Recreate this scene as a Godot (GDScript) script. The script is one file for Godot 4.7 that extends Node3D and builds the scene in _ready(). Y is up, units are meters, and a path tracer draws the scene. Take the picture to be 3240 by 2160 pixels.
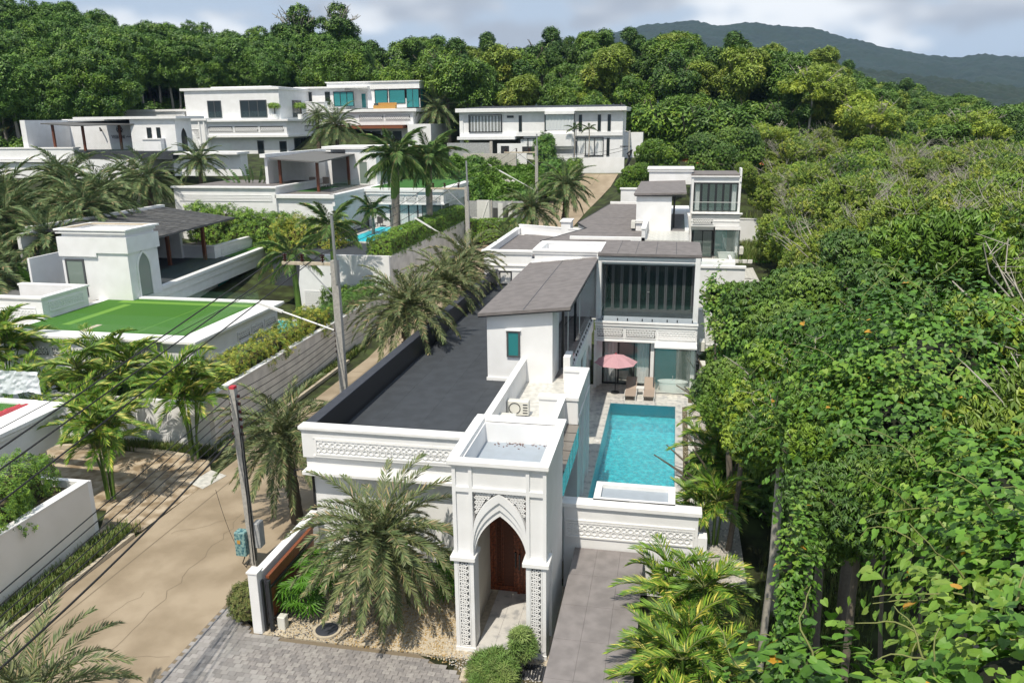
extends Node3D

var rng := RandomNumberGenerator.new()
var taken := {}
var M := {}
var camera_at := Vector3(0, 15, 0)

func _ready():
	rng.seed = 7
	# ---- camera, sky, sun, exposure
	var cam := Camera3D.new()
	cam.name = "camera"
	cam.position = camera_at
	cam.basis = Basis(Vector3.UP, deg_to_rad(11.42)) * Basis(Vector3.RIGHT, deg_to_rad(-15.35)) * Basis(Vector3.BACK, deg_to_rad(-0.62))
	cam.keep_aspect = Camera3D.KEEP_HEIGHT
	cam.fov = 45.9
	cam.near = 0.1
	cam.far = 12000.0
	cam.current = true
	add_child(cam)
	var env := Environment.new()
	env.background_mode = Environment.BG_SKY
	var sky := Sky.new()
	sky.sky_material = cloudy_sky()
	env.sky = sky
	env.tonemap_mode = Environment.TONE_MAPPER_LINEAR
	env.tonemap_exposure = 1.22
	env.sdfgi_enabled = true
	env.ssao_enabled = true
	env.ssil_enabled = true
	env.fog_enabled = true
	env.fog_density = 0.0001
	env.fog_light_color = Color(0.62, 0.76, 0.92)
	var we := WorldEnvironment.new()
	we.name = "world"
	we.environment = env
	add_child(we)
	var sun := DirectionalLight3D.new()
	sun.name = "sun"
	sun.light_energy = 1.2
	sun.light_color = Color(1.0, 0.965, 0.9)
	sun.light_angular_distance = 0.53
	sun.shadow_enabled = true
	add_child(sun)
	sun.look_at_from_position(Vector3.ZERO, Vector3(0.09, -0.86, -0.5), Vector3.UP)
	make_materials()
	# ---- the place
	build_land()
	build_main_villa()
	build_main_villa_yard()
	build_upper_right_villa()
	build_left_villas()
	build_far_villas()
	build_walls()
	build_poles()
	build_palms()
	build_plants()
	build_jungle()
	build_forest()

# ------------------------------------------------------------ helpers
func lin(r: float, g: float, b: float) -> Color:
	return Color(r, g, b).linear_to_srgb()

func numbered(called: String) -> String:
	if not taken.has(called):
		taken[called] = 0
		return called
	taken[called] += 1
	return "%s_%03d" % [called, taken[called]]

func tag(o, label := "", category := "", group := "", kind := ""):
	if label: o.set_meta("label", label)
	if category: o.set_meta("category", category)
	if group: o.set_meta("group", group)
	if kind: o.set_meta("kind", kind)
	return o

func thing(called: String, label: String, category: String, at := Vector3.ZERO, group := "") -> Node3D:
	var o := Node3D.new()
	o.name = numbered(called)
	add_child(o)
	o.position = at
	tag(o, label, category, group)
	return o

# a mesh given in world coordinates, put under its thing or part
func put(called: String, st, mat, parent: Node3D, label := "") -> MeshInstance3D:
	var o := MeshInstance3D.new()
	o.name = called
	o.mesh = st.mesh() if st is MB else st
	o.material_override = M[mat] if mat is String else mat
	parent.add_child(o, true)
	if parent.get_parent() == self and not parent is MeshInstance3D: o.position = -parent.position
	if label: o.set_meta("label", label)
	return o

# a mesh in its parent's own axes
func own(called: String, mesh, mat, parent: Node3D, xf := Transform3D()) -> MeshInstance3D:
	var o := MeshInstance3D.new()
	o.name = called
	o.mesh = mesh.mesh() if mesh is MB else mesh
	o.material_override = M[mat] if mat is String else mat
	parent.add_child(o, true)
	o.transform = xf
	return o

func solo(called: String, st, mat, label := "", category := "", group := "", kind := "") -> MeshInstance3D:
	var o := MeshInstance3D.new()
	o.name = numbered(called)
	o.mesh = st.mesh() if st is MB else st
	o.material_override = M[mat] if mat is String else mat
	add_child(o)
	return tag(o, label, category, group, kind)

func copy(o: Node3D, at: Vector3, turn := 0.0, size := 1.0, label := "") -> Node3D:
	var c: Node3D = o.duplicate()
	c.name = numbered(String(o.name).trim_suffix("_" + String(o.name).get_slice("_", String(o.name).get_slice_count("_") - 1)) if String(o.name).right(3).is_valid_int() else String(o.name))
	add_child(c)
	c.position = at
	c.rotation.y = turn
	c.scale = Vector3.ONE * size
	if label: c.set_meta("label", label)
	return c

func bx(x0, y0, z0, x1, y1, z1, bev := 0.0) -> MB:
	var m := MB.new()
	m.box(Vector3(min(x0, x1), min(y0, y1), min(z0, z1)), Vector3(max(x0, x1), max(y0, y1), max(z0, z1)), bev)
	return m

func pbox(called, p, mat, x0, y0, z0, x1, y1, z1, bev := 0.0) -> MeshInstance3D:
	return put(called, bx(x0, y0, z0, x1, y1, z1, bev), mat, p)

class MB:
	var v := PackedVector3Array()
	var n := PackedVector3Array()
	var c := PackedColorArray()
	var col := Color.WHITE
	func tri(a: Vector3, b: Vector3, d: Vector3):
		var nn := (b - a).cross(d - a).normalized()
		v.append(a); v.append(d); v.append(b)
		for i in 3:
			n.append(nn); c.append(col)
	func quad(a: Vector3, b: Vector3, d: Vector3, e: Vector3):
		tri(a, b, d)
		tri(a, d, e)
	func box(lo: Vector3, hi: Vector3, bev := 0.0):
		xbox(Transform3D(Basis(), (lo + hi) / 2), hi - lo, bev)
	func xbox(xf: Transform3D, size: Vector3, bev := 0.0):
		var h := size / 2
		var b: float = min(bev, min(h.x, min(h.y, h.z)) * 0.6)
		for ax in 3:
			for s in [-1.0, 1.0]:
				var u := Vector3.ZERO
				var w := Vector3.ZERO
				var f := Vector3.ZERO
				f[ax] = s
				u[(ax + 1) % 3] = 1
				w[(ax + 2) % 3] = s
				var cu: float = h[(ax + 1) % 3] - b
				var cw: float = h[(ax + 2) % 3] - b
				var o: Vector3 = f * h[ax]
				quad(xf * (o - u * cu - w * cw), xf * (o + u * cu - w * cw), xf * (o + u * cu + w * cw), xf * (o - u * cu + w * cw))
		if b > 0:
			for ax in 3:
				for s in [-1.0, 1.0]:
					for t in [-1.0, 1.0]:
						var i1 := (ax + 1) % 3
						var i2 := (ax + 2) % 3
						var p := Vector3.ZERO
						var q := Vector3.ZERO
						p[i1] = s * h[i1]; p[i2] = t * (h[i2] - b)
						q[i1] = s * (h[i1] - b); q[i2] = t * h[i2]
						var l := Vector3.ZERO
						l[ax] = -(h[ax] - b) * s * t
						quad(xf * (p - l), xf * (p + l), xf * (q + l), xf * (q - l))
			for sx in [-1.0, 1.0]:
				for sy in [-1.0, 1.0]:
					for sz in [-1.0, 1.0]:
						var a := Vector3(sx * h.x, sy * (h.y - b), sz * (h.z - b))
						var d := Vector3(sx * (h.x - b), sy * h.y, sz * (h.z - b))
						var e := Vector3(sx * (h.x - b), sy * (h.y - b), sz * h.z)
						if sx * sy * sz > 0: tri(xf * a, xf * d, xf * e)
						else: tri(xf * a, xf * e, xf * d)
	func bar(p: Vector3, q: Vector3, w: float, h: float, up := Vector3.UP):
		var d := (q - p)
		var z := d.normalized()
		var x := up.cross(z).normalized() if abs(up.dot(z)) < 0.99 else Vector3.RIGHT
		xbox(Transform3D(Basis(x, z.cross(x), z), (p + q) / 2), Vector3(w, h, d.length()))
	func tube(pts: PackedVector3Array, r0: float, r1: float, sides := 6, cap := true, radii := []):
		var k := pts.size()
		var rings := []
		var side := Vector3.RIGHT
		for i in k:
			var d := (pts[min(i + 1, k - 1)] - pts[max(i - 1, 0)]).normalized()
			side = side - d * side.dot(d)
			if side.length() < 0.1: side = d.cross(Vector3.UP if abs(d.y) < 0.9 else Vector3.FORWARD)
			side = side.normalized()
			var up := d.cross(side)
			var r: float = radii[i] if radii.size() else lerp(r0, r1, float(i) / max(1, k - 1))
			var ring := []
			for j in sides:
				var a := TAU * j / sides
				var nn := side * cos(a) + up * sin(a)
				ring.append([pts[i] + nn * r, nn])
			rings.append(ring)
		for i in k - 1:
			for j in sides:
				var a = rings[i][j]
				var b = rings[i][(j + 1) % sides]
				var d = rings[i + 1][(j + 1) % sides]
				var e = rings[i + 1][j]
				for t in [a, d, b, a, e, d]:
					v.append(t[0]); n.append(t[1]); c.append(col)
		if cap:
			for e in [0, k - 1]:
				for j in sides:
					var a: Vector3 = rings[e][j][0]
					var b: Vector3 = rings[e][(j + 1) % sides][0]
					if e == 0: tri(pts[e], b, a)
					else: tri(pts[e], a, b)
	# polygon in the local XY plane, counterclockwise, from z0 to z1
	func extrude(poly: PackedVector2Array, z0: float, z1: float, xf := Transform3D(), front := true, back := true):
		if Geometry2D.is_polygon_clockwise(poly) == false and area(poly) < 0: poly.reverse()
		if area(poly) < 0: poly.reverse()
		var ix := Geometry2D.triangulate_polygon(poly)
		for i in range(0, ix.size(), 3):
			var a := poly[ix[i]]
			var b := poly[ix[i + 1]]
			var d := poly[ix[i + 2]]
			if (b - a).cross(d - a) < 0:
				var t := b
				b = d
				d = t
			if front: tri(xf * Vector3(a.x, a.y, z1), xf * Vector3(b.x, b.y, z1), xf * Vector3(d.x, d.y, z1))
			if back: tri(xf * Vector3(a.x, a.y, z0), xf * Vector3(d.x, d.y, z0), xf * Vector3(b.x, b.y, z0))
		for i in poly.size():
			var p := poly[i]
			var q := poly[(i + 1) % poly.size()]
			quad(xf * Vector3(p.x, p.y, z0), xf * Vector3(q.x, q.y, z0), xf * Vector3(q.x, q.y, z1), xf * Vector3(p.x, p.y, z1))
	func area(p: PackedVector2Array) -> float:
		var s := 0.0
		for i in p.size(): s += p[i].cross(p[(i + 1) % p.size()])
		return s
	func ring(outer: PackedVector2Array, inner: PackedVector2Array, z0: float, z1: float, xf := Transform3D()):
		var k := outer.size()
		for i in k:
			var a := outer[i]
			var b := outer[(i + 1) % k]
			var d := inner[(i + 1) % k]
			var e := inner[i]
			quad(xf * Vector3(a.x, a.y, z1), xf * Vector3(b.x, b.y, z1), xf * Vector3(d.x, d.y, z1), xf * Vector3(e.x, e.y, z1))
			quad(xf * Vector3(a.x, a.y, z0), xf * Vector3(b.x, b.y, z0), xf * Vector3(b.x, b.y, z1), xf * Vector3(a.x, a.y, z1))
			quad(xf * Vector3(e.x, e.y, z1), xf * Vector3(d.x, d.y, z1), xf * Vector3(d.x, d.y, z0), xf * Vector3(e.x, e.y, z0))
	func lathe(at: Vector3, prof: PackedVector2Array, sides := 12, sx := 1.0, sz := 1.0):
		for i in prof.size() - 1:
			for j in sides:
				var a0 := TAU * j / sides
				var a1 := TAU * (j + 1) / sides
				var p := prof[i]
				var q := prof[i + 1]
				var f := func(r: Vector2, a: float) -> Vector3: return at + Vector3(cos(a) * r.x * sx, r.y, -sin(a) * r.x * sz)
				quad(f.call(p, a0), f.call(p, a1), f.call(q, a1), f.call(q, a0))
	func app(arr: Array, xf: Transform3D, color: Color):
		v.append_array(xf * (arr[0] as PackedVector3Array))
		n.append_array(Transform3D(xf.basis.orthonormalized(), Vector3.ZERO) * (arr[1] as PackedVector3Array))
		var k := PackedColorArray()
		k.resize(arr[0].size())
		k.fill(color)
		c.append_array(k)
	func arr() -> Array:
		return [v, n]
	func mesh() -> ArrayMesh:
		var m := ArrayMesh.new()
		var a := []
		a.resize(Mesh.ARRAY_MAX)
		a[Mesh.ARRAY_VERTEX] = v
		a[Mesh.ARRAY_NORMAL] = n
		a[Mesh.ARRAY_COLOR] = c
		m.add_surface_from_arrays(Mesh.PRIMITIVE_TRIANGLES, a)
		return m

# ------------------------------------------------------------ sky
func cloudy_sky() -> PanoramaSkyMaterial:
	var w := 1024
	var h := 512
	var im := Image.create(w, h, false, Image.FORMAT_RGBF)
	var f := FastNoiseLite.new()
	f.seed = 11
	f.noise_type = FastNoiseLite.TYPE_SIMPLEX_SMOOTH
	f.fractal_octaves = 6
	f.fractal_gain = 0.52
	f.frequency = 1.1
	var g := FastNoiseLite.new()
	g.seed = 5
	g.noise_type = FastNoiseLite.TYPE_SIMPLEX_SMOOTH
	g.fractal_octaves = 4
	g.frequency = 1.3
	for y in h / 2:
		var el := PI * (0.5 - (y + 0.5) / h)
		for x in w:
			var az := TAU * (x + 0.5) / w
			var d := Vector3(cos(el) * cos(az), sin(el), cos(el) * sin(az))
			var s := 1.0 / (d.y + 0.22)
			var p := Vector3(d.x * s * 1.5, d.y * 3.0, d.z * s * 1.5)
			var k := f.get_noise_3dv(p) * 0.5 + 0.5
			var dark := g.get_noise_3dv(p * 0.7 + Vector3(9, 3, 1)) * 0.5 + 0.5
			var cloud := smoothstep(0.40, 0.56, k)
			var blue := Color(0.27, 0.36, 0.49).lerp(Color(0.47, 0.55, 0.65), pow(1.0 - d.y, 3.0))
			var lit := Color(0.80, 0.82, 0.84).lerp(Color(0.36, 0.395, 0.455), smoothstep(0.36, 0.62, dark))
			var c := blue.lerp(lit, cloud * 0.9)
			im.set_pixel(x, y, c * 1.08)
	for y in range(h / 2, h):
		for x in w: im.set_pixel(x, y, Color(0.3, 0.33, 0.3))
	var m := PanoramaSkyMaterial.new()
	m.panorama = ImageTexture.create_from_image(im)
	return m

# ------------------------------------------------------------ materials
func noise_tex(sd: int, freq: float, lo: Color, hi: Color, size := 256, oct := 5, kind := FastNoiseLite.TYPE_SIMPLEX_SMOOTH, mid = null) -> NoiseTexture2D:
	var f := FastNoiseLite.new()
	f.seed = sd
	f.noise_type = kind
	f.frequency = freq
	f.fractal_octaves = oct
	var t := NoiseTexture2D.new()
	t.width = size
	t.height = size
	t.seamless = true
	t.noise = f
	var r := Gradient.new()
	if mid == null:
		r.colors = PackedColorArray([lo, hi])
		r.offsets = PackedFloat32Array([0.25, 0.75])
	else:
		r.colors = PackedColorArray([lo, mid, hi])
		r.offsets = PackedFloat32Array([0.2, 0.5, 0.8])
	t.color_ramp = r
	return t

func mat(called: String, color: Color, rough := 0.7, tex: Texture2D = null, scale := 0.3, bump: Texture2D = null, bscale := 0.3, bcm := 0.5) -> StandardMaterial3D:
	var m := StandardMaterial3D.new()
	m.resource_name = called
	m.albedo_color = color
	m.roughness = rough
	if tex or bump:
		m.uv1_triplanar = true
		m.uv1_world_triplanar = true
		m.uv1_scale = Vector3.ONE * scale
	if tex: m.albedo_texture = tex
	if bump:
		m.heightmap_enabled = true
		m.heightmap_texture = bump
		m.heightmap_scale = bcm
	M[called] = m
	return m

func leafy(called: String, rough := 0.5, back := Color(0.25, 0.36, 0.06)) -> StandardMaterial3D:
	var m := StandardMaterial3D.new()
	m.resource_name = called
	m.vertex_color_use_as_albedo = true
	m.roughness = rough
	m.cull_mode = BaseMaterial3D.CULL_DISABLED
	m.backlight_enabled = true
	m.backlight = back
	M[called] = m
	return m

func make_materials():
	var grey := func(a: float) -> Color: return Color(a, a, a)
	var grime := noise_tex(3, 0.012, Color(0.972, 0.971, 0.968), Color(1, 1, 1), 512, 6)
	var fine := noise_tex(4, 0.09, Color(0.35, 0.35, 0.35), Color(0.65, 0.65, 0.65), 256, 4)
	var blot := noise_tex(6, 0.015, Color(0.9, 0.9, 0.9), Color(1, 1, 1), 512, 6)
	var speck := noise_tex(8, 0.25, Color(0.7, 0.7, 0.7), Color(1, 1, 1), 512, 3)
	mat("plaster", lin(0.81, 0.815, 0.825), 0.75, grime, 0.12, fine, 0.1, 0.2)
	mat("trim", lin(0.84, 0.84, 0.84), 0.6, grime, 0.2)
	mat("lattice", lin(0.81, 0.81, 0.81), 0.65)
	mat("pale_wall", lin(0.8, 0.77, 0.725), 0.85, grime, 0.1, fine, 0.1, 0.3)
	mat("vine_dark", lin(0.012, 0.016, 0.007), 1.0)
	mat("grey_wall", lin(0.8, 0.765, 0.725), 0.85, blot, 0.1, fine, 0.1, 0.3)
	mat("cream", lin(0.66, 0.63, 0.55), 0.8, grime, 0.15)
	mat("sand_cap", lin(0.5, 0.42, 0.31), 0.85, blot, 0.2)
	mat("roof_dark", lin(0.046, 0.053, 0.063), 0.8, blot, 0.15, speck, 0.1, 0.2)
	mat("roof_panel", lin(0.25, 0.23, 0.228), 0.85, blot, 0.18, speck, 0.1, 0.2)
	mat("roof_grey", lin(0.2, 0.182, 0.178), 0.85, blot, 0.18, speck, 0.1, 0.2)
	mat("roof_blue", lin(0.36, 0.41, 0.47), 0.6, grime, 0.3)
	mat("black", lin(0.014, 0.015, 0.018), 0.35)
	mat("black_matt", lin(0.02, 0.022, 0.026), 0.6)
	mat("slate", lin(0.05, 0.055, 0.07), 0.6, blot, 0.4)
	mat("dark_frame", lin(0.075, 0.08, 0.085), 0.45)
	mat("recess", lin(0.09, 0.095, 0.1), 0.9)
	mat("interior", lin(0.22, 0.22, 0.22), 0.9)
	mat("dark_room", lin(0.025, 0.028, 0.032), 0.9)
	mat("teal_tile", lin(0.02, 0.17, 0.2), 0.2, blot, 0.8)
	mat("curtain", lin(0.62, 0.64, 0.66), 0.9)
	mat("steel", lin(0.5, 0.5, 0.5), 0.35).metallic = 0.7
	mat("pole_concrete", lin(0.42, 0.405, 0.375), 0.9, blot, 0.8, fine, 0.3, 0.4)
	mat("wire", lin(0.012, 0.012, 0.013), 0.6)
	mat("insulator", lin(0.05, 0.012, 0.012), 0.2)
	mat("meter_box", lin(0.25, 0.4, 0.42), 0.6, noise_tex(31, 0.03, Color(0.35, 0.55, 0.62), Color(1, 1, 0.95), 128, 4, FastNoiseLite.TYPE_SIMPLEX, Color(0.8, 0.85, 0.85)), 1.7)
	mat("road", lin(0.37, 0.3, 0.215), 0.9, noise_tex(9, 0.008, Color(0.87, 0.86, 0.84), Color(1, 1, 1), 1024, 7), 0.05, speck, 0.1, 0.2)
	mat("road_joint", lin(0.2, 0.16, 0.11), 0.9)
	mat("sand_lot", lin(0.48, 0.4, 0.3), 0.95, noise_tex(10, 0.02, Color(0.72, 0.68, 0.62), Color(1, 1, 1), 512, 7), 0.12, speck, 0.1, 1.0)
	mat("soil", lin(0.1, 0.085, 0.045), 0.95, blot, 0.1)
	mat("land", lin(0.05, 0.075, 0.02), 0.95, noise_tex(12, 0.02, Color(0.55, 0.5, 0.4), Color(1, 1, 0.9), 512, 6), 0.06, fine, 0.1, 3.0)
	mat("red_earth", lin(0.42, 0.15, 0.06), 0.95, blot, 0.2)
	mat("forest_hill", lin(0.035, 0.062, 0.022), 0.95, noise_tex(14, 0.05, Color(0.45, 0.5, 0.45), Color(1, 1, 0.9), 512, 5, FastNoiseLite.TYPE_CELLULAR), 0.012)
	mat("turf", lin(0.055, 0.2, 0.006), 0.9, noise_tex(15, 0.12, Color(0.72, 0.74, 0.6), Color(1, 1, 1), 512, 4), 0.25, speck, 0.5, 2.0)
	mat("marble", lin(0.6, 0.585, 0.56), 0.35, noise_tex(16, 0.006, Color(0.8, 0.81, 0.83), Color(1, 1, 1), 512, 6, FastNoiseLite.TYPE_SIMPLEX_SMOOTH, Color(0.97, 0.97, 0.97)), 0.6)
	mat("marble_pale", lin(0.66, 0.645, 0.6), 0.4, noise_tex(17, 0.008, Color(0.88, 0.885, 0.89), Color(1, 1, 1), 512, 6), 0.7)
	mat("paver_a", lin(0.30, 0.28, 0.27), 0.9, blot, 0.9, speck, 1, 0.3)
	mat("paver_b", lin(0.25, 0.235, 0.23), 0.9, blot, 0.9, speck, 1, 0.3)
	mat("paver_c", lin(0.35, 0.33, 0.315), 0.9, blot, 0.9, speck, 1, 0.3)
	mat("sandstone", lin(0.55, 0.48, 0.37), 0.9, blot, 0.8)
	mat("wood", lin(0.3, 0.08, 0.028), 0.5, noise_tex(18, 0.03, Color(0.6, 0.55, 0.5), Color(1, 1, 1), 256, 5), 1.2)
	mat("wood_dark", lin(0.15, 0.045, 0.02), 0.55, blot, 1.2)
	mat("gate_wood", lin(0.24, 0.075, 0.03), 0.6, blot, 1.0)
	mat("white_paint", lin(0.75, 0.75, 0.74), 0.4)
	mat("ac_white", lin(0.66, 0.655, 0.61), 0.5)
	mat("tub", lin(0.72, 0.78, 0.77), 0.15)
	mat("lounger", lin(0.36, 0.29, 0.24), 0.9)
	mat("pink", lin(0.52, 0.3, 0.34), 0.85, grime, 1.0)
	mat("pool_tile", lin(0.05, 0.7, 0.8), 0.4, noise_tex(19, 0.022, Color(0.5, 0.78, 0.83), Color(1, 1, 1), 512, 5, FastNoiseLite.TYPE_CELLULAR), 0.3)
	mat("pool_wall", lin(0.02, 0.36, 0.46), 0.4)
	mat("trunk", lin(0.13, 0.1, 0.07), 0.95, blot, 1.5, fine, 1.0, 2.0)
	mat("royal_trunk", lin(0.3, 0.27, 0.23), 0.9, blot, 1.0)
	mat("crownshaft", lin(0.1, 0.19, 0.03), 0.45, blot, 1.0)
	mat("bark", lin(0.16, 0.135, 0.105), 0.9, blot, 0.8)
	mat("pale_bark", lin(0.42, 0.39, 0.34), 0.9, blot, 0.8)
	mat("vine_stem", lin(0.2, 0.22, 0.07), 0.8)
	mat("tarp", lin(0.6, 0.64, 0.68), 0.5)
	mat("red_cloth", lin(0.5, 0.04, 0.06), 0.8)
	mat("zinc", lin(0.42, 0.43, 0.44), 0.5, blot, 0.5)
	mat("banner", lin(0.7, 0.7, 0.69), 0.7, grime, 0.5)
	mat("dark_cloth", lin(0.06, 0.06, 0.06), 0.8)
	mat("pot", lin(0.1, 0.09, 0.085), 0.6)
	mat("rubble", lin(0.5, 0.47, 0.43), 0.95, blot, 0.6)
	mat("turf_pale", lin(0.13, 0.28, 0.03), 0.9)
	mat("gold", lin(0.5, 0.26, 0.05), 0.6)
	leafy("leaf", 0.5)
	leafy("leaf_gloss", 0.55, Color(0.3, 0.45, 0.06))
	leafy("leaf_dull", 0.65, Color(0.16, 0.2, 0.05))
	var gm := StandardMaterial3D.new()
	gm.vertex_color_use_as_albedo = true
	gm.roughness = 0.8
	M.gravel = gm
	var gl := StandardMaterial3D.new()
	gl.resource_name = "glass"
	gl.transparency = BaseMaterial3D.TRANSPARENCY_ALPHA
	gl.albedo_color = Color(0.8, 0.95, 0.92, 0.06)
	gl.roughness = 0.02
	M.glass = gl
	var rg: StandardMaterial3D = gl.duplicate()
	rg.resource_name = "rail_glass"
	rg.metallic_specular = 0.22
	rg.albedo_color = Color(0.7, 0.95, 0.9, 0.012)
	M.rail_glass = rg
	var tg := StandardMaterial3D.new()
	tg.resource_name = "tinted_glass"
	tg.transparency = BaseMaterial3D.TRANSPARENCY_ALPHA
	tg.albedo_color = Color(0.05, 0.35, 0.36, 0.55)
	tg.roughness = 0.03
	M.tinted_glass = tg
	var fg := StandardMaterial3D.new()
	fg.resource_name = "frosted_glass"
	fg.albedo_color = lin(0.03, 0.2, 0.21)
	fg.roughness = 0.12
	M.teal_glass = fg
	var bg := StandardMaterial3D.new()
	bg.resource_name = "brown_glass"
	bg.albedo_color = lin(0.2, 0.18, 0.16)
	bg.roughness = 0.15
	M.brown_glass = bg
	var dg := StandardMaterial3D.new()
	dg.resource_name = "dark_glass"
	dg.albedo_color = lin(0.02, 0.028, 0.03)
	dg.roughness = 0.06
	M.dark_glass = dg
	var wn := FastNoiseLite.new()
	wn.seed = 21
	wn.frequency = 0.035
	wn.fractal_octaves = 3
	wn.noise_type = FastNoiseLite.TYPE_SIMPLEX_SMOOTH
	var wt := NoiseTexture2D.new()
	wt.width = 512
	wt.height = 512
	wt.seamless = true
	wt.noise = wn
	var wm := StandardMaterial3D.new()
	wm.resource_name = "water"
	wm.transparency = BaseMaterial3D.TRANSPARENCY_ALPHA
	wm.albedo_color = Color(0.5, 0.95, 1.0, 0.1)
	wm.roughness = 0.04
	wm.uv1_triplanar = true
	wm.uv1_world_triplanar = true
	wm.uv1_scale = Vector3.ONE * 0.35
	wm.heightmap_enabled = true
	wm.heightmap_texture = wt
	wm.heightmap_scale = 12.0
	M.water = wm

# ------------------------------------------------------------ land
const HEIGHTS := [
	[-30, 10, 0], [-10, 10, 0], [-30, -10, 0], [-10, -10, 0], [-20, -25, 0], [-10, -35, 0], [-25, -40, 0.1], [0, -45, 0], [-15, -48, 0], [-26, -48, 0.2],
	[-17, -60, 0.9], [-17, -73, 2], [-19, -84, 3], [-28, -60, 0.6], [-28, -70, 3], [-28, -80, 4.6], [-36, -80, 4.6], [-20, -88, 5.2], [-18, -96, 7.3], [-26, -100, 9.7], [-15, -104, 8.6],
	[-10, -101, 7], [-9.5, -107, 8.4], [-45, -55, 2], [-50, -70, 4.5], [-60, -76, 7], [-80, -88, 8.8], [-65, -95, 9.5], [-60, -108, 10.6], [-45, -110, 11], [-50, -122, 14], [-35, -106, 10.3], [-20, -113, 10.2], [-5, -113, 10],
	[5, -74, 2.7], [3, -62, 2.4], [8, -80, 2.7], [3, -52, 0.0], [3, -40, -0.3], [3, -30, -0.3], [2, -24, -0.4], [2, -16, -0.4],
	[6, -8, -1], [10, -30, -1.5], [20, -20, -3], [15, -50, -1.5], [25, -60, -3], [40, -40, -5], [40, -90, -1], [20, -90, 3], [8, -102, 7], [10, 10, -1], [50, 0, -5],
	[-130, -100, 13], [-110, -125, 16.5], [-122, -146, 22.5], [-98, -163, 19], [-80, -130, 14], [-70, -155, 16.5], [-40, -135, 14], [-39, -166, 18], [-18, -170, 17.5], [6, -140, 14], [6, -175, 17.5], [17, -190, 16], [45, -255, 13], [65, -240, 9], [90, -245, 0], [40, -140, 6.5], [80, -150, 1], [100, -100, -3], [120, -200, 0],
	[-200, -200, 24], [-120, -250, 22], [0, -260, 16], [-90, -60, 8], [-120, -40, 6], [-60, -40, 1], [-60, 0, 0], [200, -300, -4], [160, 0, -6], [0, 60, 0], [-150, 60, 0], [-300, -100, 14], [-300, -400, 10], [300, -100, -8], [100, -400, 4], [-100, -400, 12]]
const ROAD := [[20, 0, -19.4, -13.7], [-48, 0, -19.4, -13.7], [-56, 0.45, -19.6, -13.9], [-62, 1.0, -20.2, -13.9], [-72, 1.9, -21.2, -13.0], [-80, 2.6, -21.6, -12.0], [-86, 3.4, -20.5, -11.0], [-92, 4.9, -16.8, -9.8], [-97, 6.1, -13.6, -8.6], [-101, 7.0, -12.2, -7.8], [-106.5, 8.35, -11.8, -7.2]]

func road_at(z: float) -> Array:
	for i in ROAD.size() - 1:
		if z <= ROAD[i][0] and z >= ROAD[i + 1][0]:
			var t: float = (ROAD[i][0] - z) / (ROAD[i][0] - ROAD[i + 1][0])
			return [lerp(float(ROAD[i][1]), float(ROAD[i + 1][1]), t), lerp(float(ROAD[i][2]), float(ROAD[i + 1][2]), t), lerp(float(ROAD[i][3]), float(ROAD[i + 1][3]), t)]
	return []

func height(x: float, z: float) -> float:
	var s := 0.0
	var w := 0.0
	for p in HEIGHTS:
		var d2: float = (x - p[0]) * (x - p[0]) + (z - p[1]) * (z - p[1]) + 4.0
		var k := 1.0 / (d2 * sqrt(d2))
		s += k * p[2]
		w += k
	var h := s / w
	if x > -50 and x < 4:
		var m := clampf((-z - 47.0) / 10.0, 0, 1)
		m = max(m, clampf((-x - 33.0) / 12.0, 0, 1))
		m = max(m, clampf((x - 1.5) / 2.5, 0, 1))
		h = lerp(-0.06, h, m)
	var r := road_at(z)
	if r.size():
		var off: float = max(max(r[1] - x, x - r[2]), 0.0)
		h = lerp(r[0] - 0.1, h, smoothstep(0.6, 4.0, off))
	if x > -5.5 and x < 1.0 and z < -24.5 and z > -43.5: h = -3.0
	return h

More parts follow.
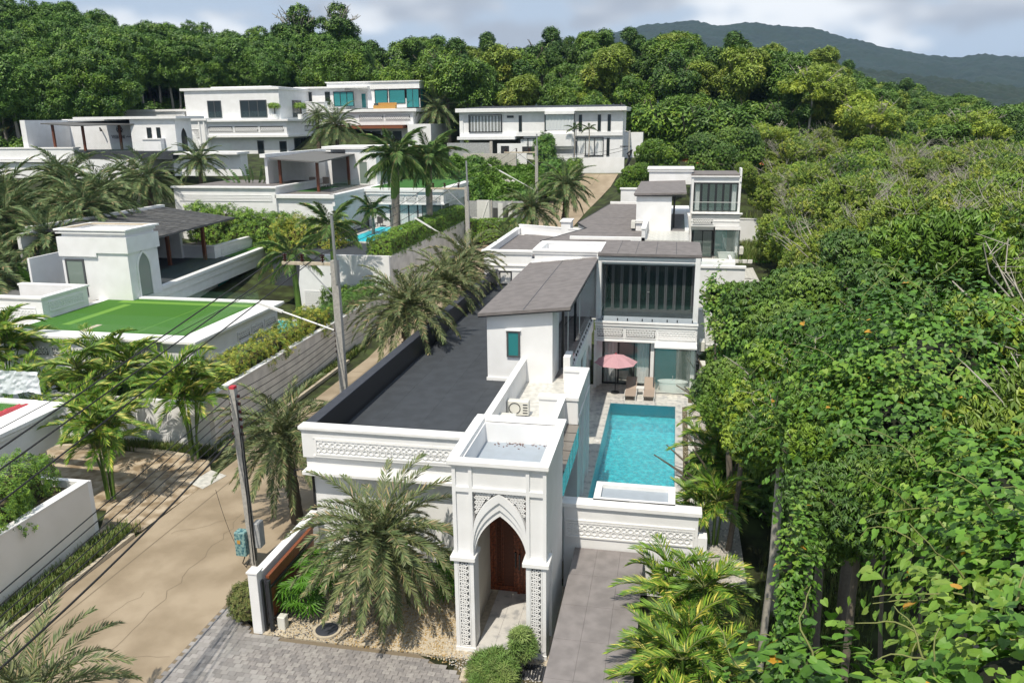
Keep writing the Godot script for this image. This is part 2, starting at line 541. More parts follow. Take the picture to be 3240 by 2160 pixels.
func build_land():
	var xs := []
	var x := -90.0
	while x <= 90.0:
		xs.append(x)
		x += 2.0
	var zs := []
	var z := -140.0
	while z <= 16.0:
		zs.append(z)
		z += 2.0
	xs = [-9000.0, -3000.0, -1200.0, -600.0, -400.0, -300.0, -240.0, -200.0, -170.0, -150.0, -130.0, -120.0, -110.0, -100.0] + xs + [100.0, 115.0, 130.0, 160.0, 200.0, 260.0, 350.0, 600.0, 1200.0, 3000.0, 9000.0]
	zs = [-9000.0, -3000.0, -1500.0, -800.0, -500.0, -400.0, -330.0, -280.0, -240.0, -210.0, -190.0, -170.0, -155.0] + zs + [24.0, 40.0, 80.0, 200.0, 600.0, 3000.0, 9000.0]
	var h := []
	for zz in zs:
		var row := []
		for xx in xs:
			var far: float = max(abs(xx), abs(zz))
			var y: float = height(xx, zz)
			if far > 350: y = lerp(y, -6.0, clampf((far - 350) / 500.0, 0, 1))
			row.append(y)
		h.append(row)
	var v := PackedVector3Array()
	var n := PackedVector3Array()
	var ix := PackedInt32Array()
	for j in zs.size():
		for i in xs.size():
			v.append(Vector3(xs[i], h[j][i], zs[j]))
			var a: int = max(i - 1, 0)
			var b: int = min(i + 1, xs.size() - 1)
			var c: int = max(j - 1, 0)
			var d: int = min(j + 1, zs.size() - 1)
			n.append(Vector3(-(h[j][b] - h[j][a]) / (xs[b] - xs[a]), 1, -(h[d][i] - h[c][i]) / (zs[d] - zs[c])).normalized())
			if i + 1 < xs.size() and j + 1 < zs.size():
				var k := j * xs.size() + i
				ix.append_array(PackedInt32Array([k, k + 1, k + xs.size() + 1, k, k + xs.size() + 1, k + xs.size()]))
	var arr := []
	arr.resize(Mesh.ARRAY_MAX)
	arr[Mesh.ARRAY_VERTEX] = v
	arr[Mesh.ARRAY_NORMAL] = n
	arr[Mesh.ARRAY_INDEX] = ix
	var am := ArrayMesh.new()
	am.add_surface_from_arrays(Mesh.PRIMITIVE_TRIANGLES, arr)
	solo("ground", am, "land", "grassy earth that rises towards the forest", "", "", "structure")
	# the concrete lane
	var m := MB.new()
	var zz := 14.0
	while zz > -106.0:
		var a := road_at(zz)
		var b := road_at(zz - 1.0)
		m.quad(Vector3(a[1], a[0], zz), Vector3(a[2], a[0], zz), Vector3(b[2], b[0], zz - 1.0), Vector3(b[1], b[0], zz - 1.0))
		zz -= 1.0
	var road := solo("road", m, "road", "pale concrete lane climbing between white garden walls", "", "", "structure")
	# joints and cracks in the slab
	var ribbon := func(pts: Array, w: float) -> MB:
		var rb := MB.new()
		for i in pts.size() - 1:
			var p := Vector3(pts[i][0], 0, pts[i][1])
			var q := Vector3(pts[i + 1][0], 0, pts[i + 1][1])
			var s := (q - p).cross(Vector3.UP).normalized() * w / 2
			for e in [p, q]: pass
			var ya: float = road_at(p.z)[0] + 0.005
			var yb: float = road_at(q.z)[0] + 0.005
			p.y = ya
			q.y = yb
			rb.quad(p - s, p + s, q + s, q - s)
		return rb
	put("joint", ribbon.call([[-18.45, 5], [-18.45, -48], [-18.7, -60], [-20.0, -74]], 0.05), "road_joint", road)
	put("joint", ribbon.call([[-16.4, -62], [-16.6, -74], [-16.0, -84], [-13.0, -94], [-10.2, -101], [-9.6, -106]], 0.06), "road_joint", road)
	for jz in [-33.0, -39.0, -45.0, -52.0, -60.0, -70.0, -80.0, -90.0, -97.0]:
		var r := road_at(jz)
		put("joint", ribbon.call([[r[1] + 0.1, jz], [r[2] - 0.1, jz - 0.1]], 0.05), "road_joint", road)
	var crack := func(x0: float, z0: float, x1: float, z1: float, steps: int, wob: float) -> Array:
		var pts := []
		for i in steps + 1:
			var t := float(i) / steps
			pts.append([lerp(float(x0), float(x1), t) + rng.randf_range(-wob, wob), lerp(float(z0), float(z1), t) + rng.randf_range(-wob, wob) * 0.6])
		return pts
	put("crack", ribbon.call(crack.call(-15.6, -15.5, -16.3, -26.5, 26, 0.13), 0.022), "road_joint", road)
	put("crack", ribbon.call(crack.call(-16.7, -20.8, -17.4, -18.0, 9, 0.1), 0.016), "road_joint", road)
	put("crack", ribbon.call(crack.call(-18.3, -24.4, -16.4, -26.2, 9, 0.12), 0.016), "road_joint", road)
	put("crack", ribbon.call(crack.call(-17.2, -17.2, -13.9, -17.9, 10, 0.08), 0.014), "road_joint", road)
	# sandy corner lot between the two garden walls
	var lot := MB.new()
	var poly := PackedVector2Array([Vector2(-19.5, 24.6), Vector2(-19.35, 29.2), Vector2(-20.6, 31.0), Vector2(-26.5, 31.4), Vector2(-29.5, 30.6), Vector2(-29, 26.2), Vector2(-22, 25.8), Vector2(-20.4, 23.0)])
	lot.extrude(poly, -0.05, 0.012, Transform3D(Basis(Vector3.RIGHT, -PI / 2), Vector3.ZERO))
	solo("sandy_ground", lot, "sand_lot", "bare sandy corner lot with dead grass beside the lane", "", "", "structure")
	var pt := MB.new()
	pt.extrude(PackedVector2Array([Vector2(-20.1, 28.6), Vector2(-19.2, 28.2), Vector2(-18.9, 29.6), Vector2(-19.9, 30.0)]), 0.0, 0.025, Transform3D(Basis(Vector3.RIGHT, -PI / 2), Vector3.ZERO))
	solo("pavement_patch", pt, "marble_pale", "rough white mortar patch at the edge of the lane", "", "", "structure")
	# kerbs
	var kb := MB.new()
	kb.bar(Vector3(-29, 0.08, -30.9), Vector3(-26.2, 0.08, -31.75), 0.25, 0.2)
	kb.bar(Vector3(-26.2, 0.08, -31.75), Vector3(-21.2, 0.08, -30.95), 0.25, 0.2)
	kb.bar(Vector3(-20.25, 0.06, -32), Vector3(-20.35, 0.06, -47), 0.2, 0.2)
	kb.bar(Vector3(-19.45, 0.06, -8), Vector3(-19.5, 0.06, -24), 0.16, 0.2)
	solo("kerb", kb, "sandstone", "low mossy concrete kerb along the left side of the lane", "", "", "structure")
	# mountains
	build_mountain("mountains", [[-40, 0.0], [-25, 0.02], [-14, 0.05], [-7.6, 0.0806], [-4.1, 0.0957], [-2.2, 0.1023], [0.6, 0.1051], [2.3, 0.099], [4.2, 0.101], [6.3, 0.0959], [7.9, 0.0934], [10.3, 0.08], [12.8, 0.0675], [14.8, 0.06], [16.4, 0.0562], [17.7, 0.0586], [19.8, 0.0537], [24, 0.05], [30, 0.058], [38, 0.03], [50, 0.0]], 1500.0, 2300.0, "long blue green wooded mountain ridge under the clouds", 3)
	build_mountain("hills", [[-4, 0.0], [2, 0.036], [6, 0.05], [7.8, 0.0507], [10.4, 0.0471], [13.0, 0.0413], [15.4, 0.034], [17.7, 0.028], [20.0, 0.022], [24, 0.02], [30, 0.015], [40, 0.0]], 620.0, 1000.0, "low wooded foothill in front of the mountain ridge", 9)

func build_mountain(called, prof, r0: float, r1: float, label, sd):
	var f := FastNoiseLite.new()
	f.seed = sd
	f.frequency = 0.0035
	f.fractal_octaves = 5
	var cb := FastNoiseLite.new()
	cb.seed = sd + 1
	cb.noise_type = FastNoiseLite.TYPE_CELLULAR
	cb.frequency = 0.075
	cb.fractal_octaves = 2
	var na := 520
	var nr := 110
	var v := PackedVector3Array()
	var n := PackedVector3Array()
	var c := PackedColorArray()
	var ix := PackedInt32Array()
	for i in na + 1:
		var az: float = lerp(float(prof[0][0]), float(prof[-1][0]), float(i) / na)
		var tn := 0.0
		for k in prof.size() - 1:
			if az >= prof[k][0] and az <= prof[k + 1][0]:
				var t: float = (az - prof[k][0]) / (prof[k + 1][0] - prof[k][0])
				tn = lerp(float(prof[k][1]), float(prof[k + 1][1]), t * t * (3 - 2 * t) * 0.5 + t * 0.5)
		var a := deg_to_rad(az)
		for j in nr + 1:
			var t := float(j) / nr
			var r: float = lerp(r0, r1, t)
			var x := sin(a) * r
			var z := -cos(a) * r
			var ridge: float = min(1.0, t / 0.72)
			ridge = ridge if t < 0.72 else 1.0 - (t - 0.72) / 0.28 * 0.7
			var top: float = 15 + tn * lerp(r0, r1, 0.72) + 6
			var y: float = -6 + top * pow(ridge, 0.8)
			y += f.get_noise_2d(x, z) * top * 0.22 * sin(PI * min(1.0, t / 0.72)) if t < 0.72 else 0.0
			var crown := cb.get_noise_2d(x, z)
			y += crown * -7.0
			v.append(Vector3(x, y, z))
			n.append(Vector3.UP)
			var g := f.get_noise_2d(x * 3 + 500, z * 3) * 0.35 + 0.75 - crown * 0.45
			c.append(Color(0.012 * g, 0.026 * g, 0.014 * g))
			if i < na and j < nr:
				var k := i * (nr + 1) + j
				ix.append_array(PackedInt32Array([k, k + 1, k + nr + 2, k, k + nr + 2, k + nr + 1]))
	var w := nr + 1
	for i in na + 1:
		for j in nr + 1:
			var k := i * w + j
			var du := v[min(i + 1, na) * w + j] - v[max(i - 1, 0) * w + j]
			var dv := v[i * w + min(j + 1, nr)] - v[i * w + max(j - 1, 0)]
			var nn := du.cross(dv).normalized()
			n[k] = nn if nn.y > 0 else -nn
	var arr := []
	arr.resize(Mesh.ARRAY_MAX)
	arr[Mesh.ARRAY_VERTEX] = v
	arr[Mesh.ARRAY_NORMAL] = n
	arr[Mesh.ARRAY_COLOR] = c
	arr[Mesh.ARRAY_INDEX] = ix
	var am := ArrayMesh.new()
	am.add_surface_from_arrays(Mesh.PRIMITIVE_TRIANGLES, arr)
	solo(called, am, "gravel", label, "", "", "structure")

# ------------------------------------------------------------ building parts
func lattice(w: float, h: float, L: float, t: float, keep = null, thick := false) -> MB:
	var m := MB.new()
	var b := 0.05 * clampf(L / 0.4, 0.5, 1.2)
	if keep == null:
		m.box(Vector3(0, 0, 0), Vector3(w, b, t + 0.004))
		m.box(Vector3(0, h - b, 0), Vector3(w, h, t + 0.004))
		m.box(Vector3(0, b, 0), Vector3(b, h - b, t + 0.004))
		m.box(Vector3(w - b, b, 0), Vector3(w, h - b, t + 0.004))
	var rings := func(p: Vector2, kind: int):
		var o := PackedVector2Array()
		var n := PackedVector2Array()
		var k := 12 if kind == 0 else 6
		for i in k:
			var a := TAU * i / k + (0.0 if kind == 0 else PI / 6)
			var r := (0.31 * L if i % 2 == 0 else 0.19 * L) if kind == 0 else 0.262 * L
			o.append(p + Vector2(cos(a), sin(a)) * r)
			n.append(p + Vector2(cos(a), sin(a)) * r * ((0.62 if kind == 0 else 0.66) if not thick else 0.5))
		m.ring(o, n, 0, t - 0.0015 * kind)
	var s := L * 0.866
	for j in range(-1, int(h / s) + 3):
		for i in range(-2, int(w / L) + 3):
			var p := Vector2(i * L + (0.5 * L if j % 2 != 0 else 0.0), j * s + L * 0.05)
			for kind in 4:
				var q := p if kind == 0 else p + Vector2(cos((kind - 1) * PI / 3), sin((kind - 1) * PI / 3)) * L / 2
				var r := L * 0.2
				if keep == null:
					if q.x < r or q.y < r or q.x > w - r or q.y > h - r: continue
				elif not keep.call(q): continue
				rings.call(q, kind)
	return m

# a lattice panel set into a wall: face "z" looks towards +z, "x" towards +x
func lattice_panel(p: Node3D, face: String, u0: float, u1: float, y0: float, y1: float, plane: float, L := 0.4, open := false, t := 0.035):
	var xf := Transform3D(Basis(), Vector3(u0, y0, plane)) if face == "z" else Transform3D(Basis(Vector3.UP, PI / 2), Vector3(plane, y0, u1))
	var m := lattice(u1 - u0, y1 - y0, L, t, null, open)
	m.v = xf * m.v
	m.n = Transform3D(xf.basis, Vector3.ZERO) * m.n
	var o := put("lattice_panel", m, "lattice", p)
	var k := MB.new()
	k.xbox(xf * Transform3D(Basis(), Vector3((u1 - u0) / 2, (y1 - y0) / 2, -0.004)), Vector3(u1 - u0, y1 - y0, 0.012))
	put("panel_back", k, "recess" if open else "plaster", o)

func window(p: Node3D, face: String, u0: float, u1: float, y0: float, y1: float, plane: float, cols := 1, glass := "dark_glass", frame := "dark_frame", fw := 0.06, called := "window", depth := 0.09) -> MeshInstance3D:
	var m := MB.new()
	var pane := MB.new()
	var bxx := func(mb: MB, a0, b0, a1, b1, d0, d1):
		if face == "z": mb.box(Vector3(a0, b0, plane + d0), Vector3(a1, b1, plane + d1))
		else: mb.box(Vector3(plane + d0, b0, a0), Vector3(plane + d1, b1, a1))
	bxx.call(m, u0, y0, u1, y0 + fw, -0.02, depth)
	bxx.call(m, u0, y1 - fw, u1, y1, -0.02, depth)
	for i in cols + 1:
		var c: float = lerp(u0 + fw / 2, u1 - fw / 2, float(i) / cols)
		bxx.call(m, c - fw / 2, y0 + fw, c + fw / 2, y1 - fw, -0.02, depth - 0.003)
	var f := put(called, m, frame, p)
	for i in cols:
		var a: float = lerp(u0 + fw / 2, u1 - fw / 2, float(i) / cols) + fw / 2
		var b: float = lerp(u0 + fw / 2, u1 - fw / 2, float(i + 1) / cols) - fw / 2
		pane = MB.new()
		bxx.call(pane, a, y0 + fw, b, y1 - fw, depth * 0.55, depth * 0.55 + 0.01)
		put("pane", pane, glass, f)
	return f

# pleated curtain on a line from a to b
func curtain(p: Node3D, a: Vector3, b: Vector3, h: float, pitch := 0.09, amp := 0.05):
	var m := MB.new()
	var d := b - a
	var k := int(d.length() / pitch)
	var nn := d.cross(Vector3.UP).normalized()
	for i in k:
		var q0 := a + d * (float(i) / k) + nn * (-amp if i % 2 else 0.0)
		var q1 := a + d * (float(i + 1) / k) + nn * (-amp if i % 2 == 0 else 0.0)
		m.quad(q0, q1, q1 + Vector3.UP * h, q0 + Vector3.UP * h)
	put("curtain", m, "curtain", p)

# hollow parapet box on a roof: four walls and a floor
func parapet_box(p: Node3D, x0, x1, z0, z1, y0, y1, t, floor_y, floor_mat, wall := "plaster"):
	pbox("parapet", p, wall, x0, y0, z1 - t, x1, y1, z1)
	pbox("parapet", p, wall, x0, y0, z0, x1, y1, z0 + t)
	pbox("parapet", p, wall, x0, y0, z0 + t, x0 + t, y1, z1 - t)
	pbox("parapet", p, wall, x1 - t, y0, z0 + t, x1, y1, z1 - t)
	pbox("roof_floor", p, floor_mat, x0 + t, floor_y - 0.1, z0 + t, x1 - t, floor_y, z1 - t)

# ring of coping round a rectangle, projecting by o outwards and i inwards
func coping(p: Node3D, x0, x1, z0, z1, y, h, t, o, called := "coping", m := "trim"):
	var i: float = t + 0.03
	pbox(called, p, m, x0 - o, y, z1 - i, x1 + o, y + h, z1 + o, 0.015)
	pbox(called, p, m, x0 - o, y, z0 - o, x1 + o, y + h, z0 + i, 0.015)
	pbox(called, p, m, x0 - o, y, z0 + i, x0 + i, y + h, z1 - i, 0.0)
	pbox(called, p, m, x1 - i, y, z0 + i, x1 + o, y + h, z1 - i, 0.0)

func arch_curve(w: float, ys: float, ya: float, k := 0.62, steps := 14) -> PackedVector2Array:
	var o := PackedVector2Array()
	var c := Vector2(w, ys + k * (ya - ys))
	for i in steps + 1:
		var t := float(i) / steps
		o.append(Vector2(w, ys).lerp(c, t).lerp(c.lerp(Vector2(0, ya), t), t))
	return o

func glass_rail(p: Node3D, a: Vector3, b: Vector3, h: float, n: int, clamps := "", called := "glass_panel"):
	for i in n:
		var q := a.lerp(b, float(i) / n)
		var r := a.lerp(b, float(i + 1) / n)
		var d := (r - q).normalized() * 0.012
		var m := MB.new()
		m.bar(q + d + Vector3.UP * h / 2, r - d + Vector3.UP * h / 2, 0.014, h)
		var o := put(called, m, "rail_glass", p)
		if clamps:
			for t in [0.2, 0.8]:
				var s := q.lerp(r, t)
				put("glass_clamp", bx(s.x - 0.03, s.y - 0.14, s.z - 0.03, s.x + 0.03, s.y + 0.12, s.z + 0.04), clamps, o)

# ------------------------------------------------------------ the near white villa
func build_main_villa():
	var v := thing("white_villa", "nearest large white villa with arched entrance tower, flat grey roofs and turquoise pool", "house", Vector3(-6, 0, -34))
	# left wing
	pbox("wall", v, "plaster", -11.95, 0, -53.6, -6.1, 4.0, -24.0)
	pbox("wall", v, "plaster", -12.05, 3.52, -24.0, -5.8, 3.98, -23.75)
	pbox("moulding", v, "trim", -12.0, 3.28, -24.0, -5.8, 3.38, -23.62, 0.02)
	pbox("moulding", v, "trim", -12.12, 3.38, -24.0, -5.8, 3.52, -23.45, 0.02)
	pbox("parapet", v, "plaster", -12.1, 3.98, -23.95, -5.92, 5.0, -23.62)
	pbox("coping", v, "trim", -12.14, 4.93, -23.98, -5.9, 5.0, -23.585, 0.01)
	pbox("coping", v, "trim", -12.18, 5.0, -23.98, -5.9, 5.13, -23.52, 0.02)
	lattice_panel(v, "z", -11.62, -6.6, 4.1, 4.68, -23.615, 0.42)
	pbox("moulding", v, "trim", -11.7, 4.02, -23.615, -6.5, 4.09, -23.59)
	pbox("moulding", v, "trim", -11.7, 4.69, -23.615, -6.5, 4.72, -23.6)
	pbox("parapet", v, "black", -12.05, 4.0, -53.6, -11.77, 5.06, -23.98)
	pbox("coping", v, "slate", -12.12, 5.06, -53.7, -11.72, 5.115, -23.985)
	pbox("roof_membrane", v, "roof_dark", -11.77, 4.0, -53.4, -6.2, 4.06, -23.95)
	for x in [-10.6, -9.0, -7.5]:
		pbox("roof_seam", v, "roof_dark", x, 4.06, -53.3, x + 0.035, 4.066, -24.0)
	for z in [-31.5, -38.0, -45.0]:
		pbox("roof_seam", v, "roof_dark", -11.7, 4.06, z, -6.3, 4.064, z + 0.03)
	pbox("parapet", v, "plaster", -6.2, 4.0, -32.7, -6.0, 5.0, -23.95)
	pbox("coping", v, "trim", -6.23, 5.0, -32.7, -5.97, 5.1, -23.96)
	pbox("parapet", v, "plaster", -11.72, 4.0, -53.6, -7.7, 5.05, -53.4)
	pbox("coping", v, "trim", -11.72, 5.05, -53.63, -7.7, 5.12, -53.36)
	window(v, "z", -11.6, -10.75, 4.1, 5.05, -53.38, 1, "white_paint", "black", 0.07, "framed_panel")
	put("drain_pipe", tube_mb([Vector3(-11.98, 3.2, -23.98), Vector3(-11.98, 0, -23.98)], 0.05), "black", v)
	put("lamp_bracket", tube_mb([Vector3(-12.0, 3.3, -23.9), Vector3(-12.3, 3.42, -23.85), Vector3(-12.55, 3.36, -23.8), Vector3(-12.6, 3.2, -23.8), Vector3(-12.48, 3.15, -23.82)], 0.025), "black", v)
	# roof terrace behind the tower, gallery block with its parapet
	pbox("terrace_wall", v, "plaster", -6.1, 0, -33.4, -4.75, 3.97, -23.6)
	pbox("terrace_wall", v, "plaster", -4.75, 0, -33.4, -3.3, 3.97, -28.1)
	pbox("terrace_floor", v, "marble_pale", -6.0, 3.97, -33.4, -3.32, 4.06, -28.1)
	pbox("terrace_floor", v, "marble_pale", -6.0, 3.97, -28.1, -3.85, 4.06, -23.3)
	pbox("parapet", v, "plaster", -3.88, 3.6, -28.1, -3.68, 5.0, -23.3)
	pbox("coping", v, "trim", -3.91, 5.0, -28.05, -3.65, 5.1, -23.35)
	pbox("parapet", v, "plaster", -4.67, 3.6, -28.35, -3.22, 4.95, -28.08)
	pbox("parapet", v, "plaster", -3.47, 3.97, -31.6, -3.22, 4.95, -28.35)
	pbox("parapet", v, "plaster", -4.2, 3.97, -31.85, -3.22, 4.95, -31.6)
	pbox("coping", v, "trim", -4.7, 4.95, -28.4, -3.17, 5.1, -28.03, 0.015)
	pbox("coping", v, "trim", -3.5, 4.95, -31.55, -3.17, 5.1, -28.4, 0.015)
	pbox("coping", v, "trim", -4.2, 4.95, -31.88, -3.17, 5.1, -31.55, 0.015)
	pbox("parapet", v, "plaster", -4.45, 4.06, -34.2, -4.15, 5.1, -33.2)
	# right face of the gallery: piers and recessed bays
	for z in [-28.1, -30.1, -32.0]:
		pbox("pier", v, "plaster", -3.3, 0, z - 0.32, -3.2, 4.9, z)
	pbox("moulding", v, "trim", -3.3, 4.1, -32.3, -3.18, 4.22, -28.1)
	# glass awning between tower and gallery
	for i in 5:
		var z0 := -23.95 - i * 0.825
		pbox("awning_pane", v, "brown_glass", -3.86, 3.99, z0 - 0.80, -3.15, 4.02, z0)
		pbox("awning_bar", v, "black_matt", -3.86, 3.985, z0 - 0.825, -3.15, 4.03, z0 - 0.80)
	for i in 5:
		var z0 := -23.5 - i * 0.9
		pbox("screen_pane", v, "teal_glass", -3.17, 3.2, z0 - 0.88, -3.15, 3.98, z0)
		pbox("screen_post", v, "steel", -3.175, 3.2, z0 - 0.9, -3.145, 3.98, z0 - 0.88)
	pbox("corridor_pillar", v, "plaster", -3.62, 0, -25.3, -3.3, 3.9, -25.0)
	pbox("corridor_wall", v, "interior", -4.75, 0, -28.1, -4.65, 3.9, -23.6)
	# upper walk beside the stair room
	pbox("walk_wall", v, "plaster", -6.0, 0, -40.2, -4.45, 3.97, -33.4)
	pbox("walk_floor", v, "roof_grey", -6.0, 3.97, -45.0, -4.4, 4.06, -33.4)
	pbox("walk_beam", v, "trim", -4.45, 3.55, -44.2, -4.2, 4.12, -34.2, 0.01)
	pbox("walk_wall", v, "plaster", -6.0, 0, -45.2, -4.45, 3.97, -43.3)
	pbox("walk_wall", v, "interior", -6.0, 0, -43.3, -5.9, 3.97, -40.2)
	glass_rail(v, Vector3(-4.3, 4.12, -34.3), Vector3(-4.3, 4.12, -44.0), 0.95, 7, "black")
	pbox("white_post", v, "trim", -4.14, 0.2, -44.05, -3.98, 3.55, -43.9)
	var ar := MB.new()
	var ac := arch_curve(1.55, 2.0, 3.3)
	var poly := PackedVector2Array([Vector2(-1.55, 3.56), Vector2(1.55, 3.56)])
	poly = PackedVector2Array([Vector2(1.56, 3.56), Vector2(-1.56, 3.56), Vector2(-1.56, 2.0)])
	var left := ac.duplicate()
	for i in left.size(): left[i].x = -left[i].x
	for i in range(0, left.size()): poly.append(left[i])
	for i in range(ac.size() - 2, -1, -1): poly.append(ac[i])
	ar.extrude(poly, -0.14, 0.0, Transform3D(Basis(Vector3.UP, PI / 2), Vector3(-4.22, 0, -41.75)))
	put("walk_arch", ar, "plaster", v)
	# spiral stair in the arch
	var stair := put("spiral_stair", tube_mb([Vector3(-5.0, 0.2, -41.8), Vector3(-5.0, 4.9, -41.8)], 0.06), "black", v)
	var rail := PackedVector3Array()
	for i in 15:
		var a := i * 0.38 - 0.6
		var y := 0.2 + i * 0.26
		var st := MB.new()
		st.xbox(Transform3D(Basis(Vector3.UP, -a), Vector3(-5.0, y, -41.8)) * Transform3D(Basis(), Vector3(0.42, 0, 0)), Vector3(0.8, 0.05, 0.27))
		put("tread", st, "black_matt", stair)
		var e := Vector3(-5.0 + cos(a) * 0.8, y, -41.8 + sin(a) * 0.8)
		put("baluster", tube_mb([e, e + Vector3.UP * 0.95], 0.012), "black", stair)
		rail.append(e + Vector3.UP * 0.95)
	put("handrail", tube_mb(rail, 0.025), "black", stair)
	# stair room with sloping roof
	var fr := MB.new()
	fr.extrude(PackedVector2Array([Vector2(-7.7, 4.0), Vector2(-4.85, 4.0), Vector2(-4.85, 7.3), Vector2(-7.7, 6.98)]), -34.6, -32.7)
	put("stair_room", fr, "plaster", v)
	pbox("plinth", v, "trim", -7.74, 4.06, -32.7, -6.2, 4.2, -32.64)
	window(v, "z", -6.83, -6.25, 5.16, 6.33, -32.7, 1, "teal_glass", "dark_frame", 0.075)
	pbox("window_sill", v, "trim", -6.87, 6.33, -32.7, -6.21, 6.38, -32.58)
	pbox("stair_room_wall", v, "plaster", -7.7, 4.0, -45.0, -6.05, 6.95, -34.6)
	pbox("stair_door", v, "black_matt", -6.05, 4.1, -36.6, -6.0, 6.3, -35.4)
	for z in [-35.0, -39.6]:
		pbox("steel_column", v, "black", -4.78, 4.06, z - 0.12, -4.66, 7.32, z)
		put("drain_pipe", tube_mb([Vector3(-4.55, 7.2, z - 0.5), Vector3(-4.55, 4.4, z - 0.5), Vector3(-4.45, 4.25, z - 0.5)], 0.025), "white_paint", v)
	var rf := MB.new()
	rf.extrude(PackedVector2Array([Vector2(-8.0, 6.99), Vector2(-4.05, 7.41), Vector2(-4.05, 7.54), Vector2(-8.0, 7.12)]), -45.0, -32.3)
	var roof := put("sloping_roof", rf, "roof_grey", v)
	var fa := MB.new()
	fa.extrude(PackedVector2Array([Vector2(-8.0, 6.93), Vector2(-4.05, 7.35), Vector2(-4.05, 7.405), Vector2(-8.0, 6.985)]), -45.0, -32.33)
	put("fascia", fa, "black_matt", roof)
	for s in [[-6.05, -44.9, -32.4, 0.03]]:
		var sm := MB.new()
		var y: float = 7.12 + (s[0] + 8.0) / 3.95 * 0.42
		sm.bar(Vector3(s[0], y + 0.002, s[1]), Vector3(s[0], y + 0.002, s[2]), s[3], 0.012)
		put("roof_seam", sm, "slate", roof)
	for z in [-38.6]:
		var sm := MB.new()
		sm.bar(Vector3(-7.9, 7.132, z), Vector3(-4.15, 7.532, z + 0.25), 0.02, 0.008)
		put("roof_seam", sm, "roof_grey", roof)
	var mort := MB.new()
	for i in 22:
		var x := -7.8 + i * 0.13
		mort.xbox(Transform3D(Basis(Vector3.UP, rng.randf() * 0.5), Vector3(x, 7.15 + (x + 8) * 0.106, -44.93 + rng.randf() * 0.05)), Vector3(0.16, 0.08, 0.1 + rng.randf() * 0.12), 0.02)
	put("mortar", mort, "trim", roof)
	var ledge := MB.new()
	ledge.extrude(PackedVector2Array([Vector2(-7.75, 4.0), Vector2(-4.9, 4.0), Vector2(-4.9, 4.01), Vector2(-7.75, 4.01)]), -34, -33)
	# tank box behind the stair roof
	pbox("tank_base", v, "plaster", -7.7, 4.0, -48.3, -4.1, 7.3, -45.0)
	parapet_box(v, -7.72, -4.05, -48.3, -45.0, 7.3, 7.78, 0.3, 7.35, "plaster")
	coping(v, -7.72, -4.05, -48.3, -45.0, 7.78, 0.12, 0.3, 0.12)
	pbox("moulding", v, "trim", -7.8, 7.66, -45.0, -3.98, 7.78, -44.93)
	# main block
	pbox("side_wall", v, "plaster", 1.25, 0, -49.2, 1.52, 7.72, -44.3)
	pbox("side_wall", v, "plaster", -4.12, 0, -49.2, -3.85, 7.72, -44.45)
	pbox("rear_wall", v, "plaster", -3.85, 0, -49.2, 1.25, 7.72, -49.0)
	pbox("upper_slab", v, "plaster", -3.85, 2.95, -49.0, 1.25, 4.08, -44.6)
	pbox("lintel", v, "plaster", -3.85, 7.12, -45.4, 1.25, 7.72, -45.2)
	pbox("fascia", v, "plaster", -3.98, 7.3, -45.2, 1.55, 7.64, -44.5)
	pbox("moulding", v, "trim", -4.02, 7.5, -44.5, 1.58, 7.66, -44.42, 0.015)
	pbox("moulding", v, "trim", -4.0, 7.36, -44.5, 1.56, 7.42, -44.45, 0.01)
	pbox("roof_slab", v, "roof_grey", -4.05, 7.72, -49.3, 1.58, 7.86, -44.32)
	pbox("roof_edge", v, "black_matt", -4.05, 7.69, -44.34, 1.58, 7.72, -44.3)
	for x in [-3.0, -2.0, -0.9, 0.2]:
		pbox("roof_seam", v, "roof_dark", x, 7.86, -49.2, x + 0.025, 7.864, -44.4)
	pbox("room_floor", v, "roof_dark", -3.85, 4.08, -49.0, 1.25, 4.42, -45.1)
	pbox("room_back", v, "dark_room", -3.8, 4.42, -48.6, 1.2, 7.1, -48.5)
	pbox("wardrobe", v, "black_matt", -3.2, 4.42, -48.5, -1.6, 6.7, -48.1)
	# folding doors
	for i in 10:
		var x0 := -3.75 + i * 0.494
		var d: MeshInstance3D = window(v, "z", x0 + 0.006, x0 + 0.488, 4.47, 7.12, -45.33, 1, "rail_glass", "dark_frame", 0.075, "folding_door")
		if i == 5: put("door_handle", bx(x0 - 0.02, 5.55, -45.24, x0 + 0.1, 5.58, -45.19), "steel", d)
	pbox("door_sill", v, "dark_frame", -3.8, 4.42, -45.4, 1.22, 4.47, -45.2)
	# balcony
	pbox("balcony_slab", v, "roof_blue", -3.95, 4.08, -45.1, 1.5, 4.14, -44.0)
	pbox("balcony_face", v, "plaster", -4.1, 2.9, -44.6, 1.52, 4.08, -44.08)
	pbox("moulding", v, "trim", -4.14, 3.98, -44.08, 1.56, 4.1, -43.95, 0.015)
	pbox("moulding", v, "trim", -4.12, 3.82, -44.08, 1.54, 3.93, -43.99, 0.015)
	pbox("moulding", v, "trim", -4.12, 2.92, -44.08, 1.54, 3.03, -43.97, 0.015)
	lattice_panel(v, "z", -4.05, -2.5, 3.14, 3.7, -44.06, 0.36, true)
	lattice_panel(v, "z", -2.42, -0.7, 3.14, 3.7, -44.06, 0.36, true)
	lattice_panel(v, "z", -0.62, 1.45, 3.14, 3.7, -44.06, 0.36)
	glass_rail(v, Vector3(-3.95, 4.16, -44.06), Vector3(1.5, 4.16, -44.06), 0.95, 4, "black")
	# ground floor sliding doors and the glass bathroom
	pbox("room_floor", v, "marble_pale", -3.85, 0.0, -49.0, 1.25, 0.22, -44.6)
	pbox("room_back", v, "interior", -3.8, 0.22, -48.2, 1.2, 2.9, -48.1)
	pbox("side_wall", v, "plaster", -3.85, 0.22, -44.75, -3.72, 2.95, -44.5)
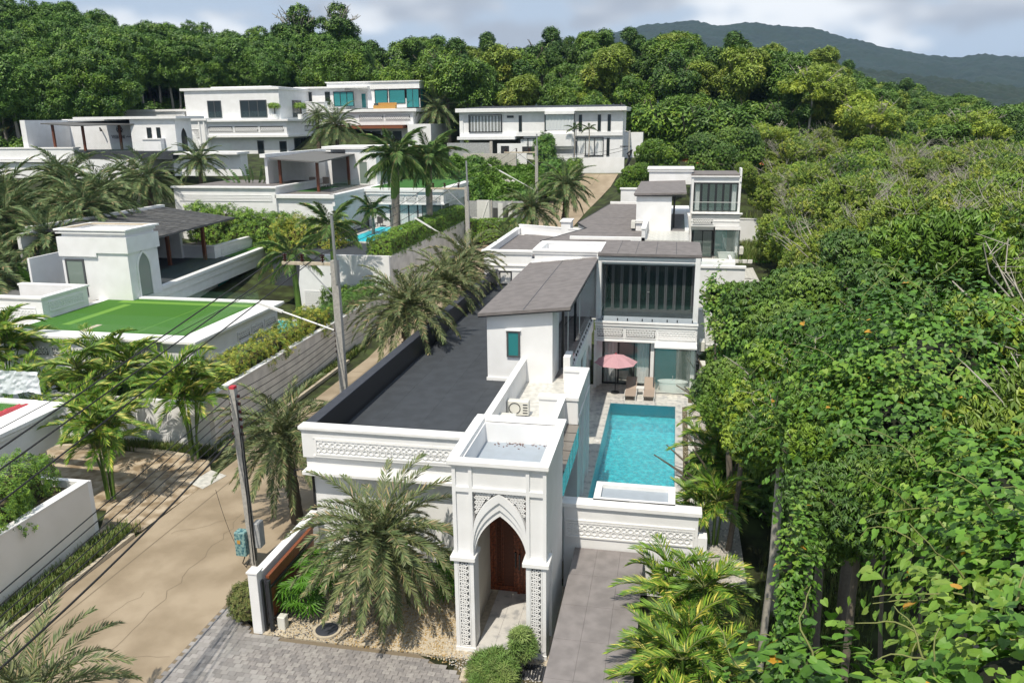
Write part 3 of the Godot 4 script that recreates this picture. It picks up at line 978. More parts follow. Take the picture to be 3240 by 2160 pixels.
	window(v, "z", -3.72, -0.98, 0.24, 2.82, -44.65, 3, "glass", "black_matt", 0.08, "sliding_door")
	curtain(v, Vector3(-3.6, 0.25, -44.95), Vector3(-2.9, 0.25, -44.95), 2.5)
	curtain(v, Vector3(-1.75, 0.25, -44.95), Vector3(-1.0, 0.25, -44.95), 2.5)
	pbox("pier", v, "plaster", -0.98, 0.2, -44.8, -0.76, 2.95, -44.3)
	pbox("bathroom_floor", v, "marble_pale", -0.72, 0.12, -44.6, 1.5, 0.22, -43.3)
	pbox("bathroom_roof", v, "plaster", -0.76, 2.84, -44.1, 1.52, 2.92, -43.28)
	window(v, "z", -0.74, 1.52, 0.22, 2.84, -43.38, 1, "glass", "dark_frame", 0.035, "glass_front", 0.03)
	window(v, "x", -44.3, -43.4, 0.22, 2.84, -0.75, 1, "glass", "dark_frame", 0.03, "glass_side", 0.03)
	window(v, "x", -44.3, -43.4, 0.22, 2.84, 1.48, 1, "glass", "dark_frame", 0.03, "glass_side", 0.03)
	pbox("tiled_wall", v, "teal_tile", -0.74, 0.22, -45.5, 0.5, 2.9, -45.3)
	pbox("shower_wall", v, "marble", 0.5, 0.22, -45.6, 1.25, 2.9, -45.4)
	pbox("mirror", v, "dark_glass", 0.62, 0.5, -45.4, 1.1, 2.5, -45.36)
	# rear boundary walls to the right of the block
	pbox("garden_wall", v, "plaster", 1.52, 0, -50.2, 4.6, 3.5, -50.0)
	pbox("garden_wall_cap", v, "trim", 1.52, 3.5, -50.25, 4.65, 3.6, -49.95)
	pbox("garden_wall_band", v, "trim", 1.52, 1.3, -50.0, 4.6, 1.36, -49.97)
	# entrance tower
	build_tower(v)
	# front wall right of the tower, with the planter box behind
	pbox("front_wall", v, "plaster", -3.1, 0, -23.85, 1.15, 2.98, -23.55)
	pbox("coping", v, "trim", -3.3, 2.98, -23.95, 1.25, 3.13, -23.45, 0.015)
	lattice_panel(v, "z", -3.05, 1.05, 1.9, 2.47, -23.545, 0.42)
	pbox("moulding", v, "trim", -3.05, 2.49, -23.55, 1.05, 2.53, -23.51)
	pbox("front_wall", v, "plaster", -2.2, 0, -25.25, 0.42, 2.98, -23.95)
	parapet_box(v, -2.2, 0.42, -25.25, -23.85, 2.98, 3.13, 0.22, 3.0, "roof_blue", "trim")

func tube_mb(pts, r: float, r1 := -1.0, sides := 6) -> MB:
	var m := MB.new()
	m.tube(PackedVector3Array(pts), r, r if r1 < 0 else r1, sides)
	return m

func build_tower(v: Node3D):
	var zf := -19.73
	var cx := -4.405
	# piers: left and right, each with a lattice face below the cap
	for s in [[-5.73, -5.16], [-3.65, -3.08]]:
		var x0: float = s[0]
		var x1: float = s[1]
		pbox("pier", v, "plaster", x0, 0, zf - 0.55, x1, 2.98, zf)
		pbox("pier_frame", v, "plaster", x0, 0.08, zf, x0 + 0.11, 2.98, zf + 0.035)
		pbox("pier_frame", v, "plaster", x1 - 0.11, 0.08, zf, x1, 2.98, zf + 0.035)
		pbox("pier_base", v, "trim", x0 - 0.02, 0, zf, x1 + 0.02, 0.16, zf + 0.05, 0.01)
		lattice_panel(v, "z", x0 + 0.12, x1 - 0.12, 0.18, 2.96, zf + 0.003, 0.235, true, 0.025)
		pbox("pier_cap", v, "trim", x0 - 0.1, 2.98, zf - 0.6, x1 + 0.06 + (0.03 if x0 > -4 else 0.0), 3.12, zf + 0.11, 0.015)
		# shaft above the cap with two sunken panels
		pbox("shaft", v, "plaster", x0, 3.12, zf - 0.5, x1, 5.92, zf - 0.06)
		pbox("shaft_frame", v, "plaster", x0, 3.12, zf - 0.06, x0 + 0.1, 5.86, zf)
		pbox("shaft_frame", v, "plaster", x1 - 0.1, 3.12, zf - 0.06, x1, 5.86, zf)
		pbox("shaft_frame", v, "plaster", x0 + 0.1, 5.1, zf - 0.06, x1 - 0.1, 5.24, zf)
		pbox("shaft_frame", v, "plaster", x0 + 0.1, 3.12, zf - 0.06, x1 - 0.1, 3.2, zf - 0.002)
	pbox("centre_panel", v, "plaster", -5.16, 5.12, zf - 0.4, -3.65, 5.92, zf - 0.06)
	pbox("shaft_frame", v, "plaster", -5.16, 5.12, zf - 0.06, -3.65, 5.24, zf)
	pbox("moulding", v, "trim", -5.78, 5.86, zf - 0.2, -3.03, 5.92, zf + 0.04, 0.01)
	# nested pointed arches
	var curves := [arch_curve(0.755, 3.85, 5.1), arch_curve(0.755, 3.42, 4.84), arch_curve(0.755, 3.2, 4.59), arch_curve(0.755, 3.0, 4.38)]
	for k in 3:
		var o: PackedVector2Array = curves[k]
		var i: PackedVector2Array = curves[k + 1]
		var m := MB.new()
		for side in [-1.0, 1.0]:
			for j in o.size() - 1:
				var q := PackedVector2Array([Vector2(side * o[j].x, o[j].y), Vector2(side * o[j + 1].x, o[j + 1].y), Vector2(side * i[j + 1].x, i[j + 1].y), Vector2(side * i[j].x, i[j].y)])
				if abs(m.area(q)) < 0.00001: continue
				if o[j + 1].x < 0.001: q[1].x = 0; q[2].x = 0
				m.extrude(q, zf - 0.42, zf - 0.01 - k * 0.055, Transform3D(Basis(), Vector3(cx, 0, 0)))
		put("arch_band", m, "plaster", v)
	# pierced spandrels
	var outer: PackedVector2Array = curves[0]
	var keep := func(q: Vector2) -> bool:
		if q.x < 0.06 or q.x > 1.45 or q.y < 0.06 or q.y > 1.22: return false
		var px: float = abs(q.x - 0.755)
		var py: float = q.y + 3.88
		for j in outer.size() - 1:
			if py >= outer[j].y and py <= outer[j + 1].y:
				var t: float = (py - outer[j].y) / (outer[j + 1].y - outer[j].y)
				return px > lerp(outer[j].x, outer[j + 1].x, t) + 0.05
		return py > 5.1
	var sp := lattice(1.51, 1.24, 0.17, 0.03, keep, true)
	sp.v = Transform3D(Basis(), Vector3(-5.16, 3.88, zf - 0.1)) * sp.v
	put("pierced_spandrel", sp, "lattice", v)
	# walls of the tower behind its face
	for s in [[-5.73, -5.5], [-3.31, -3.08]]:
		pbox("tower_wall", v, "plaster", s[0], 3.0, -23.0, s[1], 5.92, zf - 0.5)
		pbox("tower_wall", v, "plaster", s[0], 0, -23.0, s[1], 3.0, zf - 1.1)
	pbox("tower_wall", v, "plaster", -5.5, 2.7, -23.1, -3.31, 5.92, -22.9)
	pbox("niche_wall", v, "cream", -5.5, 0, -22.9, -5.4, 2.9, -20.9)
	pbox("porch_ceiling", v, "plaster", -5.5, 4.9, -22.9, -3.31, 5.0, zf - 0.45)
	pbox("tower_wall", v, "plaster", -5.73, 5.2, -23.2, -3.08, 5.92, -23.0)
	pbox("tower_roof", v, "roof_blue", -5.55, 5.15, -23.0, -3.26, 5.3, zf - 0.4)
	# top ring
	pbox("coping", v, "trim", -5.85, 5.92, zf - 0.2, -3.0, 6.06, zf + 0.1, 0.015)
	pbox("coping", v, "trim", -5.85, 5.92, -23.3, -3.0, 6.06, -23.02, 0.015)
	pbox("coping", v, "trim", -5.85, 5.92, -23.02, -5.55, 6.06, zf - 0.2)
	pbox("coping", v, "trim", -3.28, 5.92, -23.02, -3.0, 6.06, zf - 0.2)
	var litter := MB.new()
	for i in 60:
		var z: float = -22.95 + abs(rng.randfn(0, 0.18))
		litter.xbox(Transform3D(Basis(Vector3.UP, rng.randf() * 6), Vector3(rng.randf_range(-5.2, -3.3), 5.31, z)), Vector3(rng.randf_range(0.02, 0.07), 0.012, 0.025))
	tag(put("dry_leaves", litter, "wood_dark", v), "", "", "", "stuff")
	# porch floor in slabs
	for r in 4:
		for c in 3:
			var x0 := -5.13 + c * 0.49
			var z0 := -19.75 - r * 0.79
			pbox("floor_tile", v, "marble", x0 + 0.003, 0.0, z0 - 0.785, x0 + 0.487, 0.15, z0)
	pbox("porch_step", v, "marble_pale", -5.16, 0, -19.8, -3.65, 0.148, -19.72)
	# the wooden door
	var d := pbox("door", v, "wood", -5.4, 0.15, -22.9, -4.5, 3.3, -22.82)
	put("door_stile", bx(-5.44, 0.15, -22.82, -5.3, 3.3, -22.77), "wood", d)
	put("door_stile", bx(-4.62, 0.15, -22.82, -4.5, 3.3, -22.77), "wood", d)
	put("door_rail", bx(-5.3, 0.15, -22.82, -4.62, 0.33, -22.772), "wood", d)
	var lp := lattice(0.2, 2.7, 0.12, 0.02)
	lp.v = Transform3D(Basis(), Vector3(-5.2, 0.4, -22.82)) * lp.v
	put("carved_panel", lp, "wood_dark", d)
	for i in 9:
		put("door_slat", bx(-4.96 + i * 0.037, 0.34, -22.82, -4.935 + i * 0.037, 3.2, -22.79), "wood_dark", d)
	put("door_handle", bx(-4.58, 1.05, -22.77, -4.53, 1.6, -22.72), "black", d)
	var d2 := pbox("side_leaf", v, "wood", -4.49, 0.15, -22.8, -3.95, 3.3, -22.7)
	put("door_stile", bx(-4.49, 0.15, -22.7, -4.4, 3.3, -22.66), "wood", d2)
	put("door_slat", bx(-4.32, 0.3, -22.7, -4.28, 3.2, -22.67), "wood_dark", d2)
	put("door_handle", bx(-4.43, 1.05, -22.66, -4.38, 1.6, -22.61), "black", d2)
	pbox("door_side_wall", v, "wood_dark", -3.95, 0.15, -22.9, -3.31, 3.3, -22.75)

# ------------------------------------------------------------ yard, pool and furniture of the near villa
func build_main_villa_yard():
	# pool
	var p := thing("swimming_pool", "long turquoise swimming pool with marble edge beside the near villa", "pool", Vector3(-1.2, 0, -34))
	pbox("basin_floor", p, "pool_tile", -2.98, -1.35, -42.2, 0.5, -1.25, -25.2)
	pbox("basin_wall", p, "pool_wall", -3.08, -1.3, -42.3, -2.98, 0.12, -25.2)
	pbox("basin_wall", p, "pool_wall", 0.5, -1.3, -42.3, 0.6, 0.12, -25.2)
	pbox("basin_wall", p, "pool_wall", -2.98, -1.3, -42.3, 0.5, 0.12, -42.2)
	pbox("basin_wall", p, "pool_wall", -2.98, -1.3, -25.3, 0.5, 0.12, -25.2)
	pbox("step", p, "pool_tile", -2.98, -1.25, -42.2, 0.5, -0.75, -41.2)
	pbox("step", p, "pool_tile", -2.98, -1.25, -27.2, 0.5, -0.55, -25.3)
	var w := MB.new()
	w.quad(Vector3(-2.98, 0.08, -25.3), Vector3(0.5, 0.08, -25.3), Vector3(0.5, 0.08, -42.2), Vector3(-2.98, 0.08, -42.2))
	tag(put("water", w, "water", p), "", "", "")
	for i in 14:
		var z0 := -25.3 - i * 1.207
		pbox("coping_tile", p, "marble", -3.35, 0.0, z0 - 1.2, -2.97, 0.16, z0, 0.01)
		pbox("coping_tile", p, "marble", 0.49, 0.0, z0 - 1.2, 0.85, 0.16, z0, 0.01)
		pbox("border_tile", p, "marble_pale", 1.1, 0.0, z0 - 1.2, 1.38, 0.16, z0, 0.01)
	for i in 5:
		var x0 := -3.35 + i * 0.84
		pbox("coping_tile", p, "marble", x0, 0.0, -42.62, x0 + 0.835, 0.16, -42.21, 0.01)
	for z in [-29.5, -32.6, -36.0]:
		put("spot_light", disc(Vector3(-3.16, 0.165, z), 0.07, 0.01), "white_paint", p)
	# deck
	var deck := MB.new()
	deck.box(Vector3(-5.9, -0.1, -44.7), Vector3(1.4, 0.1, -23.9))
	deck = bx(-4.5, -0.1, -44.7, -3.1, 0.1, -23.9)
	var dk := solo("pavement", deck, "soil", "marble tiled deck between the villa and its pool", "", "", "structure")
	put("bed", bx(-3.1, -0.1, -44.7, 1.4, 0.1, -42.35), "soil", dk)
	var row := 0
	var z := -44.6
	while z < -24.2:
		var n := 2 if z > -42.6 else 10
		for i in n:
			var x0 := -4.48 + i * 0.565
			if x0 + 0.56 > 1.4: continue
			put("tile", bx(x0, 0.1, z, x0 + 0.56, 0.135, z + 0.99, 0.0), "marble" if (i + row) % 3 else "marble_pale", dk)
		z += 0.995
		row += 1
	# white pebble strips
	pebbles("pebbles", "white pebble strip between pool border and garden wall", Rect2(1.4, -49.8, 1.5, 25.0), 0.07, 2600, [Color(0.62, 0.6, 0.57), Color(0.45, 0.44, 0.42), Color(0.7, 0.68, 0.64), Color(0.25, 0.25, 0.25)], -0.05)
	pebbles("pebbles", "narrow strip of cream pebbles along the pool edge", Rect2(0.86, -42.2, 0.24, 17.0), 0.03, 1500, [Color(0.6, 0.54, 0.4), Color(0.65, 0.6, 0.5), Color(0.5, 0.42, 0.3)], 0.1)
	# bathtub
	var tub := thing("bathtub", "white freestanding bathtub inside the glass bathroom of the near villa", "bathtub", Vector3(0.3, 0.22, -43.85))
	var tm := MB.new()
	tm.lathe(Vector3.ZERO, PackedVector2Array([Vector2(0.0, 0), Vector2(0.8, 0.0), Vector2(0.84, 0.12), Vector2(0.93, 0.52), Vector2(1.0, 0.56), Vector2(1.0, 0.6), Vector2(0.88, 0.6), Vector2(0.82, 0.5), Vector2(0.72, 0.16), Vector2(0.0, 0.12)]), 28, 0.84, 0.38)
	own("shell", tm, "tub", tub)
	own("tap", tube_mb([Vector3(0, 0.55, -0.34), Vector3(0, 0.8, -0.34), Vector3(0, 0.82, -0.25), Vector3(0, 0.76, -0.2)], 0.02), "steel", tub)
	own("tap_handle", bx(0.14, 0.6, -0.36, 0.24, 0.66, -0.3), "steel", tub)
	# parasol
	var u := thing("parasol", "pink garden parasol on a dark pole beside the pool", "parasol", Vector3(-2.85, 0.135, -43.3))
	own("foot", disc(Vector3(0, 0.03, 0), 0.24, 0.06), "black_matt", u)
	own("pole", tube_mb([Vector3.ZERO, Vector3(0, 2.25, 0)], 0.025), "black_matt", u)
	var can := MB.new()
	for i in 8:
		var a0 := TAU * i / 8 + 0.2
		var a1 := TAU * (i + 1) / 8 + 0.2
		var p0 := Vector3(cos(a0), 0, -sin(a0))
		var p1 := Vector3(cos(a1), 0, -sin(a1))
		var mid := (p0 + p1) / 2 * 0.97
		for t in [[Vector3(0, 2.28, 0), p0 * 0.7 + Vector3(0, 2.08, 0), mid * 0.7 + Vector3(0, 2.05, 0), p1 * 0.7 + Vector3(0, 2.08, 0)]]:
			can.tri(t[0], t[1], t[2])
			can.tri(t[0], t[2], t[3])
			var o0: Vector3 = p0 * 1.22 + Vector3(0, 1.8, 0)
			var o1: Vector3 = p1 * 1.22 + Vector3(0, 1.8, 0)
			var om: Vector3 = mid * 1.22 + Vector3(0, 1.78, 0)
			can.quad(t[1], o0, om, t[2])
			can.quad(t[2], om, o1, t[3])
	own("canopy", can, "pink", u)
	own("finial", disc(Vector3(0, 2.3, 0), 0.04, 0.06), "red_cloth", u)
	for i in 8:
		var a := TAU * i / 8 + 0.2
		own("rib", tube_mb([Vector3(0, 2.24, 0), Vector3(cos(a) * 1.2, 1.78, -sin(a) * 1.2)], 0.012, -1, 4), "black_matt", u)
	# loungers
	var lo := thing("sun_lounger", "beige sun lounger nearest the parasol, half in its shade", "sun lounger", Vector3(-1.95, 0.135, -43.0), "two sun loungers by the pool")
	own("seat", bx(-0.3, 0.28, -0.25, 0.3, 0.33, 1.0, 0.01), "lounger", lo)
	var bk := MB.new()
	bk.xbox(Transform3D(Basis(Vector3.RIGHT, 0.75), Vector3(0, 0.56, -0.52)), Vector3(0.6, 0.05, 0.82), 0.01)
	own("backrest", bk, "lounger", lo)
	own("frame", bx(-0.33, 0.24, -0.9, -0.3, 0.29, 1.02), "white_paint", lo)
	own("frame", bx(0.3, 0.24, -0.9, 0.33, 0.29, 1.02), "white_paint", lo)
	for lx in [-0.31, 0.27]:
		for lz in [-0.8, 0.95]:
			own("leg", bx(lx, 0, lz, lx + 0.04, 0.25, lz + 0.04), "white_paint", lo)
	copy(lo, Vector3(-0.95, 0.135, -43.05), 0.0, 1.0, "beige sun lounger fully in the sun, next to the glass bathroom")
	var st := thing("side_table", "small white side table between the two sun loungers", "table", Vector3(-1.45, 0.135, -43.2))
	own("top", bx(-0.22, 0.4, -0.22, 0.22, 0.44, 0.22), "white_paint", st)
	for lx in [-0.2, 0.16]:
		for lz in [-0.2, 0.16]:
			own("leg", bx(lx, 0, lz, lx + 0.04, 0.4, lz + 0.04), "white_paint", st)
	# air conditioners
	var ac := ac_unit(Vector3(-5.55, 4.06, -28.6), 0.0, "white air conditioner on the roof terrace behind the entrance tower")
	copy(ac, Vector3(-5.75, 4.06, -27.2), 0.0, 0.9, "low white air conditioner half hidden behind the tower parapet")
	copy(ac, Vector3(1.95, 0.9, -45.4), PI / 2, 1.0, "white air conditioner low on the right wall of the near villa")
	copy(ac, Vector3(1.9, 1.9, -46.6), PI / 2, 1.0, "upper white air conditioner on the right wall of the near villa")
	copy(ac, Vector3(-3.05, 6.85, -62.8), PI / 2, 1.0, "white air conditioner hanging on the upper villa's stair room")
	copy(ac, Vector3(5.95, 3.3, -73.6), PI / 2, 1.1, "white air conditioner by the lawn of the upper villa")
	copy(ac, Vector3(-8.0, 5.9, -65.6), 0.0, 1.0, "white air conditioner beside the white chimney stub on the garage roof")
	copy(ac, Vector3(-91.0, 11.6, -90.0), 0.0, 1.2, "white air conditioner behind the roofed terrace of the left rear villa")
	# carport slab in front of the right wall
	var cp := thing("carport_roof", "flat grey carport slab in front of the right garden wall", "carport", Vector3(-1.6, 0, -19))
	for r in 6:
		for c in 3:
			var x0 := -2.72 + c * 0.74
			var z0 := -23.5 + r * 1.62
			pbox("roof_panel", cp, "roof_panel", x0, 1.45, z0, x0 + 0.735, 1.55, z0 + 1.612)
	pbox("beam", cp, "plaster", -2.68, 1.2, -23.5, -2.5, 1.449, -13.8)
	pbox("beam", cp, "plaster", -0.7, 1.2, -23.5, -0.55, 1.449, -13.8)
	for z2 in [-23.2, -18.5, -14.2]:
		pbox("post", cp, "plaster", -2.66, 0, z2, -2.52, 1.2, z2 + 0.15)
		pbox("post", cp, "plaster", -0.7, -0.3, z2, -0.56, 1.2, z2 + 0.15)
	# boundary wall on the right
	var bw := thing("boundary_wall", "low white boundary wall behind the bright areca palms", "wall", Vector3(1.3, -0.4, -16))
	pbox("wall", bw, "plaster", 1.2, -0.6, -23.5, 1.4, 1.6, -9)
	pbox("cap", bw, "trim", 1.17, 1.6, -23.5, 1.43, 1.68, -9)
	pbox("pillar", bw, "plaster", 1.1, -0.6, -24.0, 1.45, 2.2, -23.6)
	# drive of stone setts
	build_drive()
	# wall, sliding gate and its post on the left
	var gw := thing("gate_wall", "white garden wall with pillar where the wooden gate is parked", "wall", Vector3(-11.9, 0, -21.6))
	pbox("pillar", gw, "plaster", -12.05, 0, -19.66, -11.75, 2.05, -19.36, 0.01)
	pbox("pillar_cap", gw, "trim", -12.08, 2.05, -19.7, -11.72, 2.1, -19.33)
	pbox("wall", gw, "plaster", -12.02, 0, -23.75, -11.82, 1.85, -19.66)
	pbox("cap", gw, "trim", -12.05, 1.85, -23.75, -11.79, 1.92, -19.66)
	var ga := thing("sliding_gate", "reddish wooden sliding gate with vertical boards beside the white pillar", "gate", Vector3(-11.6, 0, -21.3))
	for i in 24:
		var z0 := -19.8 - i * 0.13
		pbox("board", ga, "gate_wood", -11.66, 0.12, z0 - 0.122, -11.61, 1.72, z0)
	pbox("rail", ga, "gate_wood", -11.69, 1.7, -22.95, -11.58, 1.78, -19.75)
	pbox("rail", ga, "black_matt", -11.61, 1.32, -22.95, -11.57, 1.4, -19.75)
	pbox("rail", ga, "black_matt", -11.61, 0.2, -22.95, -11.57, 0.28, -19.75)
	pbox("guide_post", ga, "black_matt", -11.56, 0, -19.62, -11.46, 1.75, -19.5)
	pbox("guide_post", ga, "black_matt", -11.73, 0, -19.62, -11.68, 1.75, -19.5)
	pbox("motor", ga, "ac_white", -11.4, 0, -19.9, -11.15, 0.45, -19.65, 0.02)

func disc(at: Vector3, r: float, h: float, sides := 20) -> MB:
	var m := MB.new()
	m.tube(PackedVector3Array([at - Vector3.UP * h / 2, at + Vector3.UP * h / 2]), r, r, sides)
	return m

func ac_unit(at: Vector3, turn: float, label: String) -> Node3D:
	var a := thing("air_conditioner", label, "air conditioner", at, "outdoor air conditioner units")
	a.rotation.y = turn
	own("case", bx(-0.42, 0.05, -0.16, 0.42, 0.62, 0.16, 0.02), "ac_white", a)
	own("fan_grille", ring_mb(0.23, 0.2), "black_matt", a, Transform3D(Basis(), Vector3(-0.12, 0.33, 0.163)))
	for i in 4:
		own("louvre", bx(0.2, 0.14 + i * 0.11, 0.158, 0.38, 0.18 + i * 0.11, 0.17), "black_matt", a)
	own("foot", bx(-0.36, 0, -0.18, -0.28, 0.05, 0.18), "black_matt", a)
	own("foot", bx(0.28, 0, -0.18, 0.36, 0.05, 0.18), "black_matt", a)
	return a

func ring_mb(ro: float, ri: float) -> MB:
	var m := MB.new()
	var o := PackedVector2Array()
	var n := PackedVector2Array()
	for i in 20:
		var a := TAU * i / 20
		o.append(Vector2(cos(a), sin(a)) * ro)
		n.append(Vector2(cos(a), sin(a)) * ri)
	m.ring(o, n, 0, 0.012)
	return m

func pebbles(called, label, area: Rect2, size: float, count: int, tones: Array, y: float, holes := []):
	var s := stone_arr()
	var m := MB.new()
	for i in count:
		var p := Vector3(rng.randf_range(area.position.x, area.end.x), 0, rng.randf_range(area.position.y, area.end.y))
		p.y = y + size * 0.2
		var k := size * rng.randf_range(0.6, 1.4)
		m.app(s, Transform3D(Basis.from_euler(Vector3(rng.randf() * 0.6, rng.randf() * 6, rng.randf() * 0.6)) * Basis.from_scale(Vector3(k, k * 0.6, k * 0.8)), p), tones[rng.randi() % tones.size()] * rng.randf_range(0.8, 1.15))
	var o := solo(called, m, "gravel", label, "", "", "stuff")
	put("bed", bx(area.position.x, y - 0.1, area.position.y, area.end.x, y, area.end.y), "soil" if tones.size() < 4 else "rubble", o)

func stone_arr() -> Array:
	var m := MB.new()
	var pts := [Vector3(0, 0.5, 0), Vector3(0.5, 0.05, 0.1), Vector3(0.1, 0.1, 0.5), Vector3(-0.5, 0, 0.05), Vector3(-0.05, 0.05, -0.5), Vector3(0, -0.4, 0)]
	for i in 4:
		m.tri(pts[0], pts[1 + (i + 1) % 4], pts[1 + i])
		m.tri(pts[5], pts[1 + i], pts[1 + (i + 1) % 4])
	for i in m.n.size():
		m.n[i] = m.v[i].normalized()
	for i in range(0, m.v.size(), 3):
		if (m.v[i + 1] - m.v[i]).cross(m.v[i + 2] - m.v[i]).dot(m.v[i]) > 0:
			var t := m.v[i + 1]
			m.v[i + 1] = m.v[i + 2]
			m.v[i + 2] = t
			t = m.n[i + 1]
			m.n[i + 1] = m.n[i + 2]
			m.n[i + 2] = t
	return m.arr()

func build_drive():
	# front edge of the gravel bed: x -> z
	var edge := func(x: float) -> float:
		var e := [[-13.6, -20.75], [-12.6, -19.9], [-11.8, -19.3], [-8.3, -19.25], [-6.8, -19.3], [-5.9, -19.0], [-5.3, -18.7], [-4.9, -18.3], [-4.6, -17.6], [-4.4, -16.5], [-4.3, -14.0]]
		for i in e.size() - 1:
			if x <= e[i + 1][0]:
				return lerp(float(e[i][1]), float(e[i + 1][1]), clampf((x - e[i][0]) / (e[i + 1][0] - e[i][0]), 0, 1))
		return -12.0
	var base := MB.new()
	base.extrude(PackedVector2Array([Vector2(-13.7, 20.8), Vector2(-12.6, 19.9), Vector2(-11.8, 19.3), Vector2(-6.8, 19.3), Vector2(-4.9, 18.3), Vector2(-4.3, 14), Vector2(-4.3, 8), Vector2(-13.7, 8)]), -0.1, 0.01, Transform3D(Basis(Vector3.RIGHT, -PI / 2), Vector3.ZERO))
	var drv := solo("driveway", base, "road_joint", "grey stone sett driveway in front of the villa entrance", "", "", "structure")
	var sett := bx(-0.112, 0, -0.082, 0.112, 0.03, 0.082, 0.008).mesh()
	var rest := MB.new()
	var few := 0
	var one := bx(-0.112, 0, -0.082, 0.112, 0.03, 0.082, 0.0)
	var spots := []
	var row := 0
	var z := -20.9
	while z < -12.5:
		var x := -13.55 + (0.115 if row % 2 else 0.0)
		while x < -4.3:
			if z - 0.09 > edge.call(x) and z - 0.09 > edge.call(x + 0.1) and z - 0.09 > edge.call(x - 0.1): spots.append(Vector3(x, 0.012, z))
			x += 0.231
		z += 0.17
		row += 1
	spots.sort_custom(func(a, b): return abs(a.x + 8.5) + abs(a.z + 18.2) * 2.0 < abs(b.x + 8.5) + abs(b.z + 18.2) * 2.0)
	for i in spots.size():
		var at: Vector3 = spots[i] + Vector3(0, rng.randf_range(-0.005, 0.004), 0)
		if i < 300:
			own("sett", sett, ["paver_a", "paver_b", "paver_c", "paver_a"][rng.randi() % 4], drv, Transform3D(Basis(Vector3.UP, rng.randf_range(-0.02, 0.02)), at))
		else:
			rest.app(one.arr(), Transform3D(Basis(Vector3.UP, rng.randf_range(-0.02, 0.02)), at), Color(0.3, 0.285, 0.275) * rng.randf_range(0.75, 1.2))
	tag(own("setts", rest, "gravel", drv), "", "", "", "stuff")
	# gravel bed under the big date palm
	var gb := MB.new()
	var sa := stone_arr()
	var tones := [Color(0.5, 0.35, 0.15), Color(0.58, 0.47, 0.3), Color(0.4, 0.27, 0.11), Color(0.6, 0.53, 0.42), Color(0.2, 0.19, 0.18), Color(0.1, 0.105, 0.12)]
	var i2 := 0
	while i2 < 15000:
		i2 += 1
		var p := Vector3(rng.randf_range(-11.6, -3.1), 0.03, rng.randf_range(-23.4, -18.2))
		if p.z > edge.call(p.x) - 0.03 or (p.x > -5.75 and p.z < -19.7): continue
		var dark: float = clampf((-p.x - 8.0) / 2.5 + rng.randf_range(-0.4, 0.4), 0, 1)
		var white: float = clampf((p.x + 6.2) / 1.0, 0, 1)
		var c: Color = tones[rng.randi() % 4]
		if rng.randf() < dark: c = tones[4 + rng.randi() % 2] if rng.randf() < 0.6 else tones[1]
		if rng.randf() < white: c = Color(0.55, 0.53, 0.5) if rng.randf() < 0.7 else Color(0.3, 0.3, 0.3)
		var k := rng.randf_range(0.035, 0.075)
		gb.app(sa, Transform3D(Basis.from_euler(Vector3(rng.randf() * 0.6, rng.randf() * 6, rng.randf() * 0.6)) * Basis.from_scale(Vector3(k, k * 0.7, k * 0.8)), p), c * rng.randf_range(0.8, 1.15))
	solo("gravel_bed", gb, "gravel", "bed of golden and black gravel under the big date palm", "", "", "stuff")
	solo("soil_bed", bx(-11.75, -0.1, -23.6, -3.0, 0.02, -19.35), "sandstone", "dark soil below the gravel bed", "", "", "structure")
	solo("soil_bed", bx(-5.6, -0.1, -19.35, -2.9, 0.02, -18.4), "soil", "dark soil in front of the porch", "", "", "structure")
	# manhole, stepping stones, drain grate
	var mh := thing("manhole", "round dark manhole cover with pale rim in the gravel", "manhole", Vector3(-9.87, 0, -19.85))
	own("cover", disc(Vector3(0, 0.05, 0), 0.34, 0.06, 24), "slate", mh)
	own("rim", ring_flat(0.43, 0.35, 0.09), "sandstone", mh)
	var ss := thing("stepping_stone", "pale stepping stone touching the porch step", "paving slab", Vector3(-4.7, 0, -19.25), "stepping stones before the porch")
	own("slab", bx(-0.48, 0, -0.26, 0.48, 0.08, 0.26, 0.015), "sandstone", ss)
	copy(ss, Vector3(-4.85, 0, -18.66), 0.05, 1.0, "pale stepping stone beside the driveway setts")
	var dg := thing("drain_grate", "black slotted drain grate at the foot of the right porch pier", "drain", Vector3(-3.25, 0.03, -19.1))
	for i in 9:
		own("bar", bx(-0.36 + i * 0.08, 0.0, -0.28, -0.32 + i * 0.08, 0.04, 0.28), "black_matt", dg)
	own("frame", bx(-0.4, -0.02, -0.32, 0.4, 0.0, 0.32), "slate", dg)

func ring_flat(ro: float, ri: float, h: float) -> MB:
	var m := MB.new()
	var o := PackedVector2Array()
	var n := PackedVector2Array()
	for i in 28:
		var a := TAU * i / 28
		o.append(Vector2(cos(a), sin(a)) * ro)
		n.append(Vector2(cos(a), sin(a)) * ri)
	m.ring(o, n, 0, h, Transform3D(Basis(Vector3.RIGHT, -PI / 2), Vector3.ZERO))
	return m

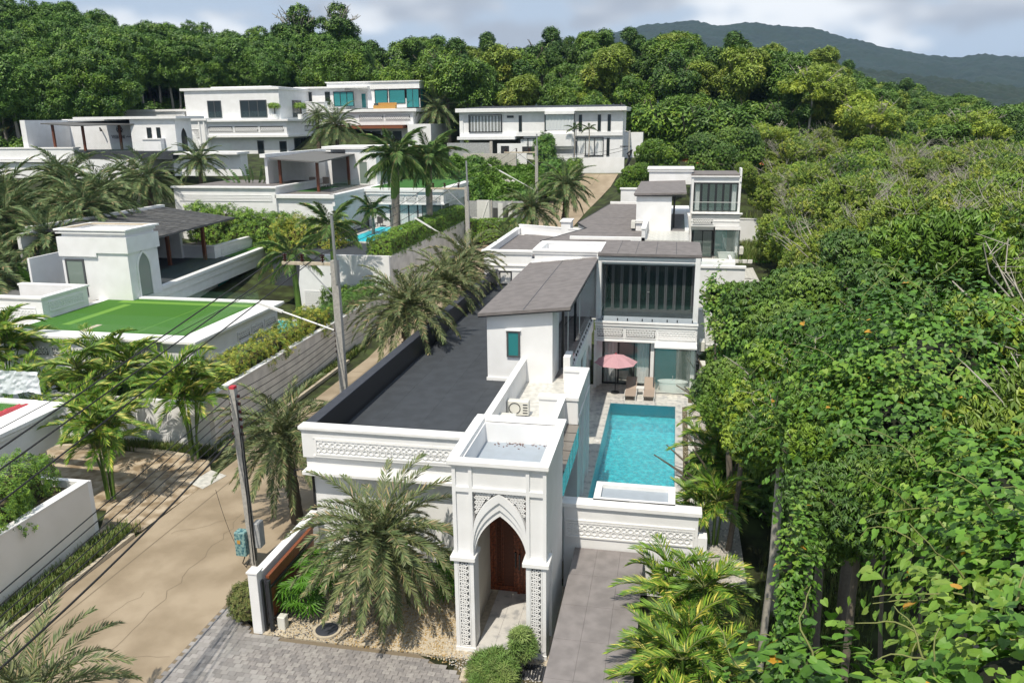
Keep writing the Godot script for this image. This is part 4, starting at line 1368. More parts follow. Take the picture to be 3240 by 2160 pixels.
# ------------------------------------------------------------ the upper villa on the right
func build_upper_right_villa():
	var v := thing("upper_villa", "second white villa uphill behind the near one, with folding glass front and grey sloping roof", "house", Vector3(-2, 2.4, -68))
	# garage block
	pbox("garage", v, "plaster", -13.0, 0.3, -66.8, -7.3, 5.7, -54.7)
	pbox("roof_membrane", v, "roof_grey", -12.7, 5.7, -66.0, -7.3, 5.78, -54.95)
	pbox("parapet", v, "plaster", -13.0, 5.7, -54.95, -9.6, 6.22, -54.7)
	pbox("moulding", v, "trim", -13.12, 6.0, -55.0, -9.5, 6.12, -54.6, 0.01)
	pbox("moulding", v, "trim", -13.1, 5.15, -54.8, -9.4, 5.25, -54.62, 0.01)
	pbox("coping", v, "trim", -13.16, 6.12, -55.02, -9.45, 6.27, -54.55, 0.015)
	pbox("parapet", v, "plaster", -13.0, 5.7, -66.9, -12.72, 6.2, -54.95)
	pbox("coping", v, "trim", -13.06, 6.2, -67.0, -12.66, 6.27, -55.02)
	var bp := MB.new()
	bp.bar(Vector3(-12.75, 6.0, -67.1), Vector3(-7.2, 6.0, -64.5), 0.25, 0.9)
	put("parapet", bp, "plaster", v)
	var bc := MB.new()
	bc.bar(Vector3(-12.8, 6.48, -67.15), Vector3(-7.1, 6.48, -64.45), 0.32, 0.07)
	bc.bar(Vector3(-12.3, 5.82, -66.7), Vector3(-6.6, 5.82, -63.95), 0.3, 0.08)
	put("coping", bc, "trim", v)
	pbox("roof_kerb", v, "trim", -9.4, 5.7, -62.6, -9.2, 6.0, -55.5)
	pbox("chimney_stub", v, "plaster", -8.95, 5.7, -66.6, -8.2, 7.0, -64.9)
	pbox("coping", v, "trim", -9.05, 7.0, -66.7, -8.1, 7.12, -64.8, 0.015)
	pbox("roof_kerb", v, "trim", -7.6, 5.7, -64.9, -7.0, 6.5, -64.5)
	# main wing roof
	var ix := Transform3D(Basis(Vector3.RIGHT, -PI / 2), Vector3.ZERO)
	var wing := MB.new()
	wing.extrude(PackedVector2Array([Vector2(-9.15, 56.4), Vector2(-6.7, 63.6), Vector2(-7.8, 67), Vector2(-6.4, 82.5), Vector2(1.4, 83), Vector2(1.4, 74), Vector2(-2.2, 74), Vector2(-2.2, 57.5)]), 0.5, 6.6, ix)
	put("wall", wing, "plaster", v)
	var rf := MB.new()
	rf.extrude(PackedVector2Array([Vector2(-9.2, 56.2), Vector2(-6.75, 63.6), Vector2(-7.85, 67), Vector2(-6.45, 82.6), Vector2(-2.6, 83), Vector2(-2.2, 57.6)]), 6.6, 6.72, ix)
	put("roof_membrane", rf, "roof_grey", v)
	var ed := MB.new()
	for e in [[-9.2, -56.2, -6.75, -63.6], [-6.75, -63.6, -7.85, -67.0], [-7.85, -67.0, -6.45, -82.6]]:
		ed.bar(Vector3(e[0], 6.72, e[1]), Vector3(e[2], 6.72, e[3]), 0.08, 0.06)
	put("roof_edge", ed, "black_matt", v)
	pbox("coping", v, "trim", -7.3, 6.62, -57.75, -1.95, 6.92, -57.45, 0.01)
	pbox("coping", v, "trim", -6.4, 6.72, -83, -3.2, 6.95, -82.7)
	pbox("rear_wall", v, "plaster", -5.5, 5, -85.2, -1.5, 8.0, -84.8)
	pbox("coping", v, "trim", -5.6, 8.0, -85.3, -1.4, 8.15, -84.7)
	for z in [-61.0, -66.0, -71.0]:
		pbox("roof_seam", v, "roof_dark", -6.4, 6.72, z, -2.4, 6.724, z + 0.04)
	# terrace and stair room
	pbox("terrace_floor", v, "marble_pale", -2.2, 6.3, -62.5, 1.1, 6.75, -57.5)
	pbox("parapet", v, "plaster", -2.2, 6.6, -62.5, -1.95, 7.5, -57.45)
	pbox("coping", v, "trim", -2.25, 7.5, -62.5, -1.9, 7.58, -57.4)
	glass_rail(v, Vector3(-1.7, 6.75, -57.6), Vector3(0.6, 6.75, -57.6), 0.7, 1)
	pbox("stair_room", v, "plaster", -2.85, 6.6, -64.2, -0.22, 9.42, -62.5)
	pbox("stair_room_wall", v, "plaster", -2.85, 6.6, -74.5, -1.3, 9.3, -64.2)
	pbox("glass_door", v, "teal_glass", -1.3, 6.85, -72.6, -1.26, 9.0, -66.0)
	for z in [-64.5, -68.4]:
		pbox("steel_column", v, "black", -0.1, 6.75, z - 0.12, 0.05, 9.45, z)
	var sr := MB.new()
	sr.extrude(PackedVector2Array([Vector2(-3.05, 9.42), Vector2(0.85, 9.52), Vector2(0.85, 9.66), Vector2(-3.05, 9.56)]), -74.8, -62.2)
	put("sloping_roof", sr, "roof_grey", v)
	pbox("fascia", v, "black_matt", -3.0, 9.36, -62.4, 0.8, 9.42, -62.25)
	pbox("tank_base", v, "plaster", -2.35, 9.3, -77.5, 1.4, 10.35, -74.8)
	parapet_box(v, -2.4, 1.45, -77.5, -74.8, 10.35, 10.6, 0.3, 10.4, "plaster")
	coping(v, -2.4, 1.45, -77.5, -74.8, 10.6, 0.14, 0.3, 0.14)
	pbox("moulding", v, "trim", -2.5, 10.42, -74.8, 1.55, 10.5, -74.68)
	put("drain_pipe", tube_mb([Vector3(-2.9, 7.5, -62.4), Vector3(-1.9, 7.5, -62.4), Vector3(-1.9, 6.9, -62.3)], 0.05), "white_paint", v)
	put("drain_pipe", tube_mb([Vector3(-2.9, 7.35, -62.4), Vector3(-2.05, 7.35, -62.4), Vector3(-2.05, 6.9, -62.3)], 0.05), "white_paint", v)
	# walk along the stair room
	pbox("walk_floor", v, "roof_grey", -1.3, 6.5, -74.0, 1.2, 6.75, -62.5)
	pbox("walk_beam", v, "trim", 0.85, 6.3, -73.2, 1.15, 6.85, -62.4)
	glass_rail(v, Vector3(1.0, 6.85, -62.4), Vector3(1.0, 6.85, -73.0), 0.95, 6)
	glass_rail(v, Vector3(0.6, 6.75, -62.35), Vector3(1.9, 6.75, -62.35), 0.95, 1)
	pbox("walk_wall", v, "plaster", 0.6, 2.4, -73.5, 0.85, 6.5, -57.6)
	# upper block
	pbox("side_wall", v, "plaster", 5.45, 2, -79, 5.65, 10.1, -74.1)
	pbox("side_wall", v, "plaster", 1.4, 2, -79, 1.6, 10.1, -74.1)
	pbox("rear_wall", v, "plaster", 1.4, 2, -79.2, 5.65, 10.1, -79)
	pbox("lintel", v, "plaster", 1.6, 9.52, -74.4, 5.45, 10.1, -74.2)
	pbox("moulding", v, "trim", 1.35, 10.0, -74.2, 5.6, 10.1, -74.0, 0.01)
	pbox("roof_slab", v, "roof_grey", 1.35, 10.1, -79.2, 5.5, 10.25, -74.1)
	pbox("fin_wall", v, "trim", 5.5, 9.6, -75.5, 5.66, 10.75, -74.0)
	pbox("upper_slab", v, "plaster", 1.6, 5.8, -79, 5.45, 6.95, -74.1)
	pbox("room_back", v, "interior", 1.6, 6.95, -78.0, 5.45, 9.5, -77.9)
	for i in 6:
		var x0 := 1.65 + i * 0.63
		window(v, "z", x0, x0 + 0.62, 7.0, 9.5, -74.3, 1, "glass", "black_matt", 0.09, "folding_door")
	curtain(v, Vector3(1.75, 7.05, -74.6), Vector3(2.15, 7.05, -74.6), 2.4)
	curtain(v, Vector3(4.9, 7.05, -74.6), Vector3(5.3, 7.05, -74.6), 2.4)
	pbox("balcony_slab", v, "roof_dark", 1.5, 6.78, -74.2, 5.6, 6.86, -73.3)
	pbox("coping", v, "trim", 1.5, 6.86, -73.4, 5.85, 6.98, -73.1, 0.015)
	pbox("balcony_face", v, "plaster", 1.5, 5.75, -74.2, 5.65, 6.86, -73.35)
	pbox("moulding", v, "trim", 1.5, 6.68, -73.35, 5.75, 6.76, -73.22)
	pbox("moulding", v, "trim", 1.5, 6.2, -73.35, 5.68, 6.25, -73.3)
	lattice_panel(v, "z", 1.62, 3.4, 5.95, 6.45, -73.33, 0.4, true)
	glass_rail(v, Vector3(1.5, 6.98, -73.2), Vector3(5.6, 6.98, -73.2), 0.9, 3, "white_paint")
	pbox("top_rail", v, "white_paint", 1.5, 7.88, -73.22, 5.6, 7.92, -73.18)
	# ground floor
	pbox("room_back", v, "interior", 1.6, 2.8, -77.5, 5.45, 5.8, -77.4)
	window(v, "z", 1.7, 3.45, 2.9, 5.35, -74.2, 2, "glass", "black_matt", 0.08, "sliding_door")
	pbox("lintel", v, "plaster", 1.6, 5.35, -74.3, 3.5, 5.8, -74.1)
	pbox("tiled_wall", v, "teal_tile", 3.7, 2.8, -75.8, 4.8, 5.6, -75.7)
	window(v, "z", 3.6, 5.75, 2.85, 5.5, -73.3, 1, "glass", "dark_frame", 0.05, "glass_front", 0.03)
	window(v, "x", -74.2, -73.3, 2.85, 5.5, 5.72, 1, "glass", "dark_frame", 0.05, "glass_side", 0.03)
	pbox("roller_blind", v, "trim", 3.6, 5.5, -73.9, 5.78, 5.72, -73.2)
	pbox("bathroom_floor", v, "marble_pale", 1.6, 2.4, -79, 5.8, 2.82, -73.1)
	# raised pool terrace with planter
	pbox("retaining_wall", v, "plaster", 1.9, -0.2, -57.6, 5.0, 4.9, -57.3)
	pbox("retaining_wall", v, "plaster", 4.75, -0.2, -72.5, 5.0, 3.4, -57.6)
	pbox("moulding", v, "trim", 1.85, 4.9, -57.65, 5.05, 5.05, -57.2)
	parapet_box(v, 2.1, 4.75, -64.6, -63.2, 3.0, 4.35, 0.25, 4.1, "marble_pale", "trim")
	pbox("pool_deck", v, "marble_pale", 1.1, 2.0, -73.1, 6.8, 2.6, -57.6)
	pbox("pool_edge", v, "trim", 4.9, 2.6, -73.0, 6.9, 2.95, -72.7)
	for i in 6:
		pbox("stair_step", v, "marble_pale", 5.05, 2.4 - i * 0.2, -66 + i * 0.3, 6.6, 2.6 - i * 0.2, -65.7 + i * 0.3)
	var w := MB.new()
	w.quad(Vector3(1.85, 4.3, -57.25), Vector3(2.1, 4.3, -57.25), Vector3(2.1, 4.3, -63.0), Vector3(1.85, 4.3, -63.0))
	pbox("pool_wall", v, "pool_tile", 1.7, 2.2, -63.2, 1.9, 5.0, -57.25)
	pbox("lawn", v, "turf", 5.9, 2.3, -79.5, 8.5, 2.75, -73.1)
	var tub := thing("bathtub", "white bathtub behind glass in the upper villa", "bathtub", Vector3(4.75, 2.82, -73.95))
	var tm := MB.new()
	tm.lathe(Vector3.ZERO, PackedVector2Array([Vector2(0.0, 0), Vector2(0.8, 0.0), Vector2(0.93, 0.52), Vector2(1.0, 0.6), Vector2(0.88, 0.6), Vector2(0.72, 0.16), Vector2(0.0, 0.12)]), 24, 0.84, 0.36)
	own("shell", tm, "tub", tub)
	var bw := thing("garden_wall", "white garden wall at the right rear of the upper villa", "wall", Vector3(8, 2, -82))
	pbox("wall", bw, "plaster", 5.7, 2, -82.2, 10.0, 5.4, -82.0)
	pbox("cap", bw, "trim", 5.7, 5.4, -82.25, 10.0, 5.5, -81.95)

# ------------------------------------------------------------ villas left of the lane
func pergola(p: Node3D, corners: Array, floor_y: float, posts: Array, shingles := true, m := "roof_grey"):
	# corners: near left, near right, far right, far left
	var roof := MB.new()
	var t := Vector3.DOWN * 0.12
	roof.quad(corners[0], corners[1], corners[2], corners[3])
	roof.quad(corners[3] + t, corners[2] + t, corners[1] + t, corners[0] + t)
	for i in 4:
		var a: Vector3 = corners[i]
		var b: Vector3 = corners[(i + 1) % 4]
		roof.quad(a + t, b + t, b, a)
	var r := put("pergola_roof", roof, m, p)
	if shingles:
		var rows := 26
		for i in rows:
			var sm := MB.new()
			var f0 := float(i) / rows
			var f1 := float(i + 1) / rows
			var steps := 30
			for k in steps:
				var g0 := (k + (0.5 if i % 2 else 0.0)) / steps
				var g1: float = min(1.0, g0 + 0.92 / steps)
				if g0 >= 1: continue
				var pt := func(g: float, f: float) -> Vector3: return (corners[0] as Vector3).lerp(corners[1], g).lerp((corners[3] as Vector3).lerp(corners[2], g), f)
				var up := Vector3.UP * (0.012 + 0.02 * rng.randf())
				sm.quad(pt.call(g0, f0) + up * 1.6, pt.call(g1, f0) + up * 1.6, pt.call(g1, f1) + up * 0.4, pt.call(g0, f1) + up * 0.4)
			tag(put("shingle_row", sm, ["shingle_a", "shingle_b", "shingle_c"][rng.randi() % 3], r), "", "", "", "")
	for q in posts:
		pbox("post", p, "wood_dark", q[0] - 0.12, floor_y, q[1] - 0.12, q[0] + 0.12, q[2], q[1] + 0.12)
	return r

func build_left_villas():
	mat("shingle_a", lin(0.115, 0.115, 0.115), 0.95)
	mat("shingle_b", lin(0.095, 0.097, 0.1), 0.95)
	mat("shingle_c", lin(0.135, 0.135, 0.132), 0.95)
	mat("pale_glass", lin(0.2, 0.25, 0.22), 0.15)
	# ---- turf roofed villa
	var v := thing("turf_roof_villa", "white villa left of the lane with bright artificial turf roof and square tower", "house", Vector3(-33, 0.2, -48))
	pbox("wall", v, "plaster", -36.5, 0, -45.6, -24.35, 2.7, -36.4)
	pbox("wall", v, "plaster", -36.5, 2.7, -45.6, -24.3, 3.9, -36.3)
	pbox("moulding", v, "trim", -36.5, 2.68, -45.65, -24.2, 2.8, -36.2, 0.01)
	for i in 5:
		lattice_panel(v, "z", -34.35 + i * 1.53, -32.95 + i * 1.53, 2.9, 3.45, -36.29, 0.42, true)
	for i in 3:
		lattice_panel(v, "x", -42.1 - i * 1.6, -40.7 - i * 1.6, 2.9, 3.42, -24.29, 0.42, true)
	pbox("moulding", v, "trim", -36.5, 3.86, -45.8, -24.05, 4.0, -36.1, 0.02)
	pbox("coping", v, "trim", -36.5, 4.0, -37.1, -23.9, 4.16, -35.95, 0.02)
	pbox("coping", v, "trim", -25.2, 4.0, -45.9, -23.9, 4.16, -37.1, 0.02)
	pbox("coping", v, "trim", -34.0, 4.0, -45.9, -25.2, 4.16, -45.45, 0.02)
	pbox("turf", v, "turf", -35.8, 3.95, -45.45, -25.2, 4.06, -37.1)
	pbox("turf_seam", v, "turf_pale", -34.6, 4.06, -44.9, -25.3, 4.064, -44.3)
	var strip := MB.new()
	strip.bar(Vector3(-33.7, 4.062, -38.6), Vector3(-33.55, 4.062, -43.9), 0.55, 0.005)
	strip.bar(Vector3(-28.5, 4.062, -37.5), Vector3(-28.4, 4.062, -45.2), 0.05, 0.005)
	put("turf_seam", strip, "turf_pale", v)
	pbox("drain_strip", v, "sandstone", -31.9, 4.06, -38.9, -31.55, 4.07, -37.2)
	glass_rail(v, Vector3(-35.4, 4.1, -37.3), Vector3(-25.35, 4.1, -37.3), 1.0, 7)
	glass_rail(v, Vector3(-25.35, 4.1, -37.3), Vector3(-25.35, 4.1, -45.3), 1.0, 6)
	glass_rail(v, Vector3(-25.35, 4.1, -45.4), Vector3(-33.6, 4.1, -45.4), 0.6, 5)
	# tower
	pbox("tower", v, "plaster", -38.8, 4.0, -48.1, -36.1, 6.85, -45.05)
	pbox("tower", v, "plaster", -36.1, 4.0, -48.1, -33.95, 7.1, -45.0)
	pbox("tower", v, "plaster", -38.85, 6.85, -48.2, -36.1, 8.1, -44.88)
	pbox("tower", v, "plaster", -36.1, 7.1, -48.2, -33.8, 8.1, -44.88)
	pbox("tower_neck", v, "plaster", -38.6, 8.1, -48.0, -34.0, 8.4, -45.1)
	parapet_box(v, -38.7, -33.9, -48.1, -45.0, 8.3, 8.5, 0.25, 8.2, "sand_cap")
	pbox("moulding", v, "trim", -38.85, 8.32, -45.02, -33.8, 8.4, -44.86)
	coping(v, -38.8, -33.85, -48.15, -44.95, 8.5, 0.12, 0.3, 0.14)
	pbox("coping_top", v, "sand_cap", -38.5, 8.55, -48.05, -34.15, 8.625, -47.75)
	pbox("coping_top", v, "sand_cap", -38.75, 8.55, -47.75, -38.4, 8.625, -45.2)
	window(v, "z", -38.55, -37.2, 4.3, 6.65, -45.05, 1, "pale_glass", "dark_frame", 0.1, "glass_door")
	# arched opening in the right face
	var ac := arch_curve(0.62, 5.86, 6.96)
	var po := PackedVector2Array([Vector2(-0.62, 4.12), Vector2(0.62, 4.12)])
	for c in ac: po.append(c)
	for i in range(ac.size() - 2, -1, -1): po.append(Vector2(-ac[i].x, ac[i].y))
	var gl := MB.new()
	var xa := Transform3D(Basis(Vector3.UP, PI / 2), Vector3(-33.95, 0, -46.45))
	gl.extrude(po, 0.0, 0.02, xa)
	var arch := put("arched_window", gl, "pale_glass", v)
	var big := PackedVector2Array()
	var small := PackedVector2Array()
	for i in po.size():
		small.append(po[i])
		big.append(Vector2(po[i].x * 1.22, po[i].y + (0.16 if po[i].y > 5.8 else 0.0)))
	var rm := MB.new()
	rm.ring(big, small, 0.0, 0.08, xa)
	put("arch_moulding", rm, "trim", arch)
	# patterned parapet in front of the tower and the grey roofs on the left
	pbox("parapet_block", v, "plaster", -46, 2.5, -43.3, -35.85, 3.95, -39.5)
	pbox("parapet", v, "plaster", -46, 3.95, -39.8, -35.85, 5.25, -39.5)
	pbox("parapet", v, "plaster", -36.1, 3.95, -43.3, -35.85, 5.25, -39.8)
	pbox("parapet", v, "plaster", -40.5, 3.95, -43.3, -36.1, 5.25, -43.0)
	pbox("coping", v, "trim", -46, 5.25, -39.85, -35.75, 5.37, -39.4, 0.01)
	pbox("coping", v, "trim", -36.2, 5.25, -43.45, -35.75, 5.37, -39.85, 0.01)
	pbox("coping", v, "trim", -40.6, 5.25, -43.45, -36.2, 5.37, -43.0, 0.01)
	pbox("roof_membrane", v, "roof_grey", -46, 3.95, -43.0, -36.1, 4.3, -39.8)
	lattice_panel(v, "x", -42.9, -40.0, 4.4, 5.0, -35.84, 0.42)
	lattice_panel(v, "z", -42, -36.3, 4.1, 4.75, -39.49, 0.42)
	pbox("fin_wall", v, "plaster", -40.75, 4.2, -47.6, -40.6, 6.75, -44.3)
	var gr := MB.new()
	gr.extrude(PackedVector2Array([Vector2(-56, 3.2), Vector2(-40.8, 4.4), Vector2(-40.8, 4.5), Vector2(-56, 3.3)]), -54.0, -43.4)
	put("side_roof", gr, "shingle_c", v)
	pbox("wall", v, "plaster", -55.5, 0, -53.5, -40.8, 3.2, -43.6)
	pbox("low_wall", v, "sandstone", -46, 2.5, -39.5, -36.0, 2.62, -37.0)
	pbox("low_wall", v, "plaster", -46, 0, -37.4, -36.5, 2.5, -36.5)
	glass_rail(v, Vector3(-45, 2.6, -37.2), Vector3(-36.6, 2.6, -37.2), 1.0, 5)
	# roofed terrace
	var ix := Transform3D(Basis(Vector3.RIGHT, -PI / 2), Vector3.ZERO)
	var tr := MB.new()
	tr.extrude(PackedVector2Array([Vector2(-46.5, 47.5), Vector2(-34.7, 47.5), Vector2(-36.8, 69.8), Vector2(-46.5, 69.8)]), 2.6, 4.0, ix)
	put("terrace_block", tr, "plaster", v)
	tr = MB.new()
	tr.extrude(PackedVector2Array([Vector2(-46.2, 48.0), Vector2(-35.1, 48.0), Vector2(-36.6, 62.0), Vector2(-46.2, 62.0)]), 4.0, 4.05, ix)
	put("terrace_floor", tr, "roof_dark", v)
	tr = MB.new()
	tr.extrude(PackedVector2Array([Vector2(-47.5, 50), Vector2(-36.3, 50), Vector2(-37.6, 68), Vector2(-47.5, 68)]), 0.0, 2.6, ix)
	put("wall", tr, "plaster", v)
	tr = MB.new()
	tr.bar(Vector3(-34.7, 4.02, -47.6), Vector3(-36.85, 4.02, -69.8), 0.5, 0.22)
	tr.bar(Vector3(-34.75, 3.6, -47.6), Vector3(-36.9, 3.6, -69.8), 0.3, 0.5)
	put("coping", tr, "trim", v)
	tr = MB.new()
	tr.bar(Vector3(-36.95, 4.08, -62.0), Vector3(-37.3, 4.08, -69.0), 1.0, 0.04)
	put("turf", tr, "turf", v)
	glass_rail(v, Vector3(-34.85, 4.13, -48.3), Vector3(-36.1, 4.13, -62.0), 1.05, 8)
	parapet_box(v, -46.3, -37.7, -69.6, -61.0, 3.9, 5.0, 0.3, 4.2, "roof_grey")
	coping(v, -46.3, -37.7, -69.6, -61.0, 5.0, 0.1, 0.3, 0.1)
	lattice_panel(v, "x", -68.5, -62.0, 4.2, 4.8, -37.69, 0.42)
	pbox("rear_wall", v, "plaster", -45.6, 4.0, -61.0, -45.3, 7.6, -49.0)
	pbox("rear_wall", v, "plaster", -45.3, 4.0, -61.0, -40.6, 7.0, -60.7)
	pergola(v, [Vector3(-45.4, 7.75, -50.5), Vector3(-36.0, 7.25, -50.5), Vector3(-37.0, 7.2, -63.5), Vector3(-45.4, 7.75, -66.0)], 4.05, [[-39.6, -57.5, 7.25], [-38.2, -60.3, 7.15], [-37.6, -51.6, 7.2]], true, "shingle_a")
	pbox("roof_beam", v, "trim", -46.0, 7.65, -66.2, -45.4, 7.95, -50.3)
	# glass doors below the terrace
	for d in [[-54.6, -53.0], [-61.4, -59.8]]:
		pbox("glass_door", v, "teal_glass", -37.4, 0.4, d[0], -36.25 - (abs(d[1]) - 50) * 0.07, 2.45, d[1])
	put("wall_lamp", tube_mb([Vector3(-36.2, 2.0, -51.8), Vector3(-35.95, 2.35, -51.8), Vector3(-35.75, 2.3, -51.8), Vector3(-35.75, 2.05, -51.8)], 0.03), "black", v)
	var bench := thing("bench", "dark slatted bench on the roofed terrace of the turf roofed villa", "bench", Vector3(-40.5, 4.05, -54.6))
	own("seat", bx(-0.9, 0.42, -0.22, 0.9, 0.48, 0.22), "ac_white", bench)
	for x in [-0.8, 0.75]:
		own("leg", bx(x, 0, -0.2, x + 0.05, 0.42, 0.2), "black", bench)
	var pl := thing("potted_bonsai", "dark bonsai tree standing on the terrace bench", "potted plant", Vector3(-40.7, 4.53, -54.6))
	own("pot", disc(Vector3(0, 0.1, 0), 0.22, 0.2), "pot", pl)
	own("stem", tube_mb([Vector3.ZERO, Vector3(0.05, 0.5, 0), Vector3(-0.1, 0.8, 0)], 0.07, 0.03), "bark", pl)
	own("crown", bush_mesh(5, 0.75, 0.28, 260, leaf_arr("small", 0.12), [Color(0.03, 0.05, 0.02), Color(0.05, 0.08, 0.03)], 0.95), "leaf_dull", pl)
	# villa court: pool, paving, screen with tile panel
	var pc := thing("plunge_pool", "small pale blue plunge pool behind the shrubs of the turf roofed villa", "pool", Vector3(-28.4, 0.3, -52.5))
	pbox("edge", pc, "marble_pale", -30.5, 0.1, -56.4, -26.3, 0.6, -50.5)
	pbox("water", pc, "pool_tile", -30.0, 0.55, -54.4, -26.8, 0.62, -50.8)
	pbox("court", pc, "roof_grey", -36.4, 0.1, -62, -25.0, 0.42, -56.4)
	pbox("court", pc, "marble_pale", -36.4, 0.1, -56.4, -30.5, 0.4, -45.7)
	pbox("court", pc, "roof_panel", -30.5, 0.1, -50.5, -24.5, 0.38, -45.7)
	pbox("court_step", pc, "sandstone", -31.5, 0.42, -61.0, -26.0, 0.6, -58.6)
	var sc := thing("garden_screen", "white tapering garden screen with patterned tile panel and round lamp", "wall", Vector3(-26.9, 0.5, -57.6))
	var sm := MB.new()
	sm.extrude(PackedVector2Array([Vector2(-29.0, 0.4), Vector2(-24.6, 0.4), Vector2(-25.2, 4.4), Vector2(-28.4, 4.4)]), -57.9, -57.6)
	put("wall", sm, "plaster", sc)
	lattice_panel(sc, "z", -28.2, -26.6, 0.8, 2.3, -57.59, 0.3)
	put("round_lamp", ring_at(Vector3(-25.6, 2.3, -57.58), 0.55, 0.0), "ac_white", sc)
	put("wall_lamp", tube_mb([Vector3(-25.8, 3.6, -57.6), Vector3(-25.8, 3.85, -57.45), Vector3(-25.8, 3.7, -57.3)], 0.03), "black", sc)
	# ---- bottom left villa corner
	var b := thing("corner_villa", "white villa wing with turf roof cut off by the left edge", "house", Vector3(-26, 0, -24))
	pbox("wall", b, "plaster", -30, 0, -25.7, -24.25, 2.6, -14)
	pbox("wall", b, "plaster", -30, 2.6, -26.3, -24.0, 4.0, -14)
	pbox("moulding", b, "trim", -30, 3.82, -26.5, -23.85, 3.95, -14, 0.01)
	pbox("coping", b, "trim", -25.2, 4.0, -26.7, -23.75, 4.17, -14, 0.015)
	pbox("coping", b, "trim", -30, 4.0, -26.75, -25.2, 4.17, -26.35, 0.015)
	pbox("turf", b, "turf", -30, 3.95, -26.35, -25.2, 4.08, -14)
	pbox("panel_frame", b, "trim", -24.25, 2.2, -25.6, -24.2, 2.3, -17)
	glass_rail(b, Vector3(-25.1, 4.17, -27.0), Vector3(-30, 4.17, -27.0), 1.15, 3)
	glass_rail(b, Vector3(-25.0, 4.17, -26.2), Vector3(-25.0, 4.17, -15), 1.0, 6)
	var tp := thing("white_tarp", "crumpled white tarpaulin hung over the glass fence at the left edge", "tarpaulin", Vector3(-27, 4.6, -26.9))
	var tm := MB.new()
	var f := FastNoiseLite.new()
	f.seed = 4
	f.frequency = 0.9
	for i in 40:
		for j in 8:
			var g := func(a: int, c: int) -> Vector3:
				var x := -25.15 - a * 0.12
				var y := 4.35 + c * 0.12 + (0.08 * sin(a * 0.35) if c == 0 else 0.0)
				return Vector3(x, y, -26.9 + f.get_noise_2d(x * 2.5 + y, y * 5) * 0.12)
			tm.quad(g.call(i + 1, j), g.call(i, j), g.call(i, j + 1), g.call(i + 1, j + 1))
	put("sheet", tm, "tarp", tp)
	var rc := thing("red_cloth", "crumpled red cloth with white print lying along the turf edge", "cloth", Vector3(-25.0, 4.1, -25.2))
	var rm2 := MB.new()
	var wm2 := MB.new()
	for i in 34:
		for j in 5:
			var g := func(a: int, c: int) -> Vector3:
				var z := -26.2 + a * 0.07
				var x := -25.15 - c * 0.09 - 0.12 * sin(a * 0.11)
				return Vector3(x, 4.1 + 0.07 * sin(c * 1.6) + 0.03 * f.get_noise_2d(z * 6, x * 6) + (0.06 if c in [1, 2, 3] else 0.0), z)
			var tgt := wm2 if (i % 5 in [1, 2]) and (j == 2) or (i > 2 and i < 9 and j == 3) else rm2
			tgt.quad(g.call(i, j), g.call(i + 1, j), g.call(i + 1, j + 1), g.call(i, j + 1))
	put("cloth", rm2, "red_cloth", rc)
	put("print", wm2, "white_paint", rc)
	# ---- second turf villa with royal palms
	build_royal_villa()

func ring_at(at: Vector3, r: float, _t: float) -> MB:
	var m := MB.new()
	m.tube(PackedVector3Array([at, at + Vector3(0, 0, 0.05)]), r, r, 24)
	return m

